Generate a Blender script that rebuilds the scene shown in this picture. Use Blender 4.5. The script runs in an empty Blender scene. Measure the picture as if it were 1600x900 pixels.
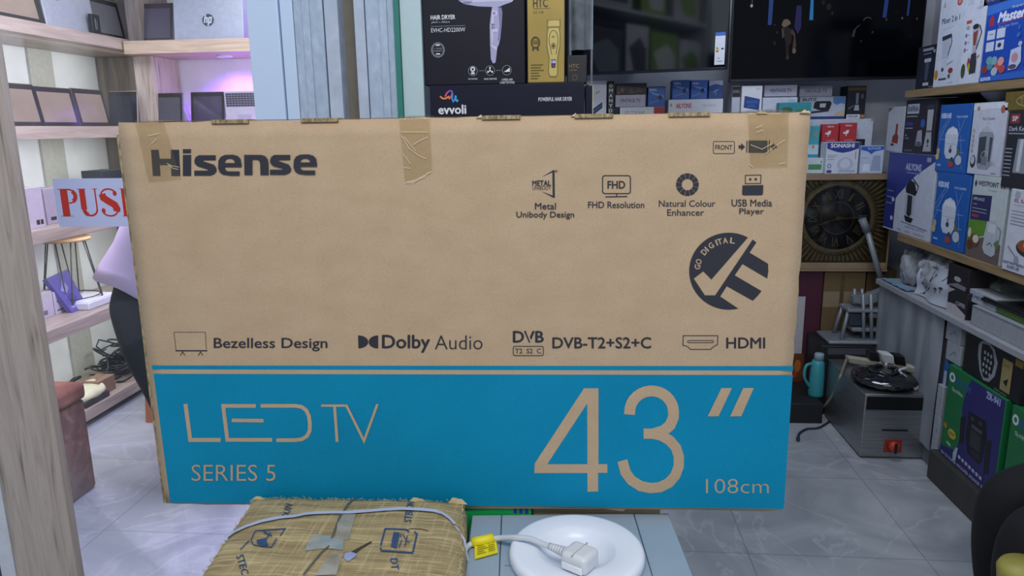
import bpy, bmesh, math, random
from math import pi, sin, cos, radians
from mathutils import Vector, Matrix, Euler, noise

# ---------------------------------------------------------------- camera, world, lights
S = bpy.context.scene
COL = S.collection
F = 1150.0
CAM = Vector((0, 0, 1.48))
CR = Matrix.Rotation(radians(5.3), 3, 'Z') @ Matrix.Rotation(radians(90 - 12.3), 3, 'X') @ Matrix.Rotation(radians(-0.85), 3, 'Z')
cd = bpy.data.cameras.new('camera'); cam = bpy.data.objects.new('camera', cd); COL.objects.link(cam)
cam.matrix_world = Matrix.Translation(CAM) @ CR.to_4x4()
cd.sensor_width = 36; cd.lens = F * 36 / 1600; cd.clip_start = .02
S.camera = cam
S.view_settings.view_transform = 'Standard'; S.view_settings.look = 'None'
S.view_settings.exposure = 0.0; S.view_settings.gamma = 1; S.view_settings.use_curve_mapping = False

W = bpy.data.worlds.new('world'); S.world = W; W.use_nodes = True
WB = W.node_tree.nodes['Background']
WB.inputs[0].default_value = (.72, .83, 1.0, 1); WB.inputs[1].default_value = .62


def lamp(name, kind, loc, rot, energy, color, size=.5, size_y=None, **kw):
    l = bpy.data.lights.new(name, kind); l.energy = energy; l.color = color
    if kind == 'AREA':
        l.size = size
        if size_y: l.shape = 'RECTANGLE'; l.size_y = size_y
    elif kind == 'SPOT':
        l.shadow_soft_size = size; l.spot_size = kw.get('cone', 1.5); l.spot_blend = .8
    else:
        l.shadow_soft_size = size
    o = bpy.data.objects.new(name, l); COL.objects.link(o); o.location = loc; o.rotation_euler = rot
    return o


lamp('front_fill_light', 'AREA', (.1, -.25, 2.75), (radians(38), 0, 0), 29, (1.0, .97, .93), 1.6, .25)  # added fill above the camera to light the carton front, no fixture here
lamp('left_shop_ceiling_light', 'AREA', (-1.75, 2.9, 2.62), (0, 0, 0), 24, (1.0, .98, .94), 1.2, 1.0)
lamp('left_shop_wall_fill', 'AREA', (-.69, 3.0, 1.75), (0, radians(88), 0), 20, (1.0, .97, .90), .5, 1.6)  # added fill aimed at the left shelves to whiten the wall behind them
lamp('left_shop_purple_light', 'AREA', (-1.35, 2.6, 2.6), (radians(-6), radians(-8), 0), 38, (.60, .45, 1.0), .5, .5)
lamp('left_shop_floor_fill', 'SPOT', (-1.35, 2.45, 2.62), (0, radians(4), 0), 95, (.86, .78, 1.0), .12, cone=1.25)  # added lilac spot that brightens the left floor, not a known fitting
lamp('right_shop_ceiling_light', 'AREA', (.75, 2.9, 2.62), (0, 0, 0), 15.5, (.78, .86, 1.0), .6, .9)


# ---------------------------------------------------------------- helpers
def ray(px, py):
    return CR @ Vector(((px - 800) / F, -(py - 450) / F, -1))


def P(px, py, ax, v):
    d = ray(px, py); i = 'XYZ'.index(ax); return CAM + d * ((v - CAM[i]) / d[i])


def PL(px, py, o, n):
    d = ray(px, py); return CAM + d * ((o - CAM).dot(n) / d.dot(n))


def lin(h):
    h = h.lstrip('#'); c = [int(h[i:i + 2], 16) / 255 for i in (0, 2, 4)]
    return tuple(x / 12.92 if x <= .04045 else ((x + .055) / 1.055) ** 2.4 for x in c) + (1,)


_m = {}


def M(h, rough=.55, metal=0, spec=.5, emit=0, var=.06, bump=0, scale=40):
    key = (h, rough, metal, spec, emit, var, bump, scale)
    if key in _m: return _m[key]
    m = bpy.data.materials.new('mat_%d' % len(_m)); m.use_nodes = True
    nt = m.node_tree; b = nt.nodes['Principled BSDF']
    c = lin(h)
    b.inputs['Base Color'].default_value = c; b.inputs['Roughness'].default_value = rough
    b.inputs['Metallic'].default_value = metal; b.inputs['Specular IOR Level'].default_value = spec
    if emit:
        b.inputs['Emission Color'].default_value = c; b.inputs['Emission Strength'].default_value = emit
        b.inputs['Base Color'].default_value = (.004, .004, .005, 1)
    if var or bump:
        tc = nt.nodes.new('ShaderNodeTexCoord'); n = nt.nodes.new('ShaderNodeTexNoise'); n.inputs['Scale'].default_value = scale
        n.inputs['Detail'].default_value = 3
        nt.links.new(tc.outputs['Object'], n.inputs['Vector'])
        if var:
            r = nt.nodes.new('ShaderNodeValToRGB')
            r.color_ramp.elements[0].position = .3; r.color_ramp.elements[1].position = .7
            r.color_ramp.elements[0].color = tuple(x * (1 - var) for x in c[:3]) + (1,)
            r.color_ramp.elements[1].color = tuple(min(1, x * (1 + var)) for x in c[:3]) + (1,)
            nt.links.new(n.outputs['Fac'], r.inputs[0]); nt.links.new(r.outputs[0], b.inputs['Base Color'])
        if bump:
            bp = nt.nodes.new('ShaderNodeBump'); bp.inputs['Strength'].default_value = bump; bp.inputs['Distance'].default_value = .01
            nt.links.new(n.outputs['Fac'], bp.inputs['Height']); nt.links.new(bp.outputs[0], b.inputs['Normal'])
    _m[key] = m
    return m


def ramp_mat(name, stops, rough, vec_scale=(1, 1, 1), nscale=8, detail=6, distort=0, bump=0, extra=None, metal=0, rot=(0, 0, 0)):
    m = bpy.data.materials.new(name); m.use_nodes = True; nt = m.node_tree; b = nt.nodes['Principled BSDF']
    tc = nt.nodes.new('ShaderNodeTexCoord'); mp = nt.nodes.new('ShaderNodeMapping'); mp.inputs['Scale'].default_value = vec_scale
    mp.inputs['Rotation'].default_value = rot
    n = nt.nodes.new('ShaderNodeTexNoise'); n.inputs['Scale'].default_value = nscale; n.inputs['Detail'].default_value = detail
    n.inputs['Distortion'].default_value = distort
    r = nt.nodes.new('ShaderNodeValToRGB')
    while len(r.color_ramp.elements) < len(stops): r.color_ramp.elements.new(.5)
    for e, (p, h) in zip(r.color_ramp.elements, stops): e.position = p; e.color = lin(h)
    L = nt.links.new
    L(tc.outputs['Object'], mp.inputs[0]); L(mp.outputs[0], n.inputs['Vector']); L(n.outputs['Fac'], r.inputs[0])
    out = r.outputs[0]
    if extra: out = extra(nt, tc, out)
    L(out, b.inputs['Base Color']); b.inputs['Roughness'].default_value = rough; b.inputs['Metallic'].default_value = metal
    if bump:
        bp = nt.nodes.new('ShaderNodeBump'); bp.inputs['Strength'].default_value = bump; bp.inputs['Distance'].default_value = .01
        L(n.outputs['Fac'], bp.inputs['Height']); L(bp.outputs[0], b.inputs['Normal'])
    return m


def clear_mat(name, tint, gloss_rough, glossmix, alpha_tint=None):
    """thin clear sheet: transparent with a fresnel sheen"""
    m = bpy.data.materials.new(name); m.use_nodes = True; nt = m.node_tree; nt.nodes.clear(); L = nt.links.new
    out = nt.nodes.new('ShaderNodeOutputMaterial'); t = nt.nodes.new('ShaderNodeBsdfTransparent'); t.inputs[0].default_value = lin(tint)
    g = nt.nodes.new('ShaderNodeBsdfGlossy'); g.inputs['Roughness'].default_value = gloss_rough
    lw = nt.nodes.new('ShaderNodeFresnel'); lw.inputs[0].default_value = 1.45
    mul = nt.nodes.new('ShaderNodeMath'); mul.operation = 'MULTIPLY'; mul.inputs[1].default_value = glossmix
    mx = nt.nodes.new('ShaderNodeMixShader')
    L(lw.outputs[0], mul.inputs[0]); L(mul.outputs[0], mx.inputs[0]); L(t.outputs[0], mx.inputs[1]); L(g.outputs[0], mx.inputs[2])
    base = mx.outputs[0]
    if alpha_tint:
        d = nt.nodes.new('ShaderNodeBsdfPrincipled'); d.inputs['Base Color'].default_value = lin(alpha_tint[0]); d.inputs['Roughness'].default_value = gloss_rough
        tc = nt.nodes.new('ShaderNodeTexCoord'); n = nt.nodes.new('ShaderNodeTexNoise'); n.inputs['Scale'].default_value = 25; n.inputs['Detail'].default_value = 4
        mr = nt.nodes.new('ShaderNodeMapRange'); mr.inputs[1].default_value = .3; mr.inputs[2].default_value = .7
        mr.inputs[3].default_value = alpha_tint[1] * .6; mr.inputs[4].default_value = min(1, alpha_tint[1] * 1.4)
        m2 = nt.nodes.new('ShaderNodeMixShader')
        bp = nt.nodes.new('ShaderNodeBump'); bp.inputs['Strength'].default_value = .4; bp.inputs['Distance'].default_value = .004
        L(tc.outputs['Object'], n.inputs['Vector']); L(n.outputs['Fac'], mr.inputs[0]); L(mr.outputs[0], m2.inputs[0])
        L(n.outputs['Fac'], bp.inputs['Height']); L(bp.outputs[0], d.inputs['Normal']); L(bp.outputs[0], g.inputs['Normal'])
        L(base, m2.inputs[1]); L(d.outputs[0], m2.inputs[2]); base = m2.outputs[0]
    L(base, out.inputs[0])
    return m


def tag(o, label=None, cat=None, group=None, kind=None):
    if label: o['label'] = label
    if cat: o['category'] = cat
    if group: o['group'] = group
    if kind: o['kind'] = kind
    return o


def empty(name, loc, rotz=0, **k):
    o = bpy.data.objects.new(name, None); COL.objects.link(o); o.location = loc; o.rotation_euler = (0, 0, rotz); o.empty_display_size = .05
    return tag(o, **k)


class MB:
    def __init__(s):
        s.bm = bmesh.new(); s.mats = []

    def mi(s, m):
        if m not in s.mats: s.mats.append(m)
        return s.mats.index(m)

    def faces(s, pts, idx, m, smooth=False):
        vs = [s.bm.verts.new(p) for p in pts]; k = s.mi(m)
        for f in idx:
            try:
                fc = s.bm.faces.new([vs[i] for i in f]); fc.material_index = k; fc.smooth = smooth
            except ValueError: pass
        return vs

    def box(s, a, b, m, bevel=0, mx=None, seg=2):
        x0, y0, z0 = [min(p, q) for p, q in zip(a, b)]; x1, y1, z1 = [max(p, q) for p, q in zip(a, b)]
        pts = [(x0, y0, z0), (x1, y0, z0), (x1, y1, z0), (x0, y1, z0), (x0, y0, z1), (x1, y0, z1), (x1, y1, z1), (x0, y1, z1)]
        if mx: pts = [mx @ Vector(p) for p in pts]
        vs = s.faces(pts, [(0, 3, 2, 1), (4, 5, 6, 7), (0, 1, 5, 4), (1, 2, 6, 5), (2, 3, 7, 6), (3, 0, 4, 7)], m)
        if bevel:
            es = list({e for v in vs for e in v.link_edges})
            r = bmesh.ops.bevel(s.bm, geom=es, offset=bevel, segments=seg, affect='EDGES', profile=.5)
            for f in r['faces']: f.material_index = s.mi(m); f.smooth = True
        return vs

    def ring_strip(s, rings, m, caps=True, smooth=True, close=True):
        n = len(rings[0]); vv = [[s.bm.verts.new(p) for p in r] for r in rings]; k = s.mi(m)
        for i in range(len(rings) - 1):
            for j in range(n if close else n - 1):
                try:
                    f = s.bm.faces.new((vv[i][j], vv[i][(j + 1) % n], vv[i + 1][(j + 1) % n], vv[i + 1][j])); f.material_index = k; f.smooth = smooth
                except ValueError: pass
        if caps and close:
            for r in (vv[0][::-1], vv[-1]):
                try:
                    f = s.bm.faces.new(r); f.material_index = k
                except ValueError: pass

    def tube(s, pts, r, m, n=8, caps=True, smooth=True):
        pts = [Vector(p) for p in pts]; rs = r if isinstance(r, (list, tuple)) else [r] * len(pts)
        rings = []; up = None
        for i, p in enumerate(pts):
            t = (pts[min(i + 1, len(pts) - 1)] - pts[max(i - 1, 0)]).normalized()
            if up is None: up = Vector((0, 0, 1)) if abs(t.z) < .9 else Vector((1, 0, 0))
            a = t.cross(up)
            if a.length < 1e-4: a = t.orthogonal()
            a.normalize(); b = a.cross(t).normalized(); up = b
            rings.append([p + a * (rs[i] * cos(2 * pi * j / n)) + b * (rs[i] * sin(2 * pi * j / n)) for j in range(n)])
        s.ring_strip(rings, m, caps, smooth)

    def lathe(s, c, prof, m, n=32, mx=None, smooth=True):
        c = Vector(c); rings = []
        for r, z in prof:
            ring = [Vector((r * cos(2 * pi * j / n), r * sin(2 * pi * j / n), z)) for j in range(n)]
            rings.append([(c + (mx @ p if mx else p)) for p in ring])
        s.ring_strip(rings, m, True, smooth)

    def prism(s, pts, off, m):
        n = len(pts); off = Vector(off); pts = [Vector(p) for p in pts]
        s.faces(pts + [p + off for p in pts], [tuple(range(n))[::-1], tuple(range(n, 2 * n))] + [(i, (i + 1) % n, n + (i + 1) % n, n + i) for i in range(n)], m)

    def build(s, name, parent=None, origin=None, recalc=True, keep=False, **k):
        if origin is None:
            if parent is None and not keep:
                xs = [v.co for v in s.bm.verts]
                origin = Vector(((min(p.x for p in xs) + max(p.x for p in xs)) / 2, (min(p.y for p in xs) + max(p.y for p in xs)) / 2, min(p.z for p in xs)))
            elif parent is not None and not keep:
                origin = Vector((0, 0, 0)); q = parent
                while q: origin = origin + q.location; q = q.parent
            else: origin = Vector((0, 0, 0))
        if recalc: bmesh.ops.recalc_face_normals(s.bm, faces=s.bm.faces)
        for v in s.bm.verts: v.co -= origin
        me = bpy.data.meshes.new(name); s.bm.to_mesh(me); s.bm.free()
        for m in s.mats: me.materials.append(m)
        o = bpy.data.objects.new(name, me); COL.objects.link(o)
        if parent: o.parent = parent
        elif not keep: o.location = origin
        return tag(o, **k)


_txt = {}; _ext = {}


def text_geo(body, bold, res=3):
    key = (body, bold, res)
    if key in _txt: return _txt[key]
    c = bpy.data.curves.new('t', 'FONT'); c.body = body; c.offset = bold; c.resolution_u = res; c.size = 1; c.space_line = .95
    c.align_x = 'CENTER'
    o = bpy.data.objects.new('t', c); COL.objects.link(o)
    dg = bpy.context.evaluated_depsgraph_get(); me = bpy.data.meshes.new_from_object(o.evaluated_get(dg))
    vs = [tuple(v.co) for v in me.vertices]; fs = [tuple(p.vertices) for p in me.polygons]
    bpy.data.objects.remove(o); bpy.data.curves.remove(c); bpy.data.meshes.remove(me)
    x0 = min(v[0] for v in vs); x1 = max(v[0] for v in vs); y0 = min(v[1] for v in vs); y1 = max(v[1] for v in vs)
    r = ([((v[0] - x0) / (x1 - x0), (v[1] - y0) / (y1 - y0)) for v in vs], fs)
    _ext[key] = (x1 - x0, y1 - y0)
    _txt[key] = r
    return r


class D:
    """print laid on a flat face: mp(u, v, lift) -> point"""
    def __init__(s, mb, mp, aspect=1.0, step=.00008):
        s.mb = mb; s.mp = mp; s.k = 0; s.step = step; s.asp = aspect   # aspect = height/width of one unit (for line widths)

    def lift(s):
        s.k += 1; return s.k * s.step

    def p(s, pts, m, h=None):
        h = h or s.lift(); s.mb.faces([s.mp(u, v, h) for u, v in pts], [tuple(range(len(pts)))], m); return s

    def r(s, u0, v0, u1, v1, m): return s.p([(u0, v0), (u1, v0), (u1, v1), (u0, v1)], m)

    def e(s, cu, cv, ru, rv, m, n=28, a0=0, a1=2 * pi):
        full = abs(a1 - a0 - 2 * pi) < 1e-6
        return s.p([(cu + ru * cos(a0 + (a1 - a0) * i / (n if full else n - 1)), cv + rv * sin(a0 + (a1 - a0) * i / (n if full else n - 1))) for i in range(n)], m)

    def l(s, pts, w, m, closed=False):
        """stroke with width w in v-units (u scaled by aspect)"""
        h = s.lift(); A = s.asp
        q = [Vector((u, v * A)) for u, v in pts]; n = len(q); w *= A
        L, R = [], []
        for i in range(n):
            a = q[i] - q[i - 1] if (i or closed) else q[1] - q[0]
            b = q[(i + 1) % n] - q[i] if (i < n - 1 or closed) else a
            if i == 0 and not closed: a = b
            a = a.normalized(); b = b.normalized(); t = (a + b)
            t = t.normalized() if t.length > 1e-6 else a
            nn = Vector((-t.y, t.x)); k = max(.35, nn.dot(Vector((-a.y, a.x))))
            L.append(q[i] + nn * (w / 2 / k)); R.append(q[i] - nn * (w / 2 / k))
        pts3 = [s.mp(v.x, v.y / A, h) for v in L + R]
        s.mb.faces(pts3, [(i, (i + 1) % n, n + (i + 1) % n, n + i) for i in range(n if closed else n - 1)], m)
        return s

    def ring(s, cu, cv, ru, rv, w, m, n=32, a0=0, a1=2 * pi):
        full = abs(a1 - a0 - 2 * pi) < 1e-6
        return s.l([(cu + ru * cos(a0 + (a1 - a0) * i / (n if full else n - 1)), cv + rv * sin(a0 + (a1 - a0) * i / (n if full else n - 1))) for i in range(n)], w, m, full)

    def t(s, body, u0, v0, u1, v1, m, bold=0.0, res=2, slant=0):
        key = (body, min(bold, 0), res); vs, fs = text_geo(*key); h = s.lift()
        for n_, (i, j) in enumerate(((0, 0), (1, 0), (-1, 0), (0, 1), (0, -1)) if bold > .003 else ((0, 0),)):      # heavier weights: the glyphs struck five times
            du, dv = i * bold / _ext[key][0], j * bold * .8 / _ext[key][1]
            s.mb.faces([s.mp(u0 + (u1 - u0) * (a + slant * b + du), v0 + (v1 - v0) * (b + dv), h + n_ * s.step * .12) for a, b in vs], fs, m)
        return s


CARD = '#b0946c'
_dep = {}


def frame_dirs(ax):
    if ax == 'Y': return Vector((1, 0, 0)), Vector((0, -1, 0))
    if ax == 'X': return Vector((0, -1, 0)), Vector((-1, 0, 0))       # right wall, looking towards +X
    if ax == 'L': return Vector((0, 1, 0)), Vector((1, 0, 0))         # left wall, looking towards -X


def carton(name, label, cat, q, ax, pv, depth, mat, art=None, group=None, zb=None, zt=None, side=None, yaw=0, bevel=.002, flap=True, gap=.0015):
    """A printed carton.  q = left, top, right, bottom edges of its front seen in the photo, on the plane ax = pv."""
    x0, y0, x1, y1 = q; A = 'X' if ax == 'L' else ax
    u, n = frame_dirs(ax); xm = (x0 + x1) / 2; ym = (y0 + y1) / 2
    l = P(x0, ym, A, pv); r = P(x1, ym, A, pv)
    if zb is None: zb = P(xm, y1, A, pv).z
    if zt is None: zt = P(xm, y0, A, pv).z
    w = (r - l).dot(u) - gap * 2; h = zt - zb; o = Vector((l.x, l.y, zb)) + u * gap
    if yaw:
        c = o + u * (w / 2); rm = Matrix.Rotation(yaw, 3, 'Z'); u = rm @ u; n = rm @ n; o = c - u * (w / 2)
    mb = MB(); v = Vector((0, 0, 1)); d = -n * depth
    mx = Matrix((u, d.normalized(), v)).transposed().to_4x4(); mx.translation = o
    mb.box((0, 0, 0), (w, depth, h), side or mat, bevel, mx)
    mp = lambda a, b, k: o + u * (a * w) + v * (b * h) + n * k
    dc = D(mb, mp, h / w)
    if side: dc.r(.008, .008, .992, .992, mat)
    # lid seam on the top and a closing tape: the ordinary make of a folded carton
    if flap:
        e = Vector((0, 0, .0006)); a = o + v * h
        c0 = a + u * (w * .02) + d * .48; c1 = a + u * (w * .98) + d * .48
        mb.faces([c0 + e, c1 + e, c1 + d * .04 + e, c0 + d * .04 + e], [(0, 1, 2, 3)], M('#3a3430'))
    if art: art(dc)
    return mb.build(name, label=label, cat=cat, group=group, origin=o + u * (w / 2) + d / 2)


def skin_body(name, verts, edges, mat, parent=None, sub=2, origin=Vector((0, 0, 0)), **k):
    me = bpy.data.meshes.new(name)
    me.from_pydata([Vector(v[0]) - origin for v in verts], edges, [])
    o = bpy.data.objects.new(name, me); COL.objects.link(o)
    m = o.modifiers.new('skin', 'SKIN'); m.use_smooth_shade = True; m.branch_smoothing = .6
    sv = me.skin_vertices[0].data
    for i, v in enumerate(verts):
        r = v[1]; sv[i].radius = r if isinstance(r, tuple) else (r, r)
    sv[0].use_root = True
    m2 = o.modifiers.new('sub', 'SUBSURF'); m2.levels = sub; m2.render_levels = sub
    me.materials.append(mat)
    if parent: o.parent = parent
    return tag(o, **k)


# ---------------------------------------------------------------- materials
WHITE = M('#e4e4ea', .6); BLACK = M('#121318', .45); DARK = M('#1a1b26', .5)


def tiles(nt, tc, col):
    L = nt.links.new
    br = nt.nodes.new('ShaderNodeTexBrick'); br.offset = 0; br.inputs['Scale'].default_value = 1
    br.inputs['Brick Width'].default_value = .6; br.inputs['Row Height'].default_value = .6; br.inputs['Mortar Size'].default_value = .002
    br.inputs['Color1'].default_value = (1, 1, 1, 1); br.inputs['Color2'].default_value = (.93, .93, .93, 1); br.inputs['Mortar'].default_value = (.62, .62, .62, 1)
    L(tc.outputs['Object'], br.inputs['Vector'])
    n2 = nt.nodes.new('ShaderNodeTexNoise'); n2.inputs['Scale'].default_value = 1.7; n2.inputs['Detail'].default_value = 8; n2.inputs['Distortion'].default_value = 1.4
    L(tc.outputs['Object'], n2.inputs['Vector'])
    rr = nt.nodes.new('ShaderNodeValToRGB'); rr.color_ramp.elements[0].position = .485; rr.color_ramp.elements[0].color = (0, 0, 0, 1)
    rr.color_ramp.elements[1].position = .5; rr.color_ramp.elements[1].color = (1, 1, 1, 1)
    e = rr.color_ramp.elements.new(.515); e.color = (0, 0, 0, 1); L(n2.outputs['Fac'], rr.inputs[0])
    mv = nt.nodes.new('ShaderNodeMix'); mv.data_type = 'RGBA'; mv.inputs[7].default_value = lin('#c9ccd2')
    mm = nt.nodes.new('ShaderNodeMath'); mm.operation = 'MULTIPLY'; mm.inputs[1].default_value = .35
    L(rr.outputs[0], mm.inputs[0]); L(mm.outputs[0], mv.inputs[0]); L(col, mv.inputs[6])
    mx = nt.nodes.new('ShaderNodeMix'); mx.data_type = 'RGBA'; mx.blend_type = 'MULTIPLY'; mx.inputs[0].default_value = 1
    L(mv.outputs[2], mx.inputs[6]); L(br.outputs[0], mx.inputs[7])
    return mx.outputs[2]


FLOOR = ramp_mat('marble_tile', [(.3, '#8d939b'), (.5, '#a4a9b0'), (.72, '#bcc0c6')], .22, nscale=2.2, detail=8, distort=1.2, extra=tiles)
WOODV = ramp_mat('laminate_upright', [(.28, '#74685f'), (.42, '#a3968b'), (.58, '#b4a79c'), (.74, '#9c8f84')], .5, vec_scale=(26, 26, 1.6), nscale=2.4, detail=8, distort=.9)
WOODY = ramp_mat('laminate_shelf_depth', [(.25, '#8f8076'), (.5, '#a8988c'), (.75, '#b8a99c')], .35, vec_scale=(14, 1, 14), nscale=3, detail=7, distort=.8)
WOODX = ramp_mat('laminate_shelf_cross', [(.25, '#a08c78'), (.5, '#c4ae98'), (.75, '#d4c0aa')], .5, vec_scale=(1, 14, 14), nscale=3, detail=7, distort=.8)
WOODG = ramp_mat('laminate_dark', [(.25, '#5e5652'), (.5, '#7a716b'), (.75, '#8c827a')], .5, vec_scale=(12, 12, 1), nscale=3, detail=7, distort=.8)
PLAST = ramp_mat('plaster', [(.3, '#d8dae0'), (.7, '#e8eaee')], .8, nscale=6, detail=4)
PLASTR = ramp_mat('plaster_cool', [(.3, '#c2c6d2'), (.7, '#cfd3dc')], .8, nscale=6, detail=4)
GALV = ramp_mat('galvanised_steel', [(.3, '#9fb2c6'), (.5, '#a8bace'), (.7, '#b4c5d8')], .5, vec_scale=(10, 10, 6), nscale=7, detail=9, bump=.1)
CONC = ramp_mat('cement_render', [(.3, '#aab6c8'), (.55, '#b4c0d2'), (.7, '#bcc8da')], .85, nscale=30, detail=8, bump=.2)
ALU = M('#c8dcf4', .35, .1, var=.02, scale=3)
GLASS = clear_mat('shop_glass', '#f2f7f6', .02, .5)
TAPE = clear_mat('packing_tape', '#faf7ee', .12, .8, ('#8d7b50', .10))
FILM = clear_mat('clear_film', '#e8eef4', .15, 1.2, ('#a9b4c2', .3))
TAPEW = clear_mat('whitish_tape', '#dcd8cc', .12, 1.0, ('#b8b4a8', .6))


def card_extra(nt, tc, col):
    L = nt.links.new
    n2 = nt.nodes.new('ShaderNodeTexNoise'); n2.inputs['Scale'].default_value = 700; n2.inputs['Detail'].default_value = 2
    L(tc.outputs['Object'], n2.inputs['Vector'])
    r = nt.nodes.new('ShaderNodeValToRGB'); r.color_ramp.elements[0].position = .3; r.color_ramp.elements[0].color = (.72, .7, .68, 1)
    r.color_ramp.elements[1].position = .52; r.color_ramp.elements[1].color = (1, 1, 1, 1); L(n2.outputs['Fac'], r.inputs[0])
    mx = nt.nodes.new('ShaderNodeMix'); mx.data_type = 'RGBA'; mx.blend_type = 'MULTIPLY'; mx.inputs[0].default_value = .6
    L(col, mx.inputs[6]); L(r.outputs[0], mx.inputs[7])
    return mx.outputs[2]


CARDM = ramp_mat('corrugated_card', [(.25, '#b1987a'), (.5, '#b69d7f'), (.75, '#baa284')], .8, vec_scale=(3, 3, 5), nscale=5, detail=6, extra=card_extra)
CARDEDGE = ramp_mat('card_cut_edge', [(.35, '#6b5d46'), (.5, '#8d7b5c'), (.65, '#a8946f')], .9, vec_scale=(160, 160, 60), nscale=1.5, detail=3)
TEAL = ramp_mat('blue_print', [(.3, '#047ea4'), (.5, '#0583aa'), (.7, '#0788af')], .6, nscale=5, detail=5, extra=card_extra)
TEAL.node_tree.nodes['Principled BSDF'].inputs['Specular IOR Level'].default_value = .15
INK = M('#25252f', .6, var=.03)

# ---------------------------------------------------------------- room shell
def slab(name, a, b, m, kind='structure'):
    mb = MB(); mb.box(a, b, m); return mb.build(name, origin=Vector((0, 0, 0)), kind=kind)


slab('floor', (-3.2, -1.5, -.06), (2.3, 4.7, 0), FLOOR)
slab('wall_left', (-3.05, 1.5, 0), (-2.92, 4.55, 2.7), PLAST)
slab('wall_back_left', (-3.05, 4.42, 0), (-.66, 4.55, 2.7), PLAST)
slab('wall_back_right', (-.48, 4.42, 0), (2.05, 4.55, 2.7), PLASTR)
slab('wall_right', (1.92, 1.9, 0), (2.05, 4.42, 2.7), PLASTR)
slab('wall_middle', (-.66, 1.86, 0), (-.48, 4.55, 2.7), PLAST)
slab('ceiling', (-3.05, 1.6, 2.7), (2.05, 4.55, 2.8), PLASTR)
# pillar between the shops: aluminium frame, two rolling-shutter channels on cement render
mb = MB()
mb.box((-.66, 1.80, 0), (-.425, 1.86, 2.7), CONC)
mb.build('wall_pillar', origin=Vector((0, 0, 0)), kind='structure')
mb = MB()
mb.box((-.772, 1.745, 0), (-.697, 1.86, 2.7), ALU, .002); mb.box((-.695, 1.752, 0), (-.664, 1.86, 2.7), ALU, .002)
mb.build('trim_1', origin=Vector((0, 0, 0)), kind='structure')
mb = MB()
for x0, x1 in ((-.662, -.592), (-.492, -.425)):                 # galvanised guide channels with a pressed rib
    mb.box((x0, 1.75, 0), (x1, 1.799, 2.7), GALV, .002)
    c = x0 + (x1 - x0) * (.42 if x0 < -.6 else .62)
    mb.box((c - .008, 1.744, 0), (c + .010, 1.752, 2.7), GALV, .002)
mb.box((-.588, 1.748, 0), (-.556, 1.799, 2.7), CONC, .001)
mb.box((-.518, 1.748, 0), (-.494, 1.799, 2.7), CONC, .001)
mb.box((-.556, 1.792, 0), (-.518, 1.799, 2.7), M('#7c766c', .9), 0)
mb.build('trim_2', origin=Vector((0, 0, 0)), kind='structure')
mb = MB()
mb.box((-.424, 1.742, 0), (-.412, 1.86, 2.7), M('#2f7d72', .3), .001)
mb.box((-.411, 1.75, 0), (-.362, 1.765, 2.7), M('#b9d0d4', .25, var=.02), .001)
mb.build('trim_3', origin=Vector((0, 0, 0)), kind='structure')
slab('trim_4', (-2.918, 3.82, 0), (-2.905, 4.0, 2.6), M('#b3b2ac', .7))

# shop-front post on the left
mb = MB()
mb.box((-1.280, 1.4, 0), (-1.131, 1.422, 2.7), WOODV, .002)
mb.build('wall_post', origin=Vector((0, 0, 0)), kind='structure')
mb = MB(); mb.box((-1.318, 1.4, 0), (-1.282, 1.42, 2.7), M('#c6cad0', .5), .002); mb.box((-1.36, 1.405, 0), (-1.3185, 1.42, 2.7), M('#3b4250', .5), .002)
mb.build('trim_5', origin=Vector((0, 0, 0)), kind='structure')

# glass door leaf and its sign
mb = MB(); mb.box((-2.3, 1.775, .01), (-.775, 1.785, 2.6), GLASS)
mb.build('door_1', origin=Vector((0, 0, 0)), kind='structure')
mb = MB(); l = P(87, 317, 'Y', 1.772); zt = P(130, 279, 'Y', 1.772).z; zbm = P(130, 354, 'Y', 1.772).z
mb.box((l.x, 1.7725, zbm), (l.x + .262, 1.7745, zt), M('#c3cdf0', .5, var=.01))
sg = D(mb, lambda a, b, k: Vector((l.x + a * .262, 1.7725 - k, zbm + b * (zt - zbm))), (zt - zbm) / .262)
RED = M('#c22a12', .5, var=.01)
# high-contrast serif capitals built from thick and thin strokes
def serif(d, x0, x1, y): d.r(x0, y - .006, x1, y + .006, RED)
def glyph(a0, a1, b0, b1):
    """one capital: maps the drawing span a0..a1 onto b0..b1 of the sign's width"""
    g = D(mb, lambda a, b, k: sg.mp(b0 + (a - a0) * (b1 - b0) / (a1 - a0), b, k), sg.asp * (a1 - a0) / (b1 - b0)); g.k = sg.k; return g
d = glyph(.05, .245, .035, .22)
d.p([(.075, .21), (.155, .21), (.155, .79), (.075, .79)], RED); serif(d, .05, .19, .22); serif(d, .05, .19, .785)
d.ring(.165, .635, .075, .14, .03, RED, 20, -pi / 2, pi / 2); d.ring(.185, .635, .052, .11, .085, RED, 16, -pi / 2.6, pi / 2.6); d.r(.12, .485, .17, .505, RED).r(.12, .765, .17, .785, RED)
d = glyph(.33, .60, .24, .445)
d.r(.35, .36, .43, .79, RED); d.r(.555, .36, .575, .79, RED); d.ring(.4725, .36, .0925, .13, .04, RED, 18, pi, 2 * pi); d.ring(.435, .37, .045, .11, .085, RED, 10, pi, 1.6 * pi)
serif(d, .33, .45, .785); serif(d, .53, .60, .785)
d = glyph(.62, .785, .465, .65)
spts = [(.70 + .070 * cos(t), .655 + .125 * sin(t)) for t in [radians(a) for a in range(15, 181, 15)]] + [(.650, .585), (.70, .51), (.755, .43)] + [(.695 + .07 * cos(t), .345 + .125 * sin(t)) for t in [radians(a) for a in range(15, -181, -15)]]
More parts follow.
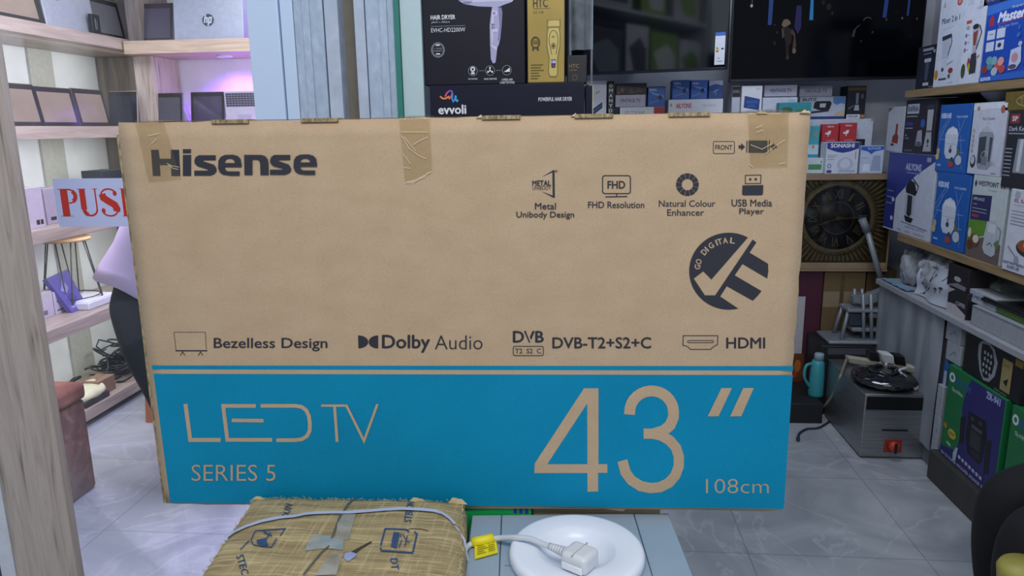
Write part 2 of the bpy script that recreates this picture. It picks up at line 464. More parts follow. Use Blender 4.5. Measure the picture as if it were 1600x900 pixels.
d.l(spts, .035, RED); d.l([(.640, .68), (.648, .60), (.69, .53), (.745, .45), (.760, .37), (.755, .31)], .15, RED); d.e(.757, .69, .018, .055, RED); d.e(.636, .33, .018, .055, RED)
d = glyph(.83, .985, .67, .90)
d.r(.84, .21, .885, .79, RED); d.r(.95, .21, .975, .79, RED); d.r(.84, .485, .96, .505, RED); serif(d, .83, .90, .785); serif(d, .93, .985, .785); serif(d, .83, .90, .22); serif(d, .93, .985, .22)
mb.build('door_sign', label='pale blue paper sign with red PUSH lettering stuck on the glass door', cat='sign')

# ---------------------------------------------------------------- left shop: shelving
def shelving():
    e = empty('laminate_shelving', Vector((-2.7, 3.1, 0)), label='long wood laminate shelving of five boards along the left shop wall', cat='shelving')
    for zb, zt in ((1.929, 1.99), (1.458, 1.518), (.980, 1.042), (.503, .565), (.036, .094)):
        mb = MB(); mb.box((-2.915, 2.0, zb), (-2.51, 4.41, zt), WOODY, .002); mb.build('shelf', e)
    mb = MB(); mb.box((-2.915, 1.96, .0), (-2.53, 1.995, 2.6), WOODG, .002); mb.build('upright', e)
    for z0, z1 in ((.566, .979), (1.043, 1.457), (1.519, 1.928), (1.991, 2.6)):
        mb = MB(); mb.box((-2.915, 4.396, z0), (-2.512, 4.415, z1), WOODG, .001); mb.build('end_panel', e)
    for zb in (1.929, 1.458, .980, .503):          # added fill lights that brighten the wall under the boards, no strips fitted
        lamp('shelf_fill_light', 'AREA', (-2.57, 3.3, zb - .012), (0, radians(32), 0), 3.6, (1.0, .97, .9), .02, 2.0)
    mb = MB(); mb.box((-2.85, 2.0, 0), (-2.60, 4.40, .036), M('#20222a')); mb.build('plinth', e)
    e = empty('alcove_shelving', Vector((-1.9, 4.2, 0)), label='wood laminate shelf boards across the back of the left shop with purple downlight', cat='shelving')
    for zb, zt in ((1.905, 1.975), (1.458, 1.518), (.98, 1.042)):
        mb = MB(); mb.box((-2.5, 4.03, zb), (-.67, 4.415, zt), WOODX, .002); mb.build('shelf', e)
    mb = MB(); mb.box((-2.508, 4.06, 0), (-2.43, 4.41, .979), WOODV, .002); mb.box((-2.508, 4.06, 1.043), (-2.43, 4.41, 1.457), WOODV, .002); mb.box((-2.508, 4.12, 1.519), (-2.40, 4.41, 1.904), WOODV, .002); mb.box((-2.508, 4.10, 1.976), (-2.43, 4.41, 2.6), WOODG, .002); mb.build('upright', e)
    lp = Vector((-2.02, 4.22, 1.905))
    mb = MB(); mb.lathe(lp + Vector((0, 0, -.012)), [(.001, .012), (.045, .012), (.045, .003), (.036, 0), (.034, .004)], M('#d8d4e8', .3)); mb.lathe(lp + Vector((0, 0, -.0075)), [(.001, 0), (.033, .001), (.033, .003), (.001, .003)], M('#e6d8ff', .4, emit=6, var=0)); mb.build('downlight', e)
    lamp('purple_downlight', 'SPOT', lp + Vector((0, 0, -.03)), (radians(14), 0, 0), 24, (.32, .10, 1.0), .03, cone=2.3)
    lamp('purple_wash', 'SPOT', (-1.6, 4.12, 1.86), (radians(16), 0, 0), 28, (.32, .10, 1.0), .03, cone=2.2)
    lamp('purple_wash_upper', 'SPOT', (-1.62, 4.2, 2.5), (radians(12), 0, 0), 22, (.32, .10, 1.0), .03, cone=2.0)


shelving()


def tablet(name, label, ln, q, plane, zb, screen, frame_c='#5a5552', lean=.16, cat='tablet computer', logo=None, group=None):
    """a slate standing on a shelf, leaning back; q in photo edges on that shelf plane"""
    x0, y0, x1, y1 = q; ax, pv = plane; A = 'X' if ax == 'L' else ax
    u, n = frame_dirs(ax)
    l = P(x0, (y0 + y1) / 2, A, pv); r = P(x1, (y0 + y1) / 2, A, pv); zt = P((x0 + x1) / 2, y0, A, pv).z
    w = (r - l).dot(u) - .004; h = (zt - zb) / cos(lean)
    o = Vector((l.x, l.y, zb + .001)) + u * .002; v = (Vector((0, 0, 1)) * cos(lean) - n * sin(lean)); nn = u.cross(v)
    e = empty(name, o + u * (w / 2), label=label, cat=cat, group=group)
    mx = Matrix((u, -nn, v)).transposed().to_4x4(); mx.translation = o
    mb = MB(); mb.box((0, 0, 0), (w, .011, h), M(frame_c, .35, .3), .004, mx); 
    if logo:
        dd = D(mb, lambda a, b, k: o + u * (a * w) + v * (b * h) + nn * k, h / w, .0006)
        c = logo; rr = .034 / h
        dd.e(c[0], c[1], rr * h / w, rr, M('#3c4450', .3)); s_ = M('#c8d0dc', .4)
        k_ = rr * h / w
        dd.l([(c[0] - .42 * k_, c[1] + .9 * rr), (c[0] - .62 * k_, c[1] - .45 * rr)], rr * .22, s_); dd.l([(c[0] - .45 * k_, c[1] + .35 * rr), (c[0] - .12 * k_, c[1] + .35 * rr), (c[0] - .22 * k_, c[1] - .45 * rr)], rr * .22, s_)
        dd.l([(c[0] + .22 * k_, c[1] + .4 * rr), (c[0] + .02 * k_, c[1] - .95 * rr)], rr * .22, s_); dd.l([(c[0] + .22 * k_, c[1] + .38 * rr), (c[0] + .62 * k_, c[1] + .38 * rr), (c[0] + .5 * k_, c[1] - .42 * rr), (c[0] + .1 * k_, c[1] - .42 * rr)], rr * .22, s_)
        mb.build('lid', e)
    else:
        mb.build('body', e)
        mb = MB(); g = .0012
        mp = lambda a, b, k: o + u * (a * w) + v * (b * h) + nn * (k + g)
        dd = D(mb, mp, h / w); dd.r(.015, .02, .985, .98, M('#2a2828', .15)); dd.r(.09, .10, .91, .86, screen)
        mb.build('screen', e)
    # prop stand behind, standing on the shelf
    mb = MB(); b0 = o + u * (w / 2) - n * .004; top = o + u * (w / 2) + v * (h * .6) - nn * .012
    foot = Vector((top.x, top.y, zb + .002)) - n * .05
    mb.prism([top - u * .03, top + u * .03, foot + u * .03, foot - u * .03], nn * -.004, M('#3a3a3e', .5)); mb.build('stand', e)
    return e


BEIGE_REFL = M('#84766a', .12, var=.1, scale=6); GREYSC = M('#5c5b60', .12, var=.1, scale=6); DKSC = M('#2c2c36', .1, var=.1, scale=6)  # beige is a reflection put into the dark screens' colour
Z1, Z2, Z3, Z4, Z5 = 1.99, 1.518, 1.042, .565, .094
LP = ('L', -2.56)
tablet('tablet_computer', 'dark tablet at the left end of the second shelf with beige reflection coloured into its screen', 0, (14, 130, 65, 195), LP, Z2, BEIGE_REFL, group='tablets on the second shelf')
tablet('tablet_computer', 'dark tablet second from left on the second shelf with beige reflection coloured into its screen', 0, (61, 136, 123, 196), LP, Z2, BEIGE_REFL, group='tablets on the second shelf')
tablet('tablet_computer', 'dark tablet third from left on the second shelf, beside the darkest screen', 0, (122, 139, 171, 197), LP, Z2, BEIGE_REFL, group='tablets on the second shelf')
tablet('tablet_computer', 'tablet with striped dark screen at the corner end of the second shelf', 0, (167, 142, 213, 198), ('Y', 4.04), Z2, DKSC, '#8a8480', group='tablets on the second shelf')
tablet('tablet_computer', 'dark framed tablet cut by the left edge of the photo on the top shelf', 0, (-60, -60, 66, 30), LP, Z1, M('#8c7c6e', .12, var=.1, scale=6))
tablet('laptop', 'closed silver laptop lid with round emblem at the left of the top shelf', 0, (66, -70, 144, 46), LP, Z1, None, '#a9adb8', .1, 'laptop', (.30, .46))
tablet('tablet_computer', 'grey rounded tablet on the top shelf beside the corner upright', 0, (141, -2, 194, 57), LP, Z1, GREYSC, '#8e8a8c')
mb = MB(); a = P(150, 40, 'X', -2.53); mb.box((-2.55, a.y - .03, Z1 + .001), (-2.528, a.y + .035, Z1 + .10), BLACK, .003)
D(mb, lambda a_, b_, k: Vector((-2.528 + k, a.y - .03 + a_ * .065, Z1 + b_ * .1)), 1.5).r(.35, .25, .42, .8, M('#8a8a92')).r(.55, .25, .62, .7, M('#6a6a72'))
mb.build('price_card', label='small black card propped against the grey tablet on the top shelf', cat='card')
BP = ('Y', 4.12)
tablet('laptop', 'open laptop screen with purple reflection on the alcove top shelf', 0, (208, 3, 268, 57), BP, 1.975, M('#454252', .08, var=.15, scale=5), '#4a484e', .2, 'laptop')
tablet('laptop', 'silver laptop lid with round emblem standing on the alcove top shelf', 0, (266, -28, 377, 55), BP, 1.975, None, '#aab2c2', .14, 'laptop', (.5, .36))
tablet('tablet_computer', 'plain dark grey tablet at the left of the lower alcove shelf', 0, (236, 145, 284, 190), BP, 1.518, M('#4a4c54', .2, var=.06), '#5a5c64')
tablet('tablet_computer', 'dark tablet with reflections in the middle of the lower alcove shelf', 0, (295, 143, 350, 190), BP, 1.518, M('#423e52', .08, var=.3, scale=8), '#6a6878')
mb = MB(); a = P(287, 165, 'Y', 4.14)
mb.prism([(a.x - .03, 4.14, 1.519), (a.x + .03, 4.14, 1.519), (a.x - .012, 4.14, 1.64)], (0, .05, 0), M('#8a86a0', .4)); mb.build('display_stand', label='pale wedge stand between the two dark tablets on the lower alcove shelf', cat='stand')
# laptop folded as a tent with its keyboard facing out
e = empty('laptop', Vector((P(378, 187, 'Y', 4.12).x, 4.12, 1.519)), label='silver laptop standing upright with its keyboard facing out', cat='laptop')
x0 = P(351, 165, 'Y', 4.12).x; x1 = x0 + .22; zt = P(375, 142, 'Y', 4.12).z
mb = MB(); mb.box((x0, 4.12, 1.519), (x1, 4.135, zt), M('#b4b0c0', .4, .2), .004); mb.build('body', e)
mb = MB(); h = zt - 1.519
for r_ in range(6):
    for c_ in range(11): mb.box((x0 + .012 + c_ * .0175, 4.1175, zt - .022 - r_ * .0125), (x0 + .027 + c_ * .0175, 4.1205, zt - .012 - r_ * .0125), M('#3c3c48', .4))
mb.build('keyboard', e)
mb = MB(); mb.box((x0 + .07, 4.1185, 1.53), (x0 + .15, 4.1205, 1.575), M('#9c98a8', .3)); mb.build('touchpad', e)
mb = MB(); mb.box((x0 + .005, 4.20, 1.519), (x1, 4.208, zt - .01), M('#8e8a9a', .4, .2), .003); mb.box((x0 + .005, 4.13, zt - .014), (x1, 4.206, zt - .006), M('#8e8a9a', .4, .2)); mb.build('lid', e)

# lower shelves
LIL = M('#b3a8b8', .5); LIL2 = M('#9a90a2', .5)
carton('product_box', 'lilac box with two small marks on the third shelf beside the post', 'box', (34, 293, 68, 346), 'L', -2.58, .12, LIL, lambda d: d.r(.55, .08, .72, .2, DARK).r(.75, .08, .9, .2, DARK), zb=Z3, group='lilac boxes on the third shelf')
carton('product_box', 'greyish lilac box half behind the PUSH sign on the third shelf', 'box', (70, 293, 100, 341), 'L', -2.62, .12, LIL2, lambda d: d.r(.2, .1, .5, .2, DARK), zb=Z3, group='lilac boxes on the third shelf')
carton('product_box', 'black box peeping over the PUSH sign on the third shelf', 'box', (163, 265, 196, 345), 'L', -2.62, .12, M('#2b2e36', .5), zb=Z3)
carton('product_box', 'lilac box with a barcode on the fourth shelf beside the post', 'box', (52, 458, 84, 494), 'L', -2.70, .1, M('#bcb2c4', .5), lambda d: d.r(.45, .12, .65, .3, M('#6a6078')), zb=Z4)
carton('product_box', 'white phone box with purple photo beside the lilac box on the fourth shelf', 'box', (84, 452, 113, 485), 'L', -2.70, .1, M('#c6bcd2', .5), lambda d: d.p([(.1, .55), (.6, .95), (.95, .7), (.55, .35)], M('#6a5c96')).r(.1, .12, .5, .2, M('#6a5c78')), zb=Z4)
mb = MB(); a = P(100, 478, 'X', -2.68); b = P(126, 478, 'X', -2.68)
pt = [(-2.64, a.y, Z4 + .002), (-2.64, b.y, Z4 + .002), (-2.72, b.y - .01, Z4 + .21), (-2.72, a.y - .045, Z4 + .19)]
mb.prism(pt, (-.025, 0, -.008), M('#5a529a', .4)); 
dq = D(mb, lambda u_, v_, k: Vector(pt[0]).lerp(Vector(pt[1]), u_).lerp(Vector(pt[3]).lerp(Vector(pt[2]), u_), v_) + Vector((.001 + k, 0, .0004)))
dq.p([(.2, .6), (.55, .85), (.6, .6), (.4, .5)], M('#8d84c4')).r(.15, .1, .85, .16, M('#8d84c4')).e(.5, .35, .2, .1, M('#4a4288'))
mb.build('product_box', label='purple box leaning back on the fourth shelf under the wire stool', cat='box')
mb = MB(); a = P(133, 478, 'X', -2.6); mb.box((-2.78, a.y, Z4 + .001), (-2.58, a.y + .26, Z4 + .04), M('#d2d2e2', .4), .006); mb.box((-2.775, a.y + .01, Z4 + .04), (-2.585, a.y + .25, Z4 + .046), M('#f0f0f8', .3), .002)
mb.build('tablet_box', label='flat white box lying on the fourth shelf behind the person', cat='box')
# wire stool on the fourth shelf
sc = Vector((-2.73, (P(75, 376, 'X', -2.7).y + P(135, 376, 'X', -2.7).y) / 2 + .02, Z4)); e = empty('wire_stool', sc, label='small round stool with black hairpin legs standing on the fourth shelf', cat='stool')
mb = MB(); mb.lathe(sc + Vector((0, 0, .36)), [(.001, 0), (.118, 0), (.122, .006), (.122, .014), (.118, .02), (.001, .02)], M('#8d6a52', .5), 36); mb.build('seat', e)
for k in range(4):
    t = k * pi / 2 + .5; mb = MB(); c = Vector((cos(t), sin(t), 0)); s_ = Vector((-sin(t), cos(t), 0))
    mb.tube([sc + c * .085 + s_ * .035 + Vector((0, 0, .36)), sc + c * .145 + s_ * .008 + Vector((0, 0, .008)), sc + c * .147 + Vector((0, 0, .004)), sc + c * .145 - s_ * .008 + Vector((0, 0, .008)), sc + c * .085 - s_ * .035 + Vector((0, 0, .36))], .0035, M('#2c2c30', .4), 6); mb.build('leg', e)
mb = MB(); mb.tube([sc + Vector((.13 * cos(t), .13 * sin(t), .06)) for t in [2 * pi * i / 24 for i in range(25)]], .003, M('#2c2c30', .4), 6); mb.build('stretcher', e)

# bottom shelf
mb = MB(); a = P(120, 606, 'X', -2.62); sx = -2.62
rings = []
for i in range(9):
    f = i / 8; y = a.y - .10 + f * .24; r_ = .10 * (1 - abs(2 * f - 1) ** 4 * .45)
    rings.append([(sx + r_ * cos(t) * 1.0, y, Z5 + .045 + (.036 + .01 * sin(i * 1.9)) * sin(t)) for t in [2 * pi * j / 14 for j in range(14)]])
mb.ring_strip(rings, M('#d3d2ae', .6, bump=.5, scale=25)); mb.box((sx + .02, a.y - .08, Z5 + .001), (sx + .095, a.y + .12, Z5 + .03), M('#2b2b30'), .004)
mb.build('padded_pouch', label='pale cream padded pouch lying on the bottom shelf by the ottoman', cat='pouch')
carton('small_carton', 'small plain brown carton on the bottom shelf before the black cables', 'box', (154, 590, 181, 609), 'L', -2.56, .10, M('#8a6c56', .7), zb=Z5)
# tangle of black cables: one heap nobody could count
random.seed(4); mb = MB(); cx, cy = -2.70, P(190, 560, 'X', -2.66).y + .08; CB = M('#16171f', .35)
for k in range(64):
    a0 = random.random() * 6.3; c = Vector((cx + random.uniform(-.08, .10), cy + random.uniform(-.16, .26), Z5 + .02 + abs(random.gauss(.01, .035))))
    rx, ry = random.uniform(.03, .09), random.uniform(.04, .11); tl = random.uniform(-.45, .45)
    mb.tube([(c.x + rx * cos(a0 + t), c.y + ry * sin(a0 + t), max(Z5 + .006, c.z + tl * rx * sin(a0 + t * 1.3) + .004 * t)) for t in [i * .28 for i in range(21)]], random.choice((.004, .005, .006)), CB, 5)
b0 = Vector((cx + .05, cy - .22, Z5 + .02))
mb.tube([b0 + Vector(p) for p in ((.03, .05, 0), (.04, -.07, .005), (.03, -.10, .03), (.02, -.03, .08), (0, .0, .15), (-.02, -.05, .21), (-.02, -.02, .24), (-.02, .07, .20), (-.01, .14, .16), (0, .2, .13))], .005, CB, 6)
mb.build('cable_tangle', label='tangled heap of black power cables on the bottom shelf', cat='cables', kind='stuff')
mb = MB(); a = P(112, 597, 'X', -2.75); mb.tube([(-2.75, a.y - .03, Z5 + .06), (-2.75, a.y + .02, Z5 + .072), (-2.75, a.y + .07, Z5 + .07)], [.008, .012, .009], BLACK, 8); mb.tube([(-2.75, a.y - .03, Z5 + .06), (-2.75, a.y - .07, Z5 + .005)], .008, BLACK, 8)
mb.build('cable_plug', label='small black plug lying behind the cream pouch on the bottom shelf', cat='plug')

# ottoman
oz = P(133, 622, 'X', -2.054).z; e = empty('storage_ottoman', Vector((-2.26, 2.53, 0)), label='rust velvet storage ottoman with padded lid beside the laminate post', cat='ottoman')
VEL = ramp_mat('rust_velvet', [(.3, '#5e3c36'), (.5, '#7c544a'), (.7, '#9c7668')], .85, nscale=14, detail=5, distort=.6, bump=.15)
VELT = ramp_mat('rust_velvet_lid', [(.3, '#6e4238'), (.55, '#94604e'), (.75, '#b47f68')], .85, nscale=9, detail=4, bump=.1)
mb = MB(); mb.box((-2.45, 2.33, .004), (-2.056, 2.735, oz), VEL, .012); mb.build('base', e)
mb = MB(); mb.box((-2.46, 2.32, oz + .001), (-2.046, 2.745, oz + .075), VELT, .022, seg=4); mb.build('lid', e)
# orange wooden chair whose leg shows beside the carton
e = empty('wooden_stool', Vector((-2.12, 3.52, 0)), label='wooden stool with orange-brown legs standing behind the bending person', cat='stool')
OW = ramp_mat('orange_wood', [(.3, '#9a5a3c'), (.6, '#b4704c'), (.8, '#c27f58')], .5, vec_scale=(8, 8, 1), nscale=4)
for dx, dy in ((-.11, -.08), (.11, -.08), (-.11, .14), (.11, .14)):
    mb = MB(); x, y = -2.12 + dx, 3.52 + dy
    mb.prism([(x - .02, y - .018, .001), (x + .02, y - .018, .001), (x + .02, y + .018, .001), (x - .02, y + .018, .001)], (-dx * .25, -dy * .2, .42), OW); mb.build('leg', e)
mb = MB(); mb.lathe((-2.12, 3.55, .422), [(.001, 0), (.15, 0), (.155, .012), (.15, .03), (.001, .03)], OW, 32); mb.build('seat', e)

# ---------------------------------------------------------------- person bending to the shelf
SKIN = M('#6b4430', .55, bump=.05); HAIR = M('#14110f', .8)
def person_bending():
    B = Vector((-1.745, 2.84, 0))
    e = empty('person', B, label='person in lilac shirt and black trousers bending over by the left shelves', cat='person')
    def v(x, y, z): return B + Vector((x, y, z))
    # trunk chain, root at the pelvis
    AX = Vector((.55, 0, .835)); HC = Vector((-.06, 0, .892))
    def a(t, dx=0): return B + HC + AX * t + Vector((dx, 0, 0))
    V = [(v(-.035, 0, .82), (.12, .11)), (a(.0), (.12, .11)), (a(.15), (.12, .10)), (a(.36), (.13, .11)), (a(.45, .02), (.075, .075)), (a(.47, .09), (.052, .055)), (a(.49, .15), (.078, .082)), (a(.53, .20), (.088, .085)), (a(.57, .215), (.07, .07))]
    E = [(i, i + 1) for i in range(8)]
    for s in (-1, 1):
        k = len(V)
        V += [(v(-.01, s * .10, .74), .085), (v(.05, s * .11, .46), .06), (v(.15, s * .12, .10), .042), (v(.18, s * .12, .045), (.045, .04)), (v(.29, s * .13, .03), (.04, .025))]
        E += [(0, k), (k, k + 1), (k + 1, k + 2), (k + 2, k + 3), (k + 3, k + 4)]
        k = len(V)
        V += [(a(.40) + Vector((0, s * .19, 0)), .055), (v(.34, s * .23, 1.0), .043), (v(.52, s * .17, .90), .032), (v(.56, s * .15, .87), (.02, .032)), (v(.60, s * .14, .84), (.018, .036))]
        E += [(3, k), (k, k + 1), (k + 1, k + 2), (k + 2, k + 3), (k + 3, k + 4)]
        for f, (dy, ln) in enumerate(((-.028, .065), (-.010, .075), (.009, .072), (.026, .058))):
            h = len(V); V += [(v(.63, s * .14 + dy, .82), .0095), (v(.63 + ln * .45, s * .14 + dy, .79), .009), (v(.63 + ln * .6, s * .14 + dy, .79 - ln * .5), .008)]
            E += [(k + 4, h), (h, h + 1), (h + 1, h + 2)]
        h = len(V); V += [(v(.585, s * .105, .85), .011), (v(.62, s * .085, .815), .01), (v(.64, s * .09, .79), .009)]; E += [(k + 3, h), (h, h + 1), (h + 1, h + 2)]
    skin_body('body', V, E, SKIN, e, 2, B)
    # shirt: a lofted tunic with an open hem, and two sleeves
    LILC = ramp_mat('lilac_cotton', [(.3, '#d0b8d8'), (.7, '#dcc8e2')], .85, nscale=4, bump=.25, detail=2)
    pr = Vector((.91, 0, -.41)); mb = MB(); rings = []
    for t, rx_, ry_ in ((-.035, .150, .135), (-.03, .165, .155), (.03, .163, .155), (.12, .158, .158), (.24, .155, .180), (.34, .148, .195), (.41, .120, .17), (.46, .075, .085), (.475, .062, .065)):
        rings.append([a(t) + pr * (rx_ * cos(q_) * (1 + .03 * sin(4 * q_ + t * 20))) + Vector((0, ry_ * sin(q_), 0)) + AX * (.018 * sin(3 * q_) if t < .1 else 0) for q_ in [2 * pi * i / 32 for i in range(32)]])
    mb.ring_strip(rings, LILC, False)
    for s in (-1, 1): mb.tube([a(.36) + Vector((0, s * .13, 0)), a(.38) + Vector((.02, s * .20, -.03)), v(.30, s * .225, 1.11), v(.325, s * .232, 1.05)], [.075, .078, .070, .066], LILC, 18, False)
    mb.build('shirt', e)
    k0 = [(v(-.045, 0, .825), (.168, .15)), (a(.02), (.135, .13)), (a(.08), (.13, .125))]; E = [(0, 1), (1, 2)]
    for s in (-1, 1):
        k = len(k0); k0 += [(v(-.03, s * .10, .72), .128), (v(.005, s * .105, .60), .108), (v(.05, s * .11, .46), .084), (v(.15, s * .12, .11), .066)]; E += [(0, k), (k, k + 1), (k + 1, k + 2), (k + 2, k + 3)]
    skin_body('trousers', k0, E, M('#101117', .9, var=0), e, 2, B)
    for s in (-1, 1):
        k0 = [(v(.14, s * .12, .045), (.045, .04)), (v(.23, s * .125, .045), (.052, .042)), (v(.34, s * .13, .034), (.045, .03))]
        skin_body('shoe', k0, [(0, 1), (1, 2)], M('#2a2a30', .5), e, 2, B)
    # head: hair cap, ears, nose, eyes
    hc = a(.52, .195); ax = Vector((.62, 0, .78)).normalized(); fw = Vector((.78, 0, -.62)).normalized()
    mxh = Matrix((fw, Vector((0, 1, 0)), ax)).transposed()
    mb = MB(); mb.lathe(hc, [(.098, .0), (.104, .03), (.098, .07), (.07, .103), (.03, .118), (.001, .121)], HAIR, 24, mxh @ Matrix.Diagonal((1.08, .92, 1))); mb.build('hair', e)
    mb = MB(); mb.prism([hc + fw * .085 + ax * .015, hc + fw * .085 - ax * .03 + Vector((0, .016, 0)), hc + fw * .085 - ax * .03 - Vector((0, .016, 0))], fw * .028, SKIN); mb.build('nose', e)
    for s in (-1, 1):
        mb = MB(); mb.lathe(hc + Vector((0, s * .088, 0)) - ax * .005, [(.001, -.012), (.018, -.01), (.026, 0), (.018, .01), (.001, .012)], SKIN, 12, mxh @ Matrix.Rotation(pi / 2, 3, 'X')); mb.build('ear', e)
        mb = MB(); mb.lathe(hc + fw * .087 + ax * .02 + Vector((0, s * .032, 0)), [(.001, -.011), (.011, 0), (.001, .011)], M('#e8e4e0', .3), 12)
        mb.lathe(hc + fw * .094 + ax * .02 + Vector((0, s * .032, 0)), [(.001, -.006), (.006, 0), (.001, .006)], BLACK, 10); mb.build('eye', e)
    mb = MB(); mb.box((-.002, -.024, -.006), (.01, .024, .006), M('#5c2f28', .5), .004, Matrix.Translation(hc + fw * .08 - ax * .055) @ mxh.to_4x4()); mb.build('mouth', e)


person_bending()

# ---------------------------------------------------------------- stand in front: table, washer, parcel, cartons
TAB = ramp_mat('table_wood', [(.3, '#6a4c34'), (.6, '#84603f'), (.8, '#977150')], .5, vec_scale=(1, 10, 10), nscale=3)
e = empty('low_table', Vector((-.2, .93, 0)), label='low wooden table carrying the wrapped parcel and the washer', cat='table')
mb = MB(); mb.box((-.68, .70, .42), (.27, 1.17, .455), TAB, .003); mb.build('tabletop', e)
for x in (-.65, .20):
    for y in (.73, 1.10):
        mb = MB(); mb.box((x, y, 0), (x + .04, y + .04, .419), TAB, .002); mb.build('leg', e)

# hero TV carton -----------------------------------------------------------------------------
A_ = Vector((-.757, 1.166, 0)); B_ = Vector((.360, 1.211, 0)); U = (B_ - A_).normalized(); N = U.cross(Vector((0, 0, 1)))
ZB = .817
def bx(px, py): return PL(px, py, A_, N)
tl, bl, tr, br = bx(182, 192), bx(262, 787), bx(1268, 175), bx(1228, 801)
ul = (Vector((tl.x, tl.y, 0)) - A_).dot(U); ur = (Vector((tr.x, tr.y, 0)) - A_).dot(U)
W_ = ur - ul; O_ = A_ + U * ul; ZB = (bl.z + br.z) / 2; H_ = (tl.z + tr.z) / 2 - ZB; DP = .135
yawT = math.atan2(U.y, U.x)
print('TV box', W_, H_, ZB)
tv = empty('television_carton', O_ + U * (W_ / 2) + Vector((0, 0, ZB)), label='large brown television carton with bright blue printed panel, front centre', cat='carton')
mb = MB(); random.seed(2)
# front as a gently bulged grid, sides and top with soft dents
nx, nz = 44, 26; Bk = -N * DP; Vz = Vector((0, 0, 1))
def tvp(a, b, d=0): return O_ + U * (a * W_) + Vz * (ZB + b * H_) - N * d
def soft(a, b, f):
    p = Vector((a * 6, b * 5, f))
    return noise.noise(p) * .0012
g = [[None] * (nz + 1) for _ in range(nx + 1)]
def edge_wob(a): return noise.noise(Vector((a * 22, 3.3, 0))) * .0022 + noise.noise(Vector((a * 60, 1, 0))) * .0008
for i in range(nx + 1):
    for j in range(nz + 1):
        a, b = i / nx, j / nz; p = tvp(a, b)
        if j in (0, nz): p += Vz * edge_wob(a + (j and 9)); p -= N * .003
        if i in (0, nx): p += U * edge_wob(b + 4 * i); p -= N * .003
        g[i][j] = mb.bm.verts.new(p)
k = mb.mi(CARDM)
for i in range(nx):
    for j in range(nz):
        f = mb.bm.faces.new((g[i][j], g[i + 1][j], g[i + 1][j + 1], g[i][j + 1])); f.material_index = k; f.smooth = True
bkv = {}
def bkvert(i, j):
    if (i, j) not in bkv: bkv[(i, j)] = mb.bm.verts.new(g[i][j].co - N * (DP - .003))
    return bkv[(i, j)]
per = [(i, 0) for i in range(nx)] + [(nx, j) for j in range(nz)] + [(i, nz) for i in range(nx, 0, -1)] + [(0, j) for j in range(nz, 0, -1)]
for q in range(len(per)):
    a, b = per[q], per[(q + 1) % len(per)]
    f = mb.bm.faces.new((g[b[0]][b[1]], g[a[0]][a[1]], bkvert(*a), bkvert(*b))); f.material_index = k
f = mb.bm.faces.new([bkvert(*q) for q in per]); f.material_index = k
mb.build('carton_body', tv, origin=tv.location)

def tvd(): 
    m_ = MB(); return m_, D(m_, lambda x, y, h: bx(x, y) + N * h, 1.0, .00012)
def xb(y): return 235 + (y - 570) * .135        # inner left edge of the printed panel
# printed blue panel
m_, d = tvd(); d.k = 1
def strip(y0l, y0r, y1l, y1r, x0, x1, mat):
    n_ = 24
    for i in range(n_):
        pass
    d.p([(x0(y0l), y0l), (x1(y0r), y0r), (x1(y1r), y1r), (x0(y1l), y1l)], mat)
lx = lambda y: 237 + (y - 570) * .131; rx = lambda y: 1239.5 - (y - 570) * .066
strip(571, 572, 577, 579, lx, rx, TEAL); strip(584, 586, 785, 795, lambda y: 240 + (y - 584) * .131, lambda y: 1238.5 - (y - 586) * .066, TEAL)
m_.build('printed_panel', tv, origin=tv.location)
# brand
m_, d = tvd(); d.k = 2
d.p([(236, 234), (248, 234), (250, 250), (262, 250), (266, 250), (266, 258), (250, 258), (251, 275), (239, 275)], INK)
d.p([(249, 248), (268, 248), (268, 258), (249, 258)], INK)
d.p([(267, 234), (280, 234), (282, 275), (268, 275)], INK)
d.r(286, 275, 299, 242, INK); d.p([(286, 233), (299, 233), (298.5, 239.5), (286, 239.5)], INK)
def fat_s(x0, x1, y0, y1):
    w = x1 - x0; h = y1 - y0; s9 = 9.0
    d.p([(x1 - 1, y0), (x1 - 1, y0 + 8), (x0 + .42 * w, y0 + 8), (x0 + .40 * w, y0 + 9.5), (x0 + .9 * w, y0 + 15), (x1, y0 + 20), (x1 + .5, y0 + 25), (x1 - 3, y1 - 2.5), (x1 - 9, y1), (x0, y1), (x0, y1 - 8), (x0 + .6 * w, y1 - 8), (x0 + .62 * w, y1 - 9.5), (x0 + .15 * w, y0 + 17.5), (x0 + .02 * w, y0 + 13), (x0, y0 + 8), (x0 + .06 * w, y0 + 3), (x0 + .2 * w, y0)], INK)
def fat_e(x0, x1, y0, y1):
    w = x1 - x0; h = y1 - y0; n_ = 10
    cx, cy = (x0 + x1) / 2, (y0 + y1) / 2
    def arc(rx_, ry_, a0, a1): return [(cx + rx_ * cos(radians(a0 + (a1 - a0) * i / n_)) , cy + ry_ * sin(radians(a0 + (a1 - a0) * i / n_))) for i in range(n_ + 1)]
    def sq(pts, rx_, ry_): return [(cx + math.copysign(abs((x - cx) / rx_) ** .72, x - cx) * rx_, cy + math.copysign(abs((y - cy) / ry_) ** .72, y - cy) * ry_) for x, y in pts]
    o_ = sq(arc(w / 2, h / 2, 90, 360), w / 2, h / 2); i_ = sq(arc(w / 2 - 10.5, h / 2 - 6.5, 360, 90), w / 2 - 10.5, h / 2 - 6.5)
    d.p(o_ + i_, INK)                                              # bowl, open at the lower right
    d.r(x0 + 8, cy + 3.4, x1 - .3, cy - 3.4, INK); d.r(x1 - 10, cy + 3.4, x1, cy - 1, INK); d.r(cx - 1, y1, x1 - 3, y1 - 6.8, INK)
fat_s(304, 338.5, 242.5, 274.5); fat_e(341, 378, 241.5, 274.5)
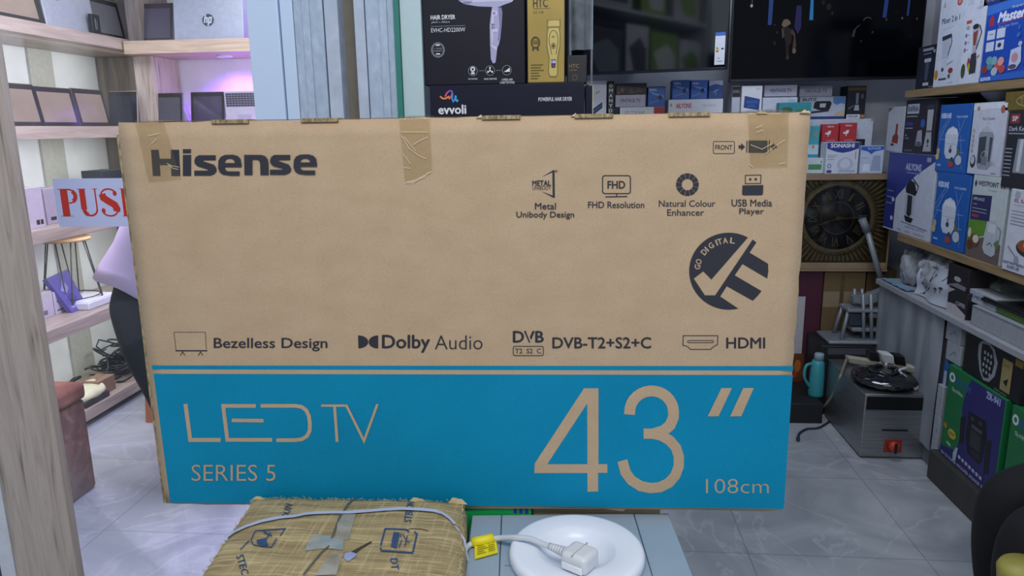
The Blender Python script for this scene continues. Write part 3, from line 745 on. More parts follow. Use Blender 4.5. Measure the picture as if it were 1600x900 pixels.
d.p([(382, 242), (395, 242), (400, 242), (409, 242), (415, 244), (419, 249), (420, 254), (420.5, 273.5), (407.5, 273.5), (407, 255), (405.5, 251), (401.5, 249.5), (395, 249.5), (395, 273.5), (382.5, 273.5)], INK)
fat_s(422.5, 455, 242, 273); fat_e(459, 496, 241, 273)
m_.build('brand_print', tv, origin=tv.location)
# feature icons and captions on the top right
def nxt(name, k_=2):
    global m_
    m_.build(name, tv, origin=tv.location); m_ = MB(); d.mb = m_; d.k = k_
m_, d = tvd(); d.k = 2; T = lambda s, x0, y0, x1, y1, b=.010, mat=INK: d.t(s, x0, y1, x1, y0, mat, b, 3)
CARDP = CARDM
d.p([(863, 267), (866.5, 265.5), (867, 309.5), (863.5, 308)], INK); d.p([(846.5, 276.5), (865, 265.5), (865, 268.5)], INK); d.p([(846, 299), (865, 306), (866, 309.5)], INK)
d.l([(866.5, 267.5), (871.5, 267.5)], .8, INK); d.l([(869, 265), (869, 270)], .8, INK)
T('METAL', 832, 282, 860.5, 290, .03); T('UNIBODY', 832, 290.5, 861, 296.5, -.005)
T('Metal', 836, 317, 868.5, 327); T('Unibody Design', 807, 330.5, 897, 342.5)
nxt('metal_mark')
def rrect(x0, y0, x1, y1, r, w, mat=INK):
    pts = []
    for cx, cy, a in ((x1 - r, y1 - r, 0), (x0 + r, y1 - r, 90), (x0 + r, y0 + r, 180), (x1 - r, y0 + r, 270)):
        pts += [(cx + r * cos(radians(a + t)), cy + r * sin(radians(a + t))) for t in (0, 30, 60, 90)]
    d.l(pts, w, mat, True)
rrect(941.5, 274.5, 985, 302.5, 3.5, 1.8); T('FHD', 949.5, 283, 976.5, 294.5, .03); d.l([(963.5, 303), (963.5, 307.5)], 1.6, INK); d.l([(946, 307.5), (980, 307)], 1.8, INK)
T('FHD Resolution', 919, 315, 1006.5, 325)
nxt('resolution_mark')
for i in range(12):
    a0 = radians(i * 30 + 16); a1 = a0 + radians(27.5)
    pts = [(1074 + 17.8 * cos(a0 + (a1 - a0) * t / 4), 288.5 + 17.8 * sin(a0 + (a1 - a0) * t / 4)) for t in range(5)] + [(1074 + 8.8 * cos(a1 - (a1 - a0) * t / 4), 288.5 + 8.8 * sin(a1 - (a1 - a0) * t / 4)) for t in range(5)]
    d.p(pts, INK, .0004)
d.k = 3
T('Natural Colour', 1029.5, 313, 1117.5, 323); T('Enhancer', 1042.5, 327, 1100, 337)
nxt('colour_mark')
d.l([(1164.5, 287), (1164.5, 274), (1189, 273.5), (1188.5, 286.5)], 1.4, INK, True); d.r(1170.5, 282, 1174, 278.5, INK); d.r(1179, 281.8, 1182.5, 278.3, INK)
d.p([(1160, 289.5), (1192.5, 289), (1192, 303), (1190, 305), (1161.5, 305.3), (1159.3, 303.5)], INK)
T('USB Media', 1143, 311.5, 1206, 322.5); T('Player', 1155, 325.5, 1193.5, 337)
nxt('usb_mark')
rrect(1114.5, 221, 1147.5, 240, 2, 1.1); T('FRONT', 1117.5, 226.5, 1144, 234, .01)
d.p([(1154, 227), (1158, 227), (1158, 223.5), (1164, 229.5), (1158, 235.5), (1158, 232), (1154, 232)], INK)
d.l([(1167, 220), (1166.5, 238.5)], 1.5, INK); d.r(1169.5, 238.5, 1199, 219.5, INK); d.l([(1202, 219), (1201.5, 237.5)], 1.5, INK)
d.p([(1213.5, 226.5), (1209, 226.5), (1209, 223), (1203.5, 229), (1209, 234.5), (1209, 231), (1213.5, 231)], INK)
nxt('front_mark')
# round GO DIGITAL emblem
cx0, cy0 = 1138.7, 423.7; q = lambda x, y: (1000 + x / 3.75, 340 + y / 3.75)
d.k = 2
def on_circle(x, y): return math.atan2((q(x, y)[1] - cy0) / 60.2, (q(x, y)[0] - cx0) / 62)
t0_ = on_circle(637, 108); t1_ = on_circle(575, 527)
arc_ = [(cx0 + 62 * cos(t0_ - (t0_ + 2 * pi - t1_) % (2 * pi) * i / 40), cy0 + 60.2 * sin(t0_ - (t0_ + 2 * pi - t1_) % (2 * pi) * i / 40)) for i in range(41)]
d.p(arc_ + [q(*p) for p in ((470, 462), (508, 402), (660, 487), (688, 460), (712, 430), (555, 338), (600, 272), (745, 357), (752, 315), (750, 270), (642, 205), (682, 145), (660, 128), (440, 455), (380, 455), (315, 357), (370, 315), (418, 363))], INK)
h2 = d.lift(); R_ = 49.5
for i, ch in enumerate('GO DIGITAL'):
    if ch == ' ': continue
    a = radians(188 + i * 10.2 if i < 3 else 188 + i * 10.2 + (0, 0, 0, 0, -3, -3, -2, -6, -6, -3)[i])
    vs, fs = text_geo(ch, .02, 3); cw = 2.2 if ch == 'I' else 7.6; chh = 9.2
    c_ = (cx0 + R_ * cos(a), cy0 + R_ * .975 * sin(a)); rad = (cos(a), sin(a)); tan_ = (-sin(a), cos(a))
    m_.faces([bx(c_[0] + tan_[0] * (u - .5) * cw + rad[0] * (v - .5) * chh, c_[1] + tan_[1] * (u - .5) * cw + rad[1] * (v - .5) * chh) + N * h2 for u, v in vs], fs, CARDP)
# row of features above the panel
nxt('round_emblem')
dash = M('#4a3c30', .7)
for x0, y0, x1, y1, n_ in ((272, 519, 321, 519, 17), (272, 519, 275, 547, 10), (321, 519, 322.5, 546, 10)):
    h = .0004
    for i in range(n_):
        x, y = x0 + (x1 - x0) * (i + .5) / n_, y0 + (y1 - y0) * (i + .5) / n_; d.p([(x - .75, y - .75), (x + .75, y - .75), (x + .75, y + .75), (x - .75, y + .75)], INK, h)
d.r(274.5, 549, 324, 547, INK)
for x in (285.5, 313.5): d.l([(x - 3.5, 555.5), (x, 549.5), (x + 3.5, 555.2)], 1.2, INK)
T('Bezelless Design', 334.5, 528, 511.5, 548.5, .012)
nxt('bezel_mark')
d.p([(559.5, 524)] + [(560 + 15.5 * sin(t), 534.2 - 10.2 * cos(t)) for t in [pi * i / 12 for i in range(13)]] + [(560, 544.5)], INK)
d.p([(591, 524)] + [(590.5 - 14.5 * sin(t), 534.2 - 10.2 * cos(t)) for t in [pi * i / 12 for i in range(13)]] + [(591, 544.5)], INK)
T('Dolby', 597.5, 523.5, 671.5, 550.5, .022); T('Audio', 679.5, 524, 754, 545.8, -.008)
nxt('audio_mark')
T('DVB', 802, 517.5, 849, 535, .03); d.l([(823, 518), (830, 535)], 2.2, CARDP)
rrect(802, 541, 849, 555.5, 2.5, 1.2); T('T2  S2  C', 805, 544.5, 845.5, 552, .005)
T('DVB-T2+S2+C', 863.5, 527, 1017, 544, .018)
nxt('tuner_mark')
d.l([(1067.5, 524.5), (1121.5, 524.5), (1121, 538.5), (1116.5, 540.5), (1110, 545.8), (1079, 546), (1073.5, 541), (1067, 539.5)], 1.3, INK, True)
rrect(1074.5, 532, 1114.5, 535.3, 1.4, 1.1)
T('HDMI', 1135, 527.5, 1195, 544, .018)
m_.build('port_mark', tv, origin=tv.location)
# lettering on the blue panel
m_, d = tvd(); d.k = 4; CARDP2 = CARDM
d.l([(290, 631), (297.5, 687.2), (345, 687.2)], 6.2, CARDP2)
d.l([(400, 634), (349, 634), (355.5, 687), (425.5, 687)], 5.8, CARDP2); d.l([(362.5, 656.5), (412, 657)], 5.6, CARDP2)
d.l([(407.5, 633.8), (462, 633.8), (472, 635.5), (479, 641), (483, 650), (484.5, 662), (484, 673), (480, 681), (472, 686), (462, 687.3), (432, 687.5)], 5.8, CARDP2)
d.l([(502, 633.5), (543, 633.5)], 3.6, CARDP2); d.l([(523, 634), (527, 690)], 4.4, CARDP2); d.l([(541, 632), (569, 688.5), (590, 631)], 3.8, CARDP2)
T('SERIES 5', 300, 725.5, 431, 751, -.006, CARDP2)
nxt('series_print', 4)
# numerals
d.p([(912.5, 606.5), (935, 606.5), (935, 725), (949, 725), (949, 738.5), (934.5, 738.5), (934.5, 767.5), (918, 768), (917.8, 738.8), (835, 739), (835.5, 724)], CARDP2)
d.p([(917.5, 630), (917.8, 725), (855, 725)], TEAL)
c3 = []
for t in range(180, -101 + 0, -12): c3.append((1018.5 + 33 * cos(radians(t)), 646 - 34.5 * sin(radians(t))))
pts3 = [(983.5, 647.5)] + [(1018 - 34.2 * cos(radians(t)), 643.5 - 33 * sin(radians(t))) for t in range(0, 181, 12)] + [(1052, 652), (1047, 664), (1037, 672.5), (1022, 677)]
d.l(pts3, 17, CARDP2)
low = [(1005, 677.3), (1022, 677.3)] + [(1020 + 42 * sin(radians(t)), 720 - 42.8 * cos(radians(t))) for t in range(8, 265, 12)]
low = [(1005.5, 677.3), (1020, 677.3), (1033, 680.3), (1046, 687.5), (1056, 699), (1060.5, 713), (1060.3, 728), (1055, 742.5), (1045, 754), (1031, 760.8), (1017, 762.3), (1001, 759.2), (987, 750.5), (977.5, 738), (972.3, 719.3)]
d.l(low, 16, CARDP2)
d.p([(1127, 606), (1143.5, 606), (1122.5, 650), (1105.5, 650.3)], CARDP2); d.p([(1161, 606), (1177.5, 605.8), (1158, 650), (1140.5, 650.2)], CARDP2)
nxt('size_numeral', 4)
T('108cm', 1103, 748, 1201, 770.5, -.012, CARDP2)
m_.build('size_caption', tv, origin=tv.location)

# tapes on the carton
def tape(pts, mat, wrinkles=(), **k):
    m_, d = tvd(); d.k = 8
    n_ = 7; h = .0018
    (a0, a1), (b0, b1) = (pts[0], pts[1]), (pts[3], pts[2])
    rows = []
    for j in range(n_ + 1):
        f = j / n_; l_ = Vector(a0).lerp(Vector(b0), f); r_ = Vector(a1).lerp(Vector(b1), f)
        rows.append([bx(*(l_.lerp(r_, i / 4))) + N * (h + .0005 * noise.noise(Vector((i * .9, j * .8, pts[0][0])))) for i in range(5)])
    m_.ring_strip(rows, mat, False, True, False)
    top = [bx(*Vector(a0).lerp(Vector(a1), i / 4)) for i in range(5)]
    zt_ = ZB + H_ + .0035
    m_.ring_strip([rows[0], [Vector((p.x, p.y, zt_)) + N * .001 for p in top], [Vector((p.x, p.y, zt_)) - N * .09 for p in top]], mat, False, True, False)
    for w_ in wrinkles: d.k = 22; d.l(w_, .75, M('#d6cab0', .25, var=0))
    return m_.build('packing_tape', tv, origin=tv.location, recalc=False, **k)
tape([(212, 192), (257, 191.5), (284, 280), (233, 285)], TAPE, ([(262, 255), (270, 259), (281, 261)], [(264, 258), (272, 263), (280, 264.5)], [(232, 212), (250, 208)], [(238, 224), (246, 217)]), label='brown tape across the left of the brand print')
tape([(624, 188), (671.5, 186.5), (676, 268), (633, 285)], TAPE, ([(628, 212), (640, 232), (655, 243), (667, 248)], [(646, 226), (657, 219), (669, 214)], [(630, 240), (642, 256)], [(632, 261), (642, 263)], [(627, 206), (669, 206)], [(632, 214), (650, 236)], [(634, 285), (646, 285), (656, 279), (664, 276), (668, 270), (676, 268)], [(636, 283.5), (650, 282), (660, 275.5), (672, 269.5)]), label='brown tape with a torn whitish end')
tape([(1168, 180), (1232, 179), (1230, 262), (1172, 262)], TAPE, ([(1180, 200), (1190, 196)], [(1181, 207), (1192, 203)], [(1172, 226), (1190, 233), (1206, 224)], [(1195, 240), (1208, 230), (1226, 218)], [(1170, 256), (1176, 261)], [(1216, 256), (1226, 254)]), label='brown tape over the thickness mark')
# cut corrugated hand-slot edges along the top, flaps at left and bottom
for x0, x1 in ((330, 388), (470, 528), (753, 813), (898, 958), (1045, 1110)):
    m_ = MB(); y_ = 191 - (x0 - 182) * .0157
    p0, p1 = bx(x0, y_), bx(x1, y_ - .9); p0.z = p1.z = ZB + H_
    m_.prism([p0 + Vz * -.0035 + N * .001, p1 + Vz * -.0035 + N * .001, p1 + Vz * .0025, p0 + Vz * .0025], -N * .03, CARDEDGE)
    m_.build('cut_edge', tv, origin=tv.location)
m_ = MB(); m_.prism([tvp(-.0035, .0, .004), tvp(.001, .004, .004), tvp(.001, .975, .004), tvp(-.0045, .97, .004), tvp(-.003, .6, .004), tvp(-.0045, .3, .004)], -N * .008, CARDEDGE); m_.build('side_flap', tv, origin=tv.location)
m_ = MB()
m_.prism([tvp(.49, -.009, .01), tvp(.72, -.006, .01), tvp(.75, -.012, .01), tvp(.76, .001, .01), tvp(.49, .001, .01)], -N * .004, M('#cdbd9c', .8)); m_.build('bottom_flap', tv, origin=tv.location)
for xx in (752, 900, 1190, 1258):           # small torn tufts of card standing up on the top edge
    m_ = MB(); p0 = bx(xx, 184); p0.z = ZB + H_ - .001
    m_.prism([p0 - U * .008, p0 + U * .009, p0 + U * .005 + Vz * .003, p0 + U * .002 + Vz * .0025, p0 - U * .001 + Vz * .005, p0 - U * .005 + Vz * .002], -N * .003, M('#cbb892', .85)); m_.build('torn_tuft', tv, origin=tv.location)
m_ = MB(); p0 = tvp(.5, 1, 0); m_.box((-W_ / 2 + .002, .066, .001), (W_ / 2 - .002, .069, .0022), M('#6d5a40'), 0, Matrix.Translation(tvp(.5, 1, 0)) @ Matrix.Rotation(yawT, 4, 'Z')); m_.build('top_seam', tv, origin=tv.location)

# green carton under the television carton
mb = MB(); gm = Matrix.Translation(O_ + U * .70) @ Matrix.Rotation(yawT, 4, 'Z'); GRN = M('#0f9a4e', .5)
mb.box((-.235, .012, 0), (-.030, .125, ZB - .0035), GRN, .003, gm)
dd = D(mb, lambda a, b, k: gm @ Vector((-.235 + a * .205, .012 - k, b * (ZB - .004))), .8 / .205); dd.r(.84, .985, .87, .998, M('#1c2f8c')).r(.89, .985, .92, .998, M('#1c2f8c')).r(.94, .985, .97, .998, M('#1c2f8c')).r(.1, .3, .9, .6, M('#e8ece8'))
mb.build('green_carton', label='tall green carton standing upright under the television carton', cat='carton')

mb = MB(); mb.box((-.027, .018, 0), (.20, .125, ZB - .0035), M('#84745a', .7), .003, gm); mb.build('brown_carton', label='tall brown carton beside the green one under the television carton', cat='carton')

# ---------------------------------------------------------------- white and grey washer with plug
ZW = .800
p_bl = P(737, 804, 'Z', ZW); p_br = P(1044, 801, 'Z', ZW); ww = (p_br - p_bl).length; uw = (p_br - p_bl).normalized(); nw = Vector((uw.y, -uw.x, 0))
e = empty('mini_washer', Vector((p_bl + p_br) / 2 + nw * .19 - Vector((0, 0, ZW - .456))), label='small grey appliance with round white lid below the television carton', cat='appliance')
GREYP = ramp_mat('grey_plastic', [(.3, '#8fa0b0'), (.7, '#9aabba')], .35, nscale=5)
WHITEP = ramp_mat('white_plastic', [(.3, '#dde3f0'), (.7, '#e6ebf6')], .3, nscale=6)
wm = Matrix((uw, -nw, Vector((0, 0, 1)))).transposed().to_4x4(); wm.translation = Vector((p_bl.x, p_bl.y, .456)) + nw * .40
hw = ZW - .456
mb = MB(); mb.box((-.004, 0, 0), (ww + .006, .40, hw - .012), GREYP, .012, wm, 3)
mb.box((0.001, .001, hw - .0125), (.0535, .398, hw), GREYP, .0015, wm); mb.box((.0545, .001, hw - .0125), (ww - .0625, .398, hw), GREYP, .0015, wm); mb.box((ww - .0615, .001, hw - .0125), (ww, .398, hw), GREYP, .0015, wm)
mb.build('housing', e)
cw = P(901, 874, 'Z', ZW)
mb = MB(); mb.lathe(cw + Vector((0, 0, .0005)), [(.001, .0), (.105, 0), (.108, .004), (.108, .014), (.1055, .019), (.102, .021), (.098, .0215), (.066, .0213), (.060, .019), (.052, .010), (.045, .003), (.036, .0015), (.001, .001)], WHITEP, 64)
mb.build('round_lid', e)
mb = MB(); a = cw + Vector((-.01, .065, .012))
mb.tube([cw + Vector((.085 * cos(t), .085 * sin(t), .0205)) for t in [radians(x) for x in range(70, 121, 6)]], .0012, M('#a9aeb6', .6), 6); mb.tube([cw + Vector((.085 * cos(t), .085 * sin(t), .0205)) for t in [radians(x) for x in range(-30, 31, 6)]], .0012, M('#b4b9c0', .6), 6); mb.tube([cw + Vector((.06 * cos(t), .064 * sin(t), .0175)) for t in [radians(x) for x in range(165, 211, 6)]], .0012, M('#b4b9c0', .6), 6)
mb.build('grip_rib', e)
mb = MB(); z_ = hw
ft = [(ww * .10, .255, hw + .0006), (ww * .30, .255, hw + .0006), (ww * .30, .30, hw + .0006), (ww * .10, .30, hw + .0006)]
mb.tube([wm @ Vector((.062, .24, hw + .0005)), wm @ Vector((.10, .24, hw + .0005))], .0008, M('#7c8a98'), 6); mb.build('moulded_line', e)

# plug and flex lying on the lid
zc = ZW + .0165
pg = empty('power_plug', cw + Vector((.0, -.01, .0215)), label='white three pin plug and cord with yellow tag resting on the round lid', cat='plug')
PW = M('#d0d4d8', .35, var=.02)
mb = MB()
pc = P(905, 873, 'Z', ZW + .035); pd = (P(930, 886, 'Z', ZW + .03) - P(862, 859, 'Z', ZW + .03)).normalized(); ps = Vector((-pd.y, pd.x, 0))
mp = Matrix((pd, ps, Vector((0, 0, 1)))).transposed().to_4x4(); mp.translation = Vector((pc.x, pc.y, ZW + .0215))
mb.box((-.022, -.022, .0), (.024, .022, .030), PW, .008, mp, 4); mb.box((-.017, -.025, .004), (.020, -.0215, .016), M('#e2e5ea', .3), .002, mp); mb.box((.0, -.0225, .028), (.0012, .0225, .0306), M('#a8acb2'), 0, mp)
mb.build('plug_body', pg)
mb = MB()
for xx, yy in ((.010, 0), (-.008, -.011), (-.008, .011)): mb.box((xx - .002, yy - .0035, -.0125), (xx + .002, yy + .0035, .001), M('#b9a26a', .3, .9), .0005, mp)
mb.build('pin', pg)
st = mp @ Vector((-.021, 0, .015)); dr = -pd
mb = MB()
for i in range(6): 
    c = st + dr * (.002 + i * .0052); mb.tube([c, c + dr * .0034], [.0088 - i * .0006] * 2, PW, 12)
mb.tube([st, st + dr * .034], .0058, PW, 10); mb.build('strain_relief', pg)
z1 = ZW + .021
kp = [st + dr * .030] + [P(x, y, 'Z', z) for x, y, z in ((848, 850, ZW + .034), (828, 842, ZW + .032), (805, 840, ZW + .026), (778, 841, ZW + .012), (752, 845, ZW + .008), (733, 852, ZW + .006), (723, 866, ZW + .004))]
e1 = P(717, 890, 'Z', ZW - .03); kp += [e1, Vector((e1.x + .001, e1.y - .03, ZW - .13)), Vector((e1.x + .001, e1.y - .035, ZW - .33))]
def smooth(pts, n=6):
    pts = [Vector(p) for p in pts]; out = []
    for i in range(len(pts) - 1):
        p0, p1, p2, p3 = pts[max(i - 1, 0)], pts[i], pts[i + 1], pts[min(i + 2, len(pts) - 1)]
        for k in range(n):
            t = k / n; out.append(.5 * ((2 * p1) + (p2 - p0) * t + (2 * p0 - 5 * p1 + 4 * p2 - p3) * t * t + (3 * p1 - p0 - 3 * p2 + p3) * t ** 3))
    return out + [pts[-1]]
mb = MB(); mb.tube(smooth(kp), .0048, M('#c9d0d6', .4, var=.02), 10); mb.build('cord', pg)
YEL = M('#e3d51c', .5, var=.03)
a, b = P(737, 848, 'Z', ZW + .008), P(771, 841, 'Z', ZW + .011); mb = MB(); mb.tube([a, a.lerp(b, .33), a.lerp(b, .66), b], [.0075, .0085, .008, .0085], YEL, 12)
slv = mb.build('tag_sleeve', pg)
mb = MB(); c0 = a.lerp(b, .12); c1 = a.lerp(b, 1.12); q0 = P(742, 874, 'Z', ZW + .003); q1 = P(778, 864, 'Z', ZW + .003); c0.z -= .004; c1.z -= .004
mb.prism([c0, c1, q1, q0], (0, 0, .0008), YEL); fl = lambda u_, v_, k: c0.lerp(c1, u_).lerp(q0.lerp(q1, u_), v_) + Vector((0, 0, .0012 + k)); dq = D(mb, fl, .8, .0002)
for r_ in range(5): dq.r(.12, .18 + r_ * .15, .5 + .3 * ((r_ * 7) % 3 - 1) * .3, .22 + r_ * .15, M('#6a641a')).r(.6, .18 + r_ * .15, .9, .22 + r_ * .15, M('#6a641a'))
mb.build('yellow_tag', slv)

# ---------------------------------------------------------------- woven sack parcel
ZS = .850
sk = empty('wrapped_parcel', Vector((-.39, 1.0, .456)), label='carton wrapped in frayed brown woven sacking with blue stencil marks', cat='parcel')
def sack_extra(nt, tc, col):
    L = nt.links.new; out = col
    for sc_, br_, st_ in (((3, 80, 2), '#c9b78c', .55), ((60, 3, 2), '#c9b78c', .36)):
        mpn = nt.nodes.new('ShaderNodeMapping'); mpn.inputs['Scale'].default_value = sc_
        nz_ = nt.nodes.new('ShaderNodeTexNoise'); nz_.inputs['Scale'].default_value = 3.2; nz_.inputs['Detail'].default_value = 3; nz_.inputs['Distortion'].default_value = .5
        rr = nt.nodes.new('ShaderNodeValToRGB'); rr.color_ramp.elements[0].position = .54; rr.color_ramp.elements[0].color = (0, 0, 0, 1); rr.color_ramp.elements[1].position = .64; rr.color_ramp.elements[1].color = (st_, st_, st_, 1)
        mx = nt.nodes.new('ShaderNodeMix'); mx.data_type = 'RGBA'; mx.inputs[7].default_value = lin(br_)
        L(tc.outputs['Object'], mpn.inputs[0]); L(mpn.outputs[0], nz_.inputs['Vector']); L(nz_.outputs['Fac'], rr.inputs[0]); L(rr.outputs[0], mx.inputs[0]); L(out, mx.inputs[6]); out = mx.outputs[2]
    return out
SACK = ramp_mat('woven_sacking', [(.25, '#7c6b50'), (.45, '#96855f'), (.6, '#a4946c'), (.8, '#b2a37c')], .85, vec_scale=(2, 12, 2), nscale=5, detail=7, distort=.5, bump=.5, extra=sack_extra)
ta, tb = P(398, 772, 'Z', ZS), P(722, 779, 'Z', ZS); tc_, td_ = P(305, 905, 'Z', ZS), P(716, 905, 'Z', ZS)
u_s = (tb - ta).normalized(); 
fx = lambda s_, t_: ta.lerp(tb, s_).lerp(tc_.lerp(td_, s_), t_)          # s across, t towards the viewer (t=1 at the frame's edge)
def top(s_, t_):
    p = fx(s_, t_); ed = max(0, min(s_, 1 - s_)); p.z = ZS - .010 + .010 * min(1, ed * 9) ** .5 * min(1, max(0, t_ + .02) * 6) ** .5
    p.z += .0035 * noise.noise(Vector((s_ * 5, t_ * 4, 1))) + .0015 * noise.noise(Vector((s_ * 18, t_ * 3, 5))); return p
TN = 1.75
mb = MB(); ns, ntt = 40, 40
rows = []
for j in range(ntt + 1):
    t_ = j / ntt * TN
    row = [top(i / ns, t_) for i in range(ns + 1)]
    L_, R_2 = row[0].copy(), row[-1].copy(); wob = lambda z: .004 * noise.noise(Vector((t_ * 5, z * 20, 2)))
    left = [Vector((L_.x - .006 + wob(z), L_.y, z)) for z in (.458, .6, .75, .82)]; right = [Vector((R_2.x + .008 + wob(z), R_2.y, z)) for z in (.82, .75, .6, .458)]
    rows.append(left + row + right)
for r_ in rows: pass
back = [Vector((p.x, p.y, p.z)) for p in rows[0]]
mb.ring_strip(rows, SACK, True, True, True)
mb.build('sacking', sk)
INKB = M('#2f4a72', .8, var=.15, scale=60)
mb = MB(); dz = D(mb, lambda a_, b_, k: top(a_, b_) + Vector((0, 0, .0016 + k)), 1.0, .0003)
def invs(px, py):
    p = P(px, py, 'Z', ZS); t_ = (ta.y - p.y) / (ta.y - tc_.y); l_ = ta.lerp(tc_, t_); r_ = tb.lerp(td_, t_); return ((p.x - l_.x) / (r_.x - l_.x), t_)
dz.mp = lambda x, y, k: (lambda st_: top(*st_) + Vector((0, 0, .0010 + k)))(invs(x, y))
tx = lambda x, y: (290 + x * .28125, 750 + y * .28125)
def vtext(s, c, d_, up, wd, ht):
    """stencil text along direction d_ (photo plane of the lid)"""
    vs, fs = text_geo(s, .01, 2); h = dz.lift(); mb.faces([dz.mp(c[0] + d_[0] * (a - .5) * wd + up[0] * (b - .5) * ht, c[1] + d_[1] * (a - .5) * wd + up[1] * (b - .5) * ht, h) for a, b in vs], fs, INKB)
dz.mb = mb; dz.k = 0
vtext('DUIN', tx(562, 175), (.28, -.96), (-.96, -.2), 24, 11); mb.build('stencil_mark', sk); mb = MB(); dz.mb = mb; dz.k = 0
vtext('STEC', tx(310, 480), (.25, .97), (.97, -.2), 32, 12)
mb.build('stencil_mark', sk); mb = MB(); dz.mb = mb; dz.k = 0
vtext('STBION', tx(1237, 190), (.18, -.98), (-.98, -.1), 38, 12); mb.build('stencil_mark', sk); mb = MB(); dz.mb = mb; dz.k = 0
vtext('DT', tx(1145, 510), (.1, .99), (.99, -.05), 20, 12)
mb.build('stencil_mark', sk); mb = MB(); dz.mb = mb; dz.k = 0
for pts in ([(385, 290), (548, 283), (520, 320)], [(385, 290), (360, 340), (372, 372)], [(372, 372), (470, 382), (500, 335)], [(300, 395), (350, 345)]): dz.l([tx(*p) for p in pts], 1.6, INKB)
dz.p([tx(*p) for p in ((390, 345), (440, 330), (452, 370), (420, 378), (395, 362))], INKB).l([tx(430, 300), tx(475, 320)], 2.2, INKB).l([tx(470, 300), tx(440, 340)], 1.5, INKB)
mb.build('stencil_mark', sk); mb = MB(); dz.mb = mb; dz.k = 0
for pts in ([(1100, 298), (1215, 302), (1232, 318)], [(1100, 298), (1072, 390)], [(1262, 318), (1275, 330), (1250, 440)], [(1070, 405), (1075, 425), (1250, 445)]): dz.l([tx(*p) for p in pts], 2.6, INKB)
dz.p([tx(*p) for p in ((1145, 320), (1180, 325), (1160, 415), (1128, 405))], INKB)
for pts in ([(1188, 330), (1182, 350)], [(1196, 335), (1215, 370)], [(1222, 345), (1205, 410)], [(1190, 370), (1172, 415)], [(1210, 380), (1235, 385)]): dz.l([tx(*p) for p in pts], 1.6, INKB)
mb.build('stencil_mark', sk)
DKT = M('#3e3629', .9)
mb = MB(); dz.mb = mb; dz.k = 0
dz.p([tx(*p) for p in ((905, 425), (950, 395), (1020, 362), (1022, 372), (965, 402), (935, 432), (910, 445), (870, 460), (868, 430))], DKT).l([tx(1215, 310), tx(1240, 298), tx(1300, 297), tx(1338, 306)], .9, DKT)
mb.build('tear', sk)
mb = MB(); dz.mb = mb
dz.p([tx(*p) for p in ((872, 436), (905, 428), (938, 438), (930, 458), (890, 486), (866, 470))], M('#9aa3c8', .35)); mb.build('film_showing', sk)
mb = MB(); dz.mb = mb; dz.k = 2
for pts in ([(850, 90), (935, 85), (950, 190), (905, 330), (870, 400), (760, 420), (700, 420), (800, 300), (860, 200)],):
    dz.p([tx(*p) for p in ((865, 175), (945, 180), (925, 260), (895, 355), (820, 355), (838, 260))], TAPEW)
dz.p([tx(*p) for p in ((708, 318), (800, 330), (868, 360), (862, 420), (770, 400), (652, 410), (668, 368))], TAPEW); dz.p([tx(*p) for p in ((800, 430), (860, 450), (820, 560), (700, 560))], TAPEW)
mb.build('clear_tape', sk)
mb = MB(); dz.mb = mb; dz.k = 5; dz.l([tx(*p) for p in ((936, 86), (900, 140), (850, 225), (812, 320), (800, 350))], 3.2, M('#5b5a56', .5)); dz.l([tx(*p) for p in ((790, 385), (745, 430), (690, 500), (640, 560))], 2.6, M('#5b5a56', .5)); mb.build('dark_strap', sk)
mb = MB(); dz.mb = mb; dz.k = 9; band = [(215, 308), (260, 285), (330, 262), (420, 245), (520, 228), (600, 222), (660, 212), (710, 203), (800, 199), (900, 196), (1000, 194), (1100, 189), (1200, 188), (1300, 190), (1370, 196), (1420, 212), (1460, 235), (1490, 265)]
m0 = M('#b4bcd6', .45, var=.04); dz.l([tx(*p) for p in band], 4.6, m0)
p_e = top(*invs(*tx(1490, 265))); rr_ = top(1, invs(*tx(1500, 300))[1]); mb.tube([p_e, rr_ + Vector((.006, -.005, -.006)), rr_ + Vector((.0125, -.008, -.05)), rr_ + Vector((.0135, -.008, -.2))], .0022, m0, 6)
p_e = top(*invs(*tx(215, 308))); rr_ = top(0, invs(*tx(215, 308))[1]); mb.tube([p_e, rr_ + Vector((-.006, -.002, -.01)), rr_ + Vector((-.012, -.003, -.2))], .0022, m0, 6)
mb.build('white_strap', sk)
# frayed threads on the edges: uncountable
random.seed(9); mb = MB(); FR = M('#cbb98a', .9, var=.2)
for k_ in range(300):
    w_ = random.random()
    if w_ < .45: s_, t_ = random.random(), 0
    elif w_ < .72: s_, t_ = 0, random.random() * 1.1
    else: s_, t_ = 1, random.random() * 1.1
    p = top(s_, t_); ln = random.uniform(.003, .008); dv = Vector((random.gauss(0, .6), random.gauss(0, .6), random.uniform(-.4, .8))).normalized() * ln
    if t_ == 0 and dv.y > 0: dv.y *= -.2
    mb.tube([p, p + dv * .6 + Vector((0, 0, .002)), p + dv], .0004, FR, 3, False)
for s_, ln in ((.78, .014), (.80, .010), (.965, .02), (.99, .018), (.02, .01)):
    p = top(s_, .01); mb.prism([p - u_s * .012, p + u_s * .012, p + u_s * .004 + Vector((0, 0, ln * .5)), p - u_s * .004 + Vector((0, 0, ln * .55))], (0, -.0015, 0), FR)
mb.build('frayed_threads', sk, kind='stuff')

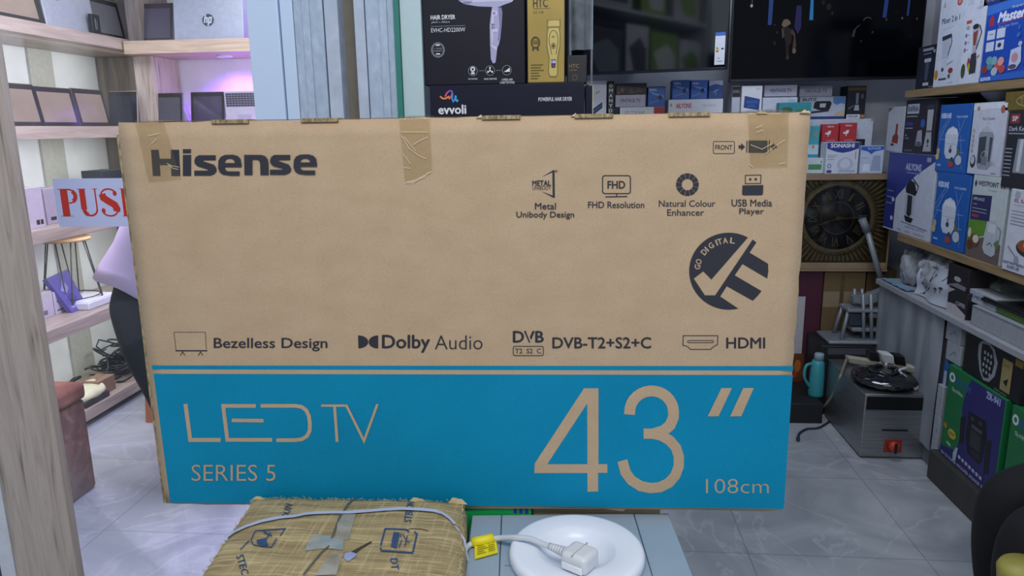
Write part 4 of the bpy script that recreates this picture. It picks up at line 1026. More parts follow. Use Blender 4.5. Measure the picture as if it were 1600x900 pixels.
# ---------------------------------------------------------------- middle stand with hair dryer cartons
WT = M('#d8dae4', .5, var=.02); GR = M('#9a9ca8', .5, var=.02); NVY = M('#12142a', .5, var=.03, spec=.25)
e = empty('display_stand', Vector((-.16, 1.95, 0)), label='narrow black display stand behind the television carton carrying the hair dryer cartons', cat='stand')
zs = 1.40; mb = MB(); mb.box((-.37, 1.745, zs - .03), (.10, 2.08, zs), BLACK, .003); mb.build('top', e)
for x in (-.355, .06):
    for y in (1.78, 2.04):
        mb = MB(); mb.box((x, y - .015, 0), (x + .025, y + .015, zs - .031), BLACK); mb.build('leg', e)
def evvoli_art(d):
    # looping ribbon emblem: coral, violet and blue strokes
    for i in range(10):
        t0, t1 = radians(200 - i * 26), radians(200 - (i + 1) * 26 - 3); c_ = ('#e0623c', '#d8527a', '#b04aa8', '#8a4cc0', '#7250c8', '#8a4cc0', '#a848b8', '#c84a90', '#e0604e', '#e87a40')[i]
        d.l([(.125 + .020 * cos(t) + .012 * sin(t), .73 + .115 * sin(t)) for t in (t0, (t0 + t1) / 2, t1)], .045, M(c_, .5, var=0), False)
    d.l([(.068, .70), (.085, .64), (.105, .64), (.128, .70)], .045, M('#e88a4a', .5, var=0))
    d.l([(.150, .76), (.146, .64), (.153, .56), (.165, .60), (.170, .72)], .05, M('#3a8ae0', .5, var=0)); d.l([(.172, .70), (.170, .60), (.178, .56), (.186, .60)], .04, M('#3ab0d8', .5, var=0))
    d.t('evvoli', .055, .22, .235, .46, M('#e2e4ee', .5, var=0), .03)
    d.t('POWERFUL HAIR DRYER', .705, .52, .92, .62, M('#d4d6e2', .5, var=0), .02, 2, .008)
class SubD(D):
    """a sub-rectangle of another face"""
    def __init__(s, d, u0, v0, u1, v1):
        f = d.mp; s.mb = d.mb; s.k = d.k; s.step = d.step; s.asp = d.asp * (v1 - v0) / (u1 - u0); s.mp = lambda u, v, h: f(u0 + (u1 - u0) * u, v0 + (v1 - v0) * v, h)
zt_ev = P(793, 132, 'Y', 1.75).z
vis = (zt_ev - P(793, 190, 'Y', 1.75).z) / (zt_ev - zs)
carton('hair_dryer_carton', 'wide black carton with rainbow ribbon emblem lying under the tall hair dryer carton', 'box', (672, 131, 914, 245), 'Y', 1.75, .25, NVY, lambda d: evvoli_art(SubD(d, 0, 1 - vis, 1, 1)), zb=zs + .0005)
mb = MB(); a = P(917, 160, 'Y', 1.78); mb.box((a.x - .004, 1.765, zs + .001), (a.x + .012, 1.98, zt_ev - .005), NVY, .002); mb.box((a.x + .0122, 1.768, zs + .001), (a.x + .0145, 1.975, zt_ev - .006), M('#b8b4a8', .7), .0005)
mb.build('carton_sleeve', label='thin black carton edge with pale board layer beside the wide hair dryer carton', cat='box')
def dryer_art(d):
    # d covers the visible lower part: y 0..130 of the photo
    LV = M('#a9a6cc', .4, var=.05); LV2 = M('#c9c6e2', .4, var=.03); LV3 = M('#7c78a6', .4, var=.03)
    d.p([(.36, 1.0), (.90, 1.0), (.88, .965), (.80, .935), (.76, .915), (.72, .90), (.70, .90), (.68, .915), (.55, .925), (.42, .955)], LV)
    d.p([(.36, 1.0), (.90, 1.0), (.89, .98), (.5, .975), (.40, .985)], LV2); d.p([(.42, .955), (.47, .96), (.50, .985), (.40, .99)], LV3)
    d.p([(.685, .905), (.775, .905), (.785, .85), (.775, .70), (.76, .55), (.745, .47), (.73, .44), (.71, .26), (.685, .25), (.665, .30), (.66, .48), (.66, .70), (.675, .84)], LV)
    d.p([(.745, .905), (.775, .905), (.785, .85), (.77, .68), (.75, .52), (.735, .52), (.755, .70)], LV3); d.p([(.69, .88), (.705, .88), (.69, .6), (.685, .48), (.675, .48), (.672, .68)], LV2)
    d.e(.715, .84, .022, .028, LV2); d.e(.705, .84, .012, .016, LV3)
    d.r(.675, .70, .71, .715, LV3).r(.675, .66, .71, .675, LV3).r(.68, .655, .695, .72, LV3).e(.70, .64, .014, .022, LV2).e(.725, .64, .014, .022, LV2)
    d.p([(.66, .48), (.73, .44), (.722, .40), (.665, .46)], LV2)
    Wd = M('#e0e2ec', .5, var=0)
    d.t('HAIR DRYER', .085, .785, .325, .835, Wd, .025); d.t('\uFEAE\uFECC\uFEB7 \uFED2\uFED4\uFEA0\uFEE3', .085, .735, .27, .775, M('#b8bac8', .5, var=0), 0)
    d.l([(.085, .705), (.42, .705)], .004, GR); d.t('EVHC-HD2200W', .085, .635, .42, .685, Wd, -.004)
    for r_ in (.087, .074): d.ring(.145, .425, r_ * .74, r_, .006, GR, 30)
    d.t('2 YEAR', .105, .435, .185, .452, GR, .01).t('WARRANTY', .10, .405, .19, .422, GR, .01).r(.125, .475, .165, .49, Wd).r(.125, .37, .165, .385, Wd)
    for c in (.485, .655, .82): d.ring(c, .165, .044, .058, .005, GR, 24)
    d.l([(.545, .165), (.60, .165)], .004, GR).l([(.71, .165), (.765, .165)], .004, GR)
    d.e(.485, .185, .024, .030, Wd).e(.485, .185, .011, .014, NVY).r(.468, .125, .502, .150, Wd)
    for k_ in range(3):
        t = radians(90 + 120 * k_); d.l([(.655, .165), (.655 + .020 * cos(t), .165 + .027 * sin(t))], .012, Wd); d.e(.655 + .024 * cos(t), .165 + .032 * sin(t), .009, .012, Wd)
    d.p([(.79, .145), (.85, .145), (.85, .195)], Wd)
    d.t('DC MOTOR', .44, .06, .53, .078, Wd, .01).t('IONIC FEATURE', .595, .055, .72, .075, Wd, .01).t('3 SPEED AND\n2 HEAT SETTINGS', .75, .005, .895, .065, Wd, .01)
zt_hd = 2.0; z_b = zt_ev + .0015
vis2 = (P(740, 0, 'Y', 1.76).z - z_b) / (zt_hd - z_b)
carton('hair_dryer_carton', 'tall black carton with a lilac hair dryer picture standing on the ribbon emblem carton', 'box', (659, -60, 821, 130), 'Y', 1.76, .11, M('#141524', .5, var=.03, spec=.25), lambda d: dryer_art(SubD(d, 0, 0, 1, vis2)), zb=z_b, zt=zt_hd)
def clipper_art(d):
    K = M('#3a3216', .5, var=0); G2 = M('#c8b468', .35, var=.05); G3 = M('#7e6e34', .4, var=.05)
    d.t('HTC', .16, .92, .55, 1.02, K, .03).l([(.16, .905), (.62, .905)], .006, K).t('AT-178', .16, .845, .43, .875, K, .01)
    d.p([(.52, .77), (.90, .77), (.90, .665), (.875, .665), (.865, .70), (.56, .70), (.545, .655), (.525, .655)], G3).p([(.57, .76), (.86, .76), (.87, .69), (.555, .69)], G2)
    d.p([(.56, .69), (.86, .69), (.90, .60), (.89, .45), (.83, .30), (.83, .13), (.80, .07), (.60, .07), (.55, .13), (.57, .30), (.51, .45), (.51, .60)], G3)
    d.p([(.58, .67), (.84, .67), (.87, .59), (.86, .45), (.80, .31), (.80, .13), (.78, .09), (.62, .09), (.58, .13), (.60, .31), (.545, .45), (.545, .60)], G2)
    d.ring(.705, .53, .12, .11, .008, K, 30, -.4, pi + .4).l([(.59, .49), (.66, .35)], .008, K).l([(.82, .49), (.77, .35)], .008, K)
    d.e(.70, .455, .062, .036, K).ring(.70, .455, .042, .024, .006, G2, 20).t('HTC', .66, .55, .74, .575, K, .02)
    d.p([(.63, .29), (.77, .29), (.75, .19), (.65, .19)], M('#26305a', .3, var=0)).t('188', .645, .245, .755, .28, M('#cfd6ff', .5, var=0), .03).e(.70, .215, .03, .012, M('#b02828', .5, var=0))
    d.ring(.215, .50, .115, .068, .010, K, 28).ring(.215, .50, .095, .056, .005, K, 28).t('MOTOR', .14, .512, .29, .53, K, .01).t('10000', .135, .482, .295, .508, K, .02)
    d.p([(.14, .44), (.19, .44), (.16, .395), (.14, .41), (.115, .405)], K).p([(.24, .44), (.29, .44), (.315, .405), (.285, .41), (.265, .395)], K)
    for i, (a, b) in enumerate(((.08, .42), (.08, .36), (.08, .44), (.08, .30), (.08, .34), (.08, .28))): d.r(a, .225 - i * .033, b, .232 - i * .033, K)
z_h = 2.02; zc_ = z_b; vis3 = (P(852, 0, 'Y', 1.76).z - zc_) / (z_h - zc_)
GOLD = ramp_mat('gold_card', [(.3, '#97803c'), (.5, '#a68e46'), (.7, '#b59c54')], .35, nscale=5, metal=.2)
carton('clipper_carton', 'tall gold carton with a hair clipper picture beside the tall black carton', 'box', (823, -60, 883, 130), 'Y', 1.765, .07, GOLD, lambda d: clipper_art(SubD(d, 0, 0, 1, vis3)), zb=z_b, zt=z_h, side=M('#5a4a20', .5))
carton('clipper_carton', 'small black carton with small gold lettering beside the gold carton', 'box', (885, 86, 918, 133), 'Y', 1.775, .07, M('#16161c', .4), lambda d: d.t('HTC', .1, .55, .6, .68, M('#8a7440', .4)).t('CLIPPER', .1, .44, .5, .49, M('#8a7440', .4)).ring(.4, .2, .12, .09, .02, M('#6a5a34', .4)), zb=z_b)
mb = MB(); rows = []
for j in range(9):
    z_ = 1.66 + j * .055; a = .009 * sin(j * 1.7)
    rows.append([Vector((-.026 + i * .0095, 1.86 + .007 * sin(i * 2.1 + j * .6), z_)) for i in range(7)])
mb.ring_strip(rows, FILM, False, True, False); mb.box((-.026, 1.863, z_b + .0005), (-.020, 1.869, 2.1), FILM); mb.box((.026, 1.863, z_b + .0005), (.031, 1.869, 2.1), FILM)
mb.build('plastic_sleeve', label='upright clear crinkled plastic sleeve behind the small black carton', cat='sleeve')

# ---------------------------------------------------------------- televisions on the back wall
SCR = M('#06070c', .07, var=0, spec=1.0)
SCR2 = M('#030408', .12, var=0, spec=.12)
def television(label, xl, yl, xr, yr, zb, h, art=None, stickers=(), glass=SCR):
    l_, r_ = Vector((xl, yl, zb)), Vector((xr, yr, zb)); u = (r_ - l_).normalized(); w = (r_ - l_).length; back = Vector((-u.y, u.x, 0))
    e = empty('television', (l_ + r_) / 2 + back * .03, label=label, cat='television')
    mx = Matrix((u, back, Vector((0, 0, 1)))).transposed().to_4x4(); mx.translation = l_
    mb = MB(); mb.box((0, 0, 0), (w, .022, h), M('#0c0d12', .3, var=0), .004, mx); mb.box((w * .15, .022, .04), (w * .85, .055, h * .7), M('#101116', .5, var=0), .01, mx); mb.build('housing', e)
    mb = MB(); mp = lambda a, b, k: mx @ Vector((a * w, -.0008 - k, b * h)); d = D(mb, mp, h / w); d.r(.008, .03, .992, .988, glass)
    if art: art(d)
    mb.build('screen', e)
    mb = MB(); mb.box((.012, -.003, .001), (w - .012, .002, .010), M('#2c2e38', .25, .6), .001, mx); mb.build('chin_strip', e)
    for st in stickers:
        mb = MB(); d = D(mb, lambda a, b, k: mx @ Vector((a * w, -.0020 - k, b * h)), h / w); st(d); mb.build('sticker', e)
    mb = MB(); c = mx @ Vector((w / 2, .056, h * .4)); mb.box((c.x - .03, c.y, c.z - .09), (c.x + .03, 4.4195, c.z + .09), M('#1c1d22', .5), .003); mb.build('wall_bracket', e)
    return e
def energy(d):
    d.r(.930, .05, .985, .37, WT).r(.930, .335, .985, .37, M('#3a6ac0')).r(.937, .175, .950, .19, M('#c03020')).r(.937, .192, .955, .206, M('#e0b020')).r(.937, .208, .948, .222, M('#40a040')).r(.965, .20, .978, .215, BLACK).r(.945, .08, .975, .09, GR).r(.945, .11, .96, .12, GR)
television('switched-off television reflecting boxes, upper middle, with an energy label', -.11, 3.97, .695, 3.71, P(1020, 113, 'Y', 3.83).z - .002, .46, None, (energy, lambda d: d.r(.115, .045, .168, .20, M('#c2c6cc'))))
def stage(d):
    E_ = lambda h, s: M(h, .5, emit=s * .9, spec=.2, var=0)
    d.p([(.19, .98), (.215, .98), (.21, .53), (.19, .53)], E_('#1c3a78', .8)).p([(.335, .70), (.36, .70), (.365, .50), (.35, .44), (.33, .5)], E_('#221f5a', .6)).p([(.405, .75), (.42, .75), (.425, .565), (.405, .565)], E_('#1e6aa0', .9))
    d.p([(.79, .98), (.81, .98), (.80, .57), (.78, .57)], E_('#1c3470', .8)).p([(.905, .9), (.915, .9), (.912, .58), (.902, .58)], E_('#23407a', .6)).p([(.10, .98), (.11, .98), (.105, .72), (.098, .72)], E_('#3a3a42', .5)).e(.1, .71, .007, .014, E_('#b8b4b0', .6))
    for x in (.455, .5, .545): d.p([(x - .008, .93), (x + .008, .93), (x + .006, .87), (x - .004, .87)], E_('#9aa4d8', .7))
    d.r(.41, .94, .60, .955, E_('#2c2a70', .5))
    d.p([(.262, .53), (.272, .575), (.29, .58), (.305, .56), (.31, .535), (.29, .515), (.275, .50)], E_('#6e6252', .6)).p([(.27, .50), (.29, .515), (.318, .48), (.318, .36), (.305, .33), (.31, .22), (.30, .2), (.288, .36), (.276, .44)], E_('#1c100e', .6))
    d.p([(.318, .49), (.335, .45), (.345, .33), (.336, .27), (.326, .30), (.330, .42), (.31, .46)], E_('#4a3c32', .5)).e(.336, .285, .010, .026, E_('#6a5a4a', .6)).e(.303, .225, .008, .022, E_('#3a2c24', .5)).p([(.263, .49), (.272, .5), (.28, .42), (.27, .40)], E_('#54463a', .5))
    d.ring(.705, .545, .020, .030, .009, E_('#4c4238', .5), 12, .5, pi).p([(.63, .40), (.636, .46), (.655, .50), (.675, .515), (.650, .475), (.642, .40)], E_('#3c342c', .5))
    for u_, v_, w_, c_ in ((.735, .44, .006, '#2c261e'), (.80, .55, .006, '#3c342a'), (.88, .56, .005, '#6a5c48'), (.955, .55, .005, '#4c4030'), (.845, .62, .003, '#2a2620'), (.93, .40, .004, '#1c1814'), (.225, .53, .004, '#2c2a1c'), (.23, .36, .008, '#14130c'), (.68, .36, .006, '#1a1816'), (.24, .46, .006, '#1a1a10'), (.50, .68, .014, '#1a1210'), (.47, .72, .010, '#16100e'), (.52, .62, .008, '#140e0c')): d.e(u_, v_, w_, w_ * 2.2, E_(c_, .5), 9)


television('large television showing a dark stage scene with blue lights, upper right', P(1139, 128, 'Y', 4.0).x, 4.0, P(1437, 122, 'Y', 4.0).x, 4.0, P(1290, 126, 'Y', 4.0).z, .52, stage, (), SCR2)

# ---------------------------------------------------------------- back of the right shop: counter and stacked boxes
e = empty('back_counter', Vector((.3, 4.18, 0)), label='grey back counter hidden behind the television carton, carrying small boxed goods', cat='counter')
mb = MB(); mb.box((-.45, 3.98, 0), (.98, 4.40, 1.465), M('#8a8c92', .6), .003); mb.build('cabinet', e); mb = MB(); mb.box((-.46, 3.95, 1.466), (.99, 4.41, 1.495), M('#9fa2aa', .5), .003); mb.build('top', e)
ZR = 1.4955; BLU = M('#2a58a8', .45, var=.05); BLU2 = M('#23407e', .45, var=.05); SKY = M('#6a9ad8', .5); TEA = M('#2f8a94', .5); REDB = M('#b03038', .5); LAV = M('#b4b2c6', .5)
YB = 4.06
carton('speaker_box', 'white carton with a round black speaker picture at the left end of the back counter', 'box', (905, 126, 948, 178), 'Y', YB, .12, WT, lambda d: d.e(.28, .72, .14, .2, BLACK).e(.28, .72, .07, .1, GR).p([(.3, .25), (.85, .5), (.85, .36), (.35, .12)], BLACK).p([(.34, .22), (.82, .44), (.82, .40), (.36, .16)], BLU).l([(.6, .7), (.75, .75)], .03, GR), zb=ZR)
carton('audio_box', 'upright black carton with white sideways lettering on the back counter', 'box', (949, 127, 960, 178), 'Y', YB, .12, BLACK, lambda d: [d.t(c, .25, .86 - i * .12, .75, .94 - i * .12, WT, .03) for i, c in enumerate('OMANYD')], zb=ZR)
z_v = P(1005, 167, 'Y', YB).z
carton('accessory_box', 'white and red flat carton under the single lilac flat carton', 'box', (968, 167, 1039, 178), 'Y', YB, .14, WT, lambda d: d.r(.76, .02, .995, .98, REDB).t('LED TOP BAR', .1, .45, .55, .75, GR, .02), zb=ZR)
z_v = P(1003, 167, 'Y', YB).z + .001
VT = lambda d: d.t('VINTAGE TV', .16, .38, .84, .68, M('#4c4a66', .5), .02)
carton('tv_mount_box', 'lilac flat carton below the reflecting television', 'box', (961, 148, 1009, 166), 'Y', YB, .13, LAV, VT, zb=z_v, group='lilac flat cartons')
carton('camera_box', 'dark brown carton lying on the lilac carton beneath the reflecting television', 'box', (962, 130, 1011, 147), 'Y', YB + .01, .1, M('#2c2830', .5), lambda d: d.e(.2, .4, .06, .2, M('#7c5048')).p([(.4, .1), (.5, .6), (.6, .1)], M('#5c5048')).p([(.6, .2), (.75, .7), (.85, .2)], M('#48444c')).r(.05, .1, .12, .3, M('#b04838')), zb=P(986, 148, 'Y', YB).z + .001)
BLA = lambda d: d.p([(.1, .75), (.9, .55), (.92, .42), (.3, .6)], SKY).e(.7, .45, .12, .12, BLACK).t('DRILL', .1, .78, .5, .88, WT, .02).l([(.1, .15), (.6, .3)], .03, SKY)
carton('tool_box', 'single blue tool carton standing right of the lilac flat carton', 'box', (1012, 135, 1040, 166), 'Y', YB, .1, BLU, BLA, zb=z_v)
z_a = P(1085, 166, 'Y', YB).z
carton('steam_iron_box', 'long white carton with red lettering and blue lower edge under three blue cartons', 'box', (1044, 155, 1130, 178), 'Y', YB - .03, .2, WT, lambda d: d.t('AILYONS', .14, .62, .42, .82, M('#c03a4a', .5), .04).t('STEAM STATION', .62, .66, .86, .76, GR).e(.05, .75, .02, .08, GR).p([(.3, .02), (.998, .02), (.998, .2), (.7, .3), (.3, .28)], M('#3a86c8')).r(.002, .02, .06, .3, M('#3a86c8')), zb=ZR)
z_a = P(1087, 155, 'Y', YB - .03).z + .001
carton('tool_box', 'blue tool carton leftmost of three on the long white red-lettered carton', 'box', (1050, 125, 1078, 155), 'Y', YB, .1, BLU, BLA, zb=z_a)
carton('tool_box', 'blue tool carton in the middle of three on the long white red-lettered carton', 'box', (1079, 125, 1106, 155), 'Y', YB, .1, BLU, BLA, zb=z_a)
carton('tool_box', 'navy and grey carton at the right on the long white red-lettered carton', 'box', (1107, 125, 1130, 155), 'Y', YB, .1, BLU2, lambda d: d.p([(.02, .98), (.98, .98), (.98, .7), (.5, .8), (.02, .68)], M('#9a9cac')).l([(.3, .35), (.7, .5)], .04, SKY).l([(.5, .2), (.5, .5)], .03, SKY), zb=z_a)
carton('projector_box', 'white carton with a blue projector picture below the stage-scene television', 'box', (1158, 134, 1191, 178), 'Y', YB - .04, .12, WT, lambda d: d.p([(.15, .72), (.9, .62), (.88, .3), (.12, .38)], BLU2).r(.25, .5, .8, .58, BLU).r(.3, .4, .7, .46, BLU).t('MINI', .7, .88, .9, .94, GR), zb=ZR)
carton('projector_box', 'grey white carton with a black label at the left of the projector carton', 'box', (1143, 134, 1157, 178), 'Y', YB - .02, .12, M('#b8bcc8', .5), lambda d: d.r(.02, .68, .98, .98, BLACK).t('SONIC', .1, .8, .9, .88, GR, .02), zb=ZR)
ZU = P(1220, 151, 'Y', YB).z
carton('appliance_box', 'plain white carton with faint blue word under the left lilac flat carton', 'box', (1191, 152, 1246, 178), 'Y', YB - .02, .18, M('#c4cada', .5), lambda d: d.t('LAPTOP', .05, .38, .3, .5, M('#6a7ab0')).r(.75, .55, .95, .9, M('#a8bcd8')), zb=ZR)
carton('tv_mount_box', 'left one of the two lilac flat cartons under the stage-scene television', 'box', (1194, 133, 1246, 151), 'Y', YB, .15, LAV, VT, zb=ZU + .001, group='lilac flat cartons')
carton('router_box', 'teal flat carton with dark blotches just above the television carton corner', 'box', (1217, 160, 1268, 180), 'Y', YB - .09, .06, TEA, lambda d: d.e(.25, .6, .18, .14, M('#3c5c4c')).e(.7, .5, .2, .14, M('#4a7a58')).r(.1, .1, .9, .2, M('#1f6a78')), zb=ZR)

# clock carton and the stack on it
e_c = Vector((1.25, 4.1, .72))
ZC0 = P(1330, 424, 'Y', 3.95).z; ZC1 = P(1330, 272, 'Y', 3.95).z; xc0 = 1.02; xc1 = P(1393, 350, 'Y', 3.95).x
CB_ = ramp_mat('clock_carton', [(.3, '#806c52'), (.7, '#968068')], .7, nscale=5); ck = empty('wall_clock_carton', Vector(((xc0 + xc1) / 2, 4.1, ZC0)), label='brown window carton holding a dark round clock with roman numerals', cat='carton')
mb = MB()
mb.box((xc0, 3.95, ZC0), (xc1, 4.28, ZC0 + .012), CB_); mb.box((xc0, 3.95, ZC1 - .03), (xc1, 4.28, ZC1), CB_, .002); mb.box((xc0, 4.0, ZC0 + .013), (xc0 + .006, 4.28, ZC1 - .031), CB_); mb.box((xc1 - .008, 3.952, ZC0 + .013), (xc1, 4.28, ZC1 - .031), CB_, .002); mb.box((xc0 + .007, 3.989, ZC0 + .013), (xc1 - .009, 4.28, ZC1 - .031), M('#7a6850', .8)); mb.box((xc0, 3.95, ZC0 + .0125), (xc1 - .009, 3.96, ZC0 + .045), CB_, .002)
mb.build('open_carton', ck)
cc = P(1309, 341, 'Y', 3.975); cy_ = 3.986; mb = MB(); mx90 = Matrix.Rotation(pi / 2, 3, 'X'); BRZ = M('#9c8c6e', .5, 0, var=.2, scale=60)
mb.lathe((cc.x, cy_, cc.z), [(.166, .002), (.172, .018), (.180, .020), (.186, .008), (.193, .008), (.195, .002)], BRZ, 64, mx90)
for i in range(64):
    t = 2 * pi * i / 64; r0 = .200
    lim = [.29] + ([(xc1 - .016 - cc.x) / cos(t)] if cos(t) > .05 else []) + ([(xc0 + .012 - cc.x) / cos(t)] if cos(t) < -.05 else []) + ([(ZC1 - .038 - cc.z) / sin(t)] if sin(t) > .05 else []) + ([(ZC0 + .05 - cc.z) / sin(t)] if sin(t) < -.05 else [])
    r1 = min(lim)
    if r1 - r0 > .012: mb.tube([(cc.x + r_ * cos(t), cy_ - z_, cc.z + r_ * sin(t)) for r_, z_ in ((r0, .006), (r0 + (r1 - r0) * .5, .013), (r0 + (r1 - r0) * .9, .012), (r1, .006))], [.0035, .006, .0075, .004], BRZ, 6)
for i in range(72):
    t = 2 * pi * i / 72; mb.lathe((cc.x + .1895 * cos(t), cy_ - .012, cc.z + .1895 * sin(t)), [(.001, -.005), (.006, 0), (.001, .005)], BRZ, 6)
mb.build('clock_rim', ck)
mb = MB(); mb.lathe((cc.x, cy_, cc.z), [(.001, .006), (.166, .006), (.166, .001)], M('#30303c', .35), 48, mx90)
dd = D(mb, lambda a, b, k: Vector((cc.x + a, cy_ - .0065 - k, cc.z + b)), 1); NUM = M('#787264', .5)
dd.ring(0, 0, .083, .083, .003, NUM, 40)
for i, s_ in enumerate(('XII', 'I', 'II', 'III', 'IIII', 'V', 'VI', 'VII', 'VIII', 'IX', 'X', 'XI')):
    t = pi / 2 - i * pi / 6; vs, fs = text_geo(s_, .02, 2); wd = (.04, .012, .024, .03, .038, .03, .036, .042, .044, .038, .03, .036)[i]; h_ = dd.lift()
    mb.faces([dd.mp((.126 + (b - .5) * .046) * cos(t) + (a - .5) * wd * sin(t), (.126 + (b - .5) * .046) * sin(t) - (a - .5) * wd * cos(t), h_) for a, b in vs], fs, NUM)
mb.build('clock_dial', ck)
mb = MB(); dd = D(mb, lambda a, b, k: Vector((cc.x + a, cy_ - .014 - k, cc.z + b)), 1); HB = M('#8a7a58', .35, .5)
dd.l([(-.02, -.004), (.125, .004)], .006, HB).l([(.02, .006), (-.095, -.035)], .006, HB).p([(-.03, -.01), (-.075, -.018), (-.07, -.034), (-.055, -.03)], HB).l([(.03, -.035), (-.07, .08)], .0025, NUM).e(0, 0, .01, .01, HB); mb.build('clock_hands', ck)
mb = MB(); mb.box((xc0 + .01, 3.952, ZC0 + .05), (xc1 - .01, 3.953, ZC1 - .032), clear_mat('window_film', '#e6e6e2', .06, .8)); mb.build('window_film', ck)
# under it
carton('plain_carton', 'tall plain brown carton supporting the clock carton', 'carton', (1281, 425, 1345, 625), 'Y', 3.98, .30, M('#6a5638', .7, var=.1, scale=6), lambda d: d.r(.0, .72, 1, .84, M('#8a7a62', .6)).r(.4, 0, .5, .98, M('#5a482e')), zb=.001, zt=ZC0 - .002)
carton('plain_carton', 'second plain brown carton under the right of the clock carton', 'carton', (1346, 425, 1392, 625), 'Y', 4.0, .27, M('#54452e', .7, var=.1, scale=6), lambda d: d.r(.0, .72, 1, .84, M('#7a6c56', .6)), zb=.001, zt=ZC0 - .002)
carton('tall_carton', 'tall maroon carton with white strip beside the plain brown carton', 'carton', (1236, 425, 1280, 620), 'Y', 3.98, .25, M('#4a1c30', .5, var=.06), lambda d: d.r(.0, .35, .42, .80, M('#b8b4b8')).p([(.0, .12), (.5, .12), (.5, .35), (.0, .35)], M('#6a3a1c')).e(.3, .25, .12, .05, M('#b06a28')).e(.2, .18, .1, .03, M('#a83a28')), zb=.001, zt=ZC0 - .002)
ZT = ZC1 + .001
def art_son(d): d.p([(.01, .985), (.99, .985), (.99, .80), (.72, .70), (.5, .66), (.3, .70), (.02, .80)], M('#2c3c8c')).t('SONASHI', .13, .83, .84, .95, WT, .05).e(.60, .30, .24, .22, M('#b4bcd0')).e(.60, .32, .16, .15, M('#ccd2e0')).r(.42, .05, .92, .12, M('#a8b0c8')).r(.05, .52, .3, .55, GR).r(.05, .58, .35, .60, GR).r(.05, .45, .28, .47, GR).ring(.12, .25, .05, .06, .02, M('#2c3c8c'), 16).r(.05, .03, .2, .12, M('#4c4c74')).l([(.9, .45), (.9, .7)], .02, M('#a86a78'))
carton('blender_box', 'white carton with dark blue lettered header in front of the red cartons', 'box', (1290, 222, 1342, 270), 'Y', 3.96, .10, M('#cdd2e0', .5), art_son, zb=ZT)
carton('juicer_box', 'white carton with bright blue header and pale appliance picture beside the dark blue headed carton', 'box', (1344, 228, 1381, 270), 'Y', 3.96, .10, M('#bcc8e0', .5), lambda d: d.p([(.0, .985), (.99, .985), (.98, .86), (.6, .80), (.45, .70), (.3, .80), (.0, .86)], M('#2c5ab8')).t('BLENDER', .3, .87, .85, .95, M('#c8d8f4')).p([(.45, .1), (.55, .65), (.85, .65), (.9, .1)], M('#98a8c8')).p([(.1, .08), (.15, .35), (.4, .35), (.45, .08)], M('#d8e0f0')).r(.05, .55, .3, .58, GR), zb=ZT)
carton('big_white_carton', 'large plain white carton with a black square standing behind the red cartons', 'box', (1255, 186, 1362, 270), 'Y', 4.12, .15, M('#c2c8d8', .5), lambda d: d.r(.76, .35, .90, .62, M('#14141e')).r(.80, .25, .90, .36, BLU2).r(.965, .96, .99, .99, M('#5a5a66')), zb=ZT)
z_w = P(1310, 186, 'Y', 4.12).z + .001
RAT = lambda d: d.t('MEGA', .3, .82, .7, .9, WT, .02).r(.2, .42, .5, .52, WT).p([(.3, .5), (.4, .62), (.55, .62), (.5, .48)], WT).r(.35, .3, .4, .42, WT).r(.3, .06, .8, .1, M('#d88a88'))
zr0 = P(1310, 222, 'Y', 3.99).z
mb = MB(); a0 = P(1283, 240, 'Y', 4.075).x; a1 = P(1345, 240, 'Y', 4.075).x; mb.box((a0, 4.065, ZT), (a1, 4.115, zr0 - .001), M('#3a3c4c', .5), .002); mb.build('dark_carton', label='dark carton mostly hidden behind the dark blue headed carton, below the red cartons', cat='box')
carton('drill_box', 'left red carton with white power tool picture above the dark blue headed carton', 'box', (1284, 194, 1311, 222), 'Y', 4.07, .04, REDB, RAT, zb=zr0, group='red cartons'); carton('drill_box', 'right red carton with white power tool picture, nearer the black square', 'box', (1312, 192, 1339, 222), 'Y', 4.07, .04, REDB, RAT, zb=zr0, group='red cartons')
carton('tea_box', 'teal upright carton touching the television carton at its right upper edge', 'box', (1258, 197, 1280, 247), 'Y', 4.06, .05, M('#4aa0b0', .5), lambda d: d.r(.0, .0, .98, .42, M('#b8ccd8')).e(.7, .75, .12, .05, M('#c08a3a')).e(.6, .35, .1, .05, M('#c08a3a')).r(.0, .02, .98, .12, M('#3a90a8')), zb=P(1269, 247, 'Y', 4.06).z)
mb = MB(); a = P(1258, 250, 'Y', 4.0); b = P(1287, 250, 'Y', 4.0); zt = P(1270, 247, 'Y', 4.0).z
carton('soap_box', 'white carton with a green band at the left end of the clock carton top', 'box', (1250, 247, 1287, 270), 'Y', 4.0, .11, M('#c2ccd4', .5), lambda d: d.r(.35, .25, .92, .6, M('#4a8a5a')).e(.9, .75, .03, .08, M('#4a8a5a')), zb=ZT, zt=zt)
carton('iron_box', 'white carton with a black dry iron picture standing on the large white carton', 'box', (1249, 151, 1321, 186), 'Y', 4.13, .13, M('#bcc6d8', .5), lambda d: d.r(.0, .0, 1, .12, M('#2c3a78')).p([(.32, .74), (.36, .80), (.66, .80), (.7, .7), (.66, .42), (.58, .34), (.40, .42), (.3, .5)], M('#14161c')).p([(.44, .7), (.58, .7), (.56, .52), (.44, .52)], M('#bcc6d8')).p([(.08, .32), (.3, .36), (.62, .42), (.66, .34), (.2, .24)], M('#2a2e3c')).p([(.72, .98), (.99, .98), (.99, .65), (.9, .7), (.82, .62), (.73, .72)], M('#5a8ac8')).t('BLITZ', .06, .82, .36, .94, M('#30384c'), .03).p([(.74, .15), (.98, .15), (.98, .4), (.85, .32)], M('#c8b898')), zb=z_w)
z_i = P(1285, 151, 'Y', 4.13).z + .001
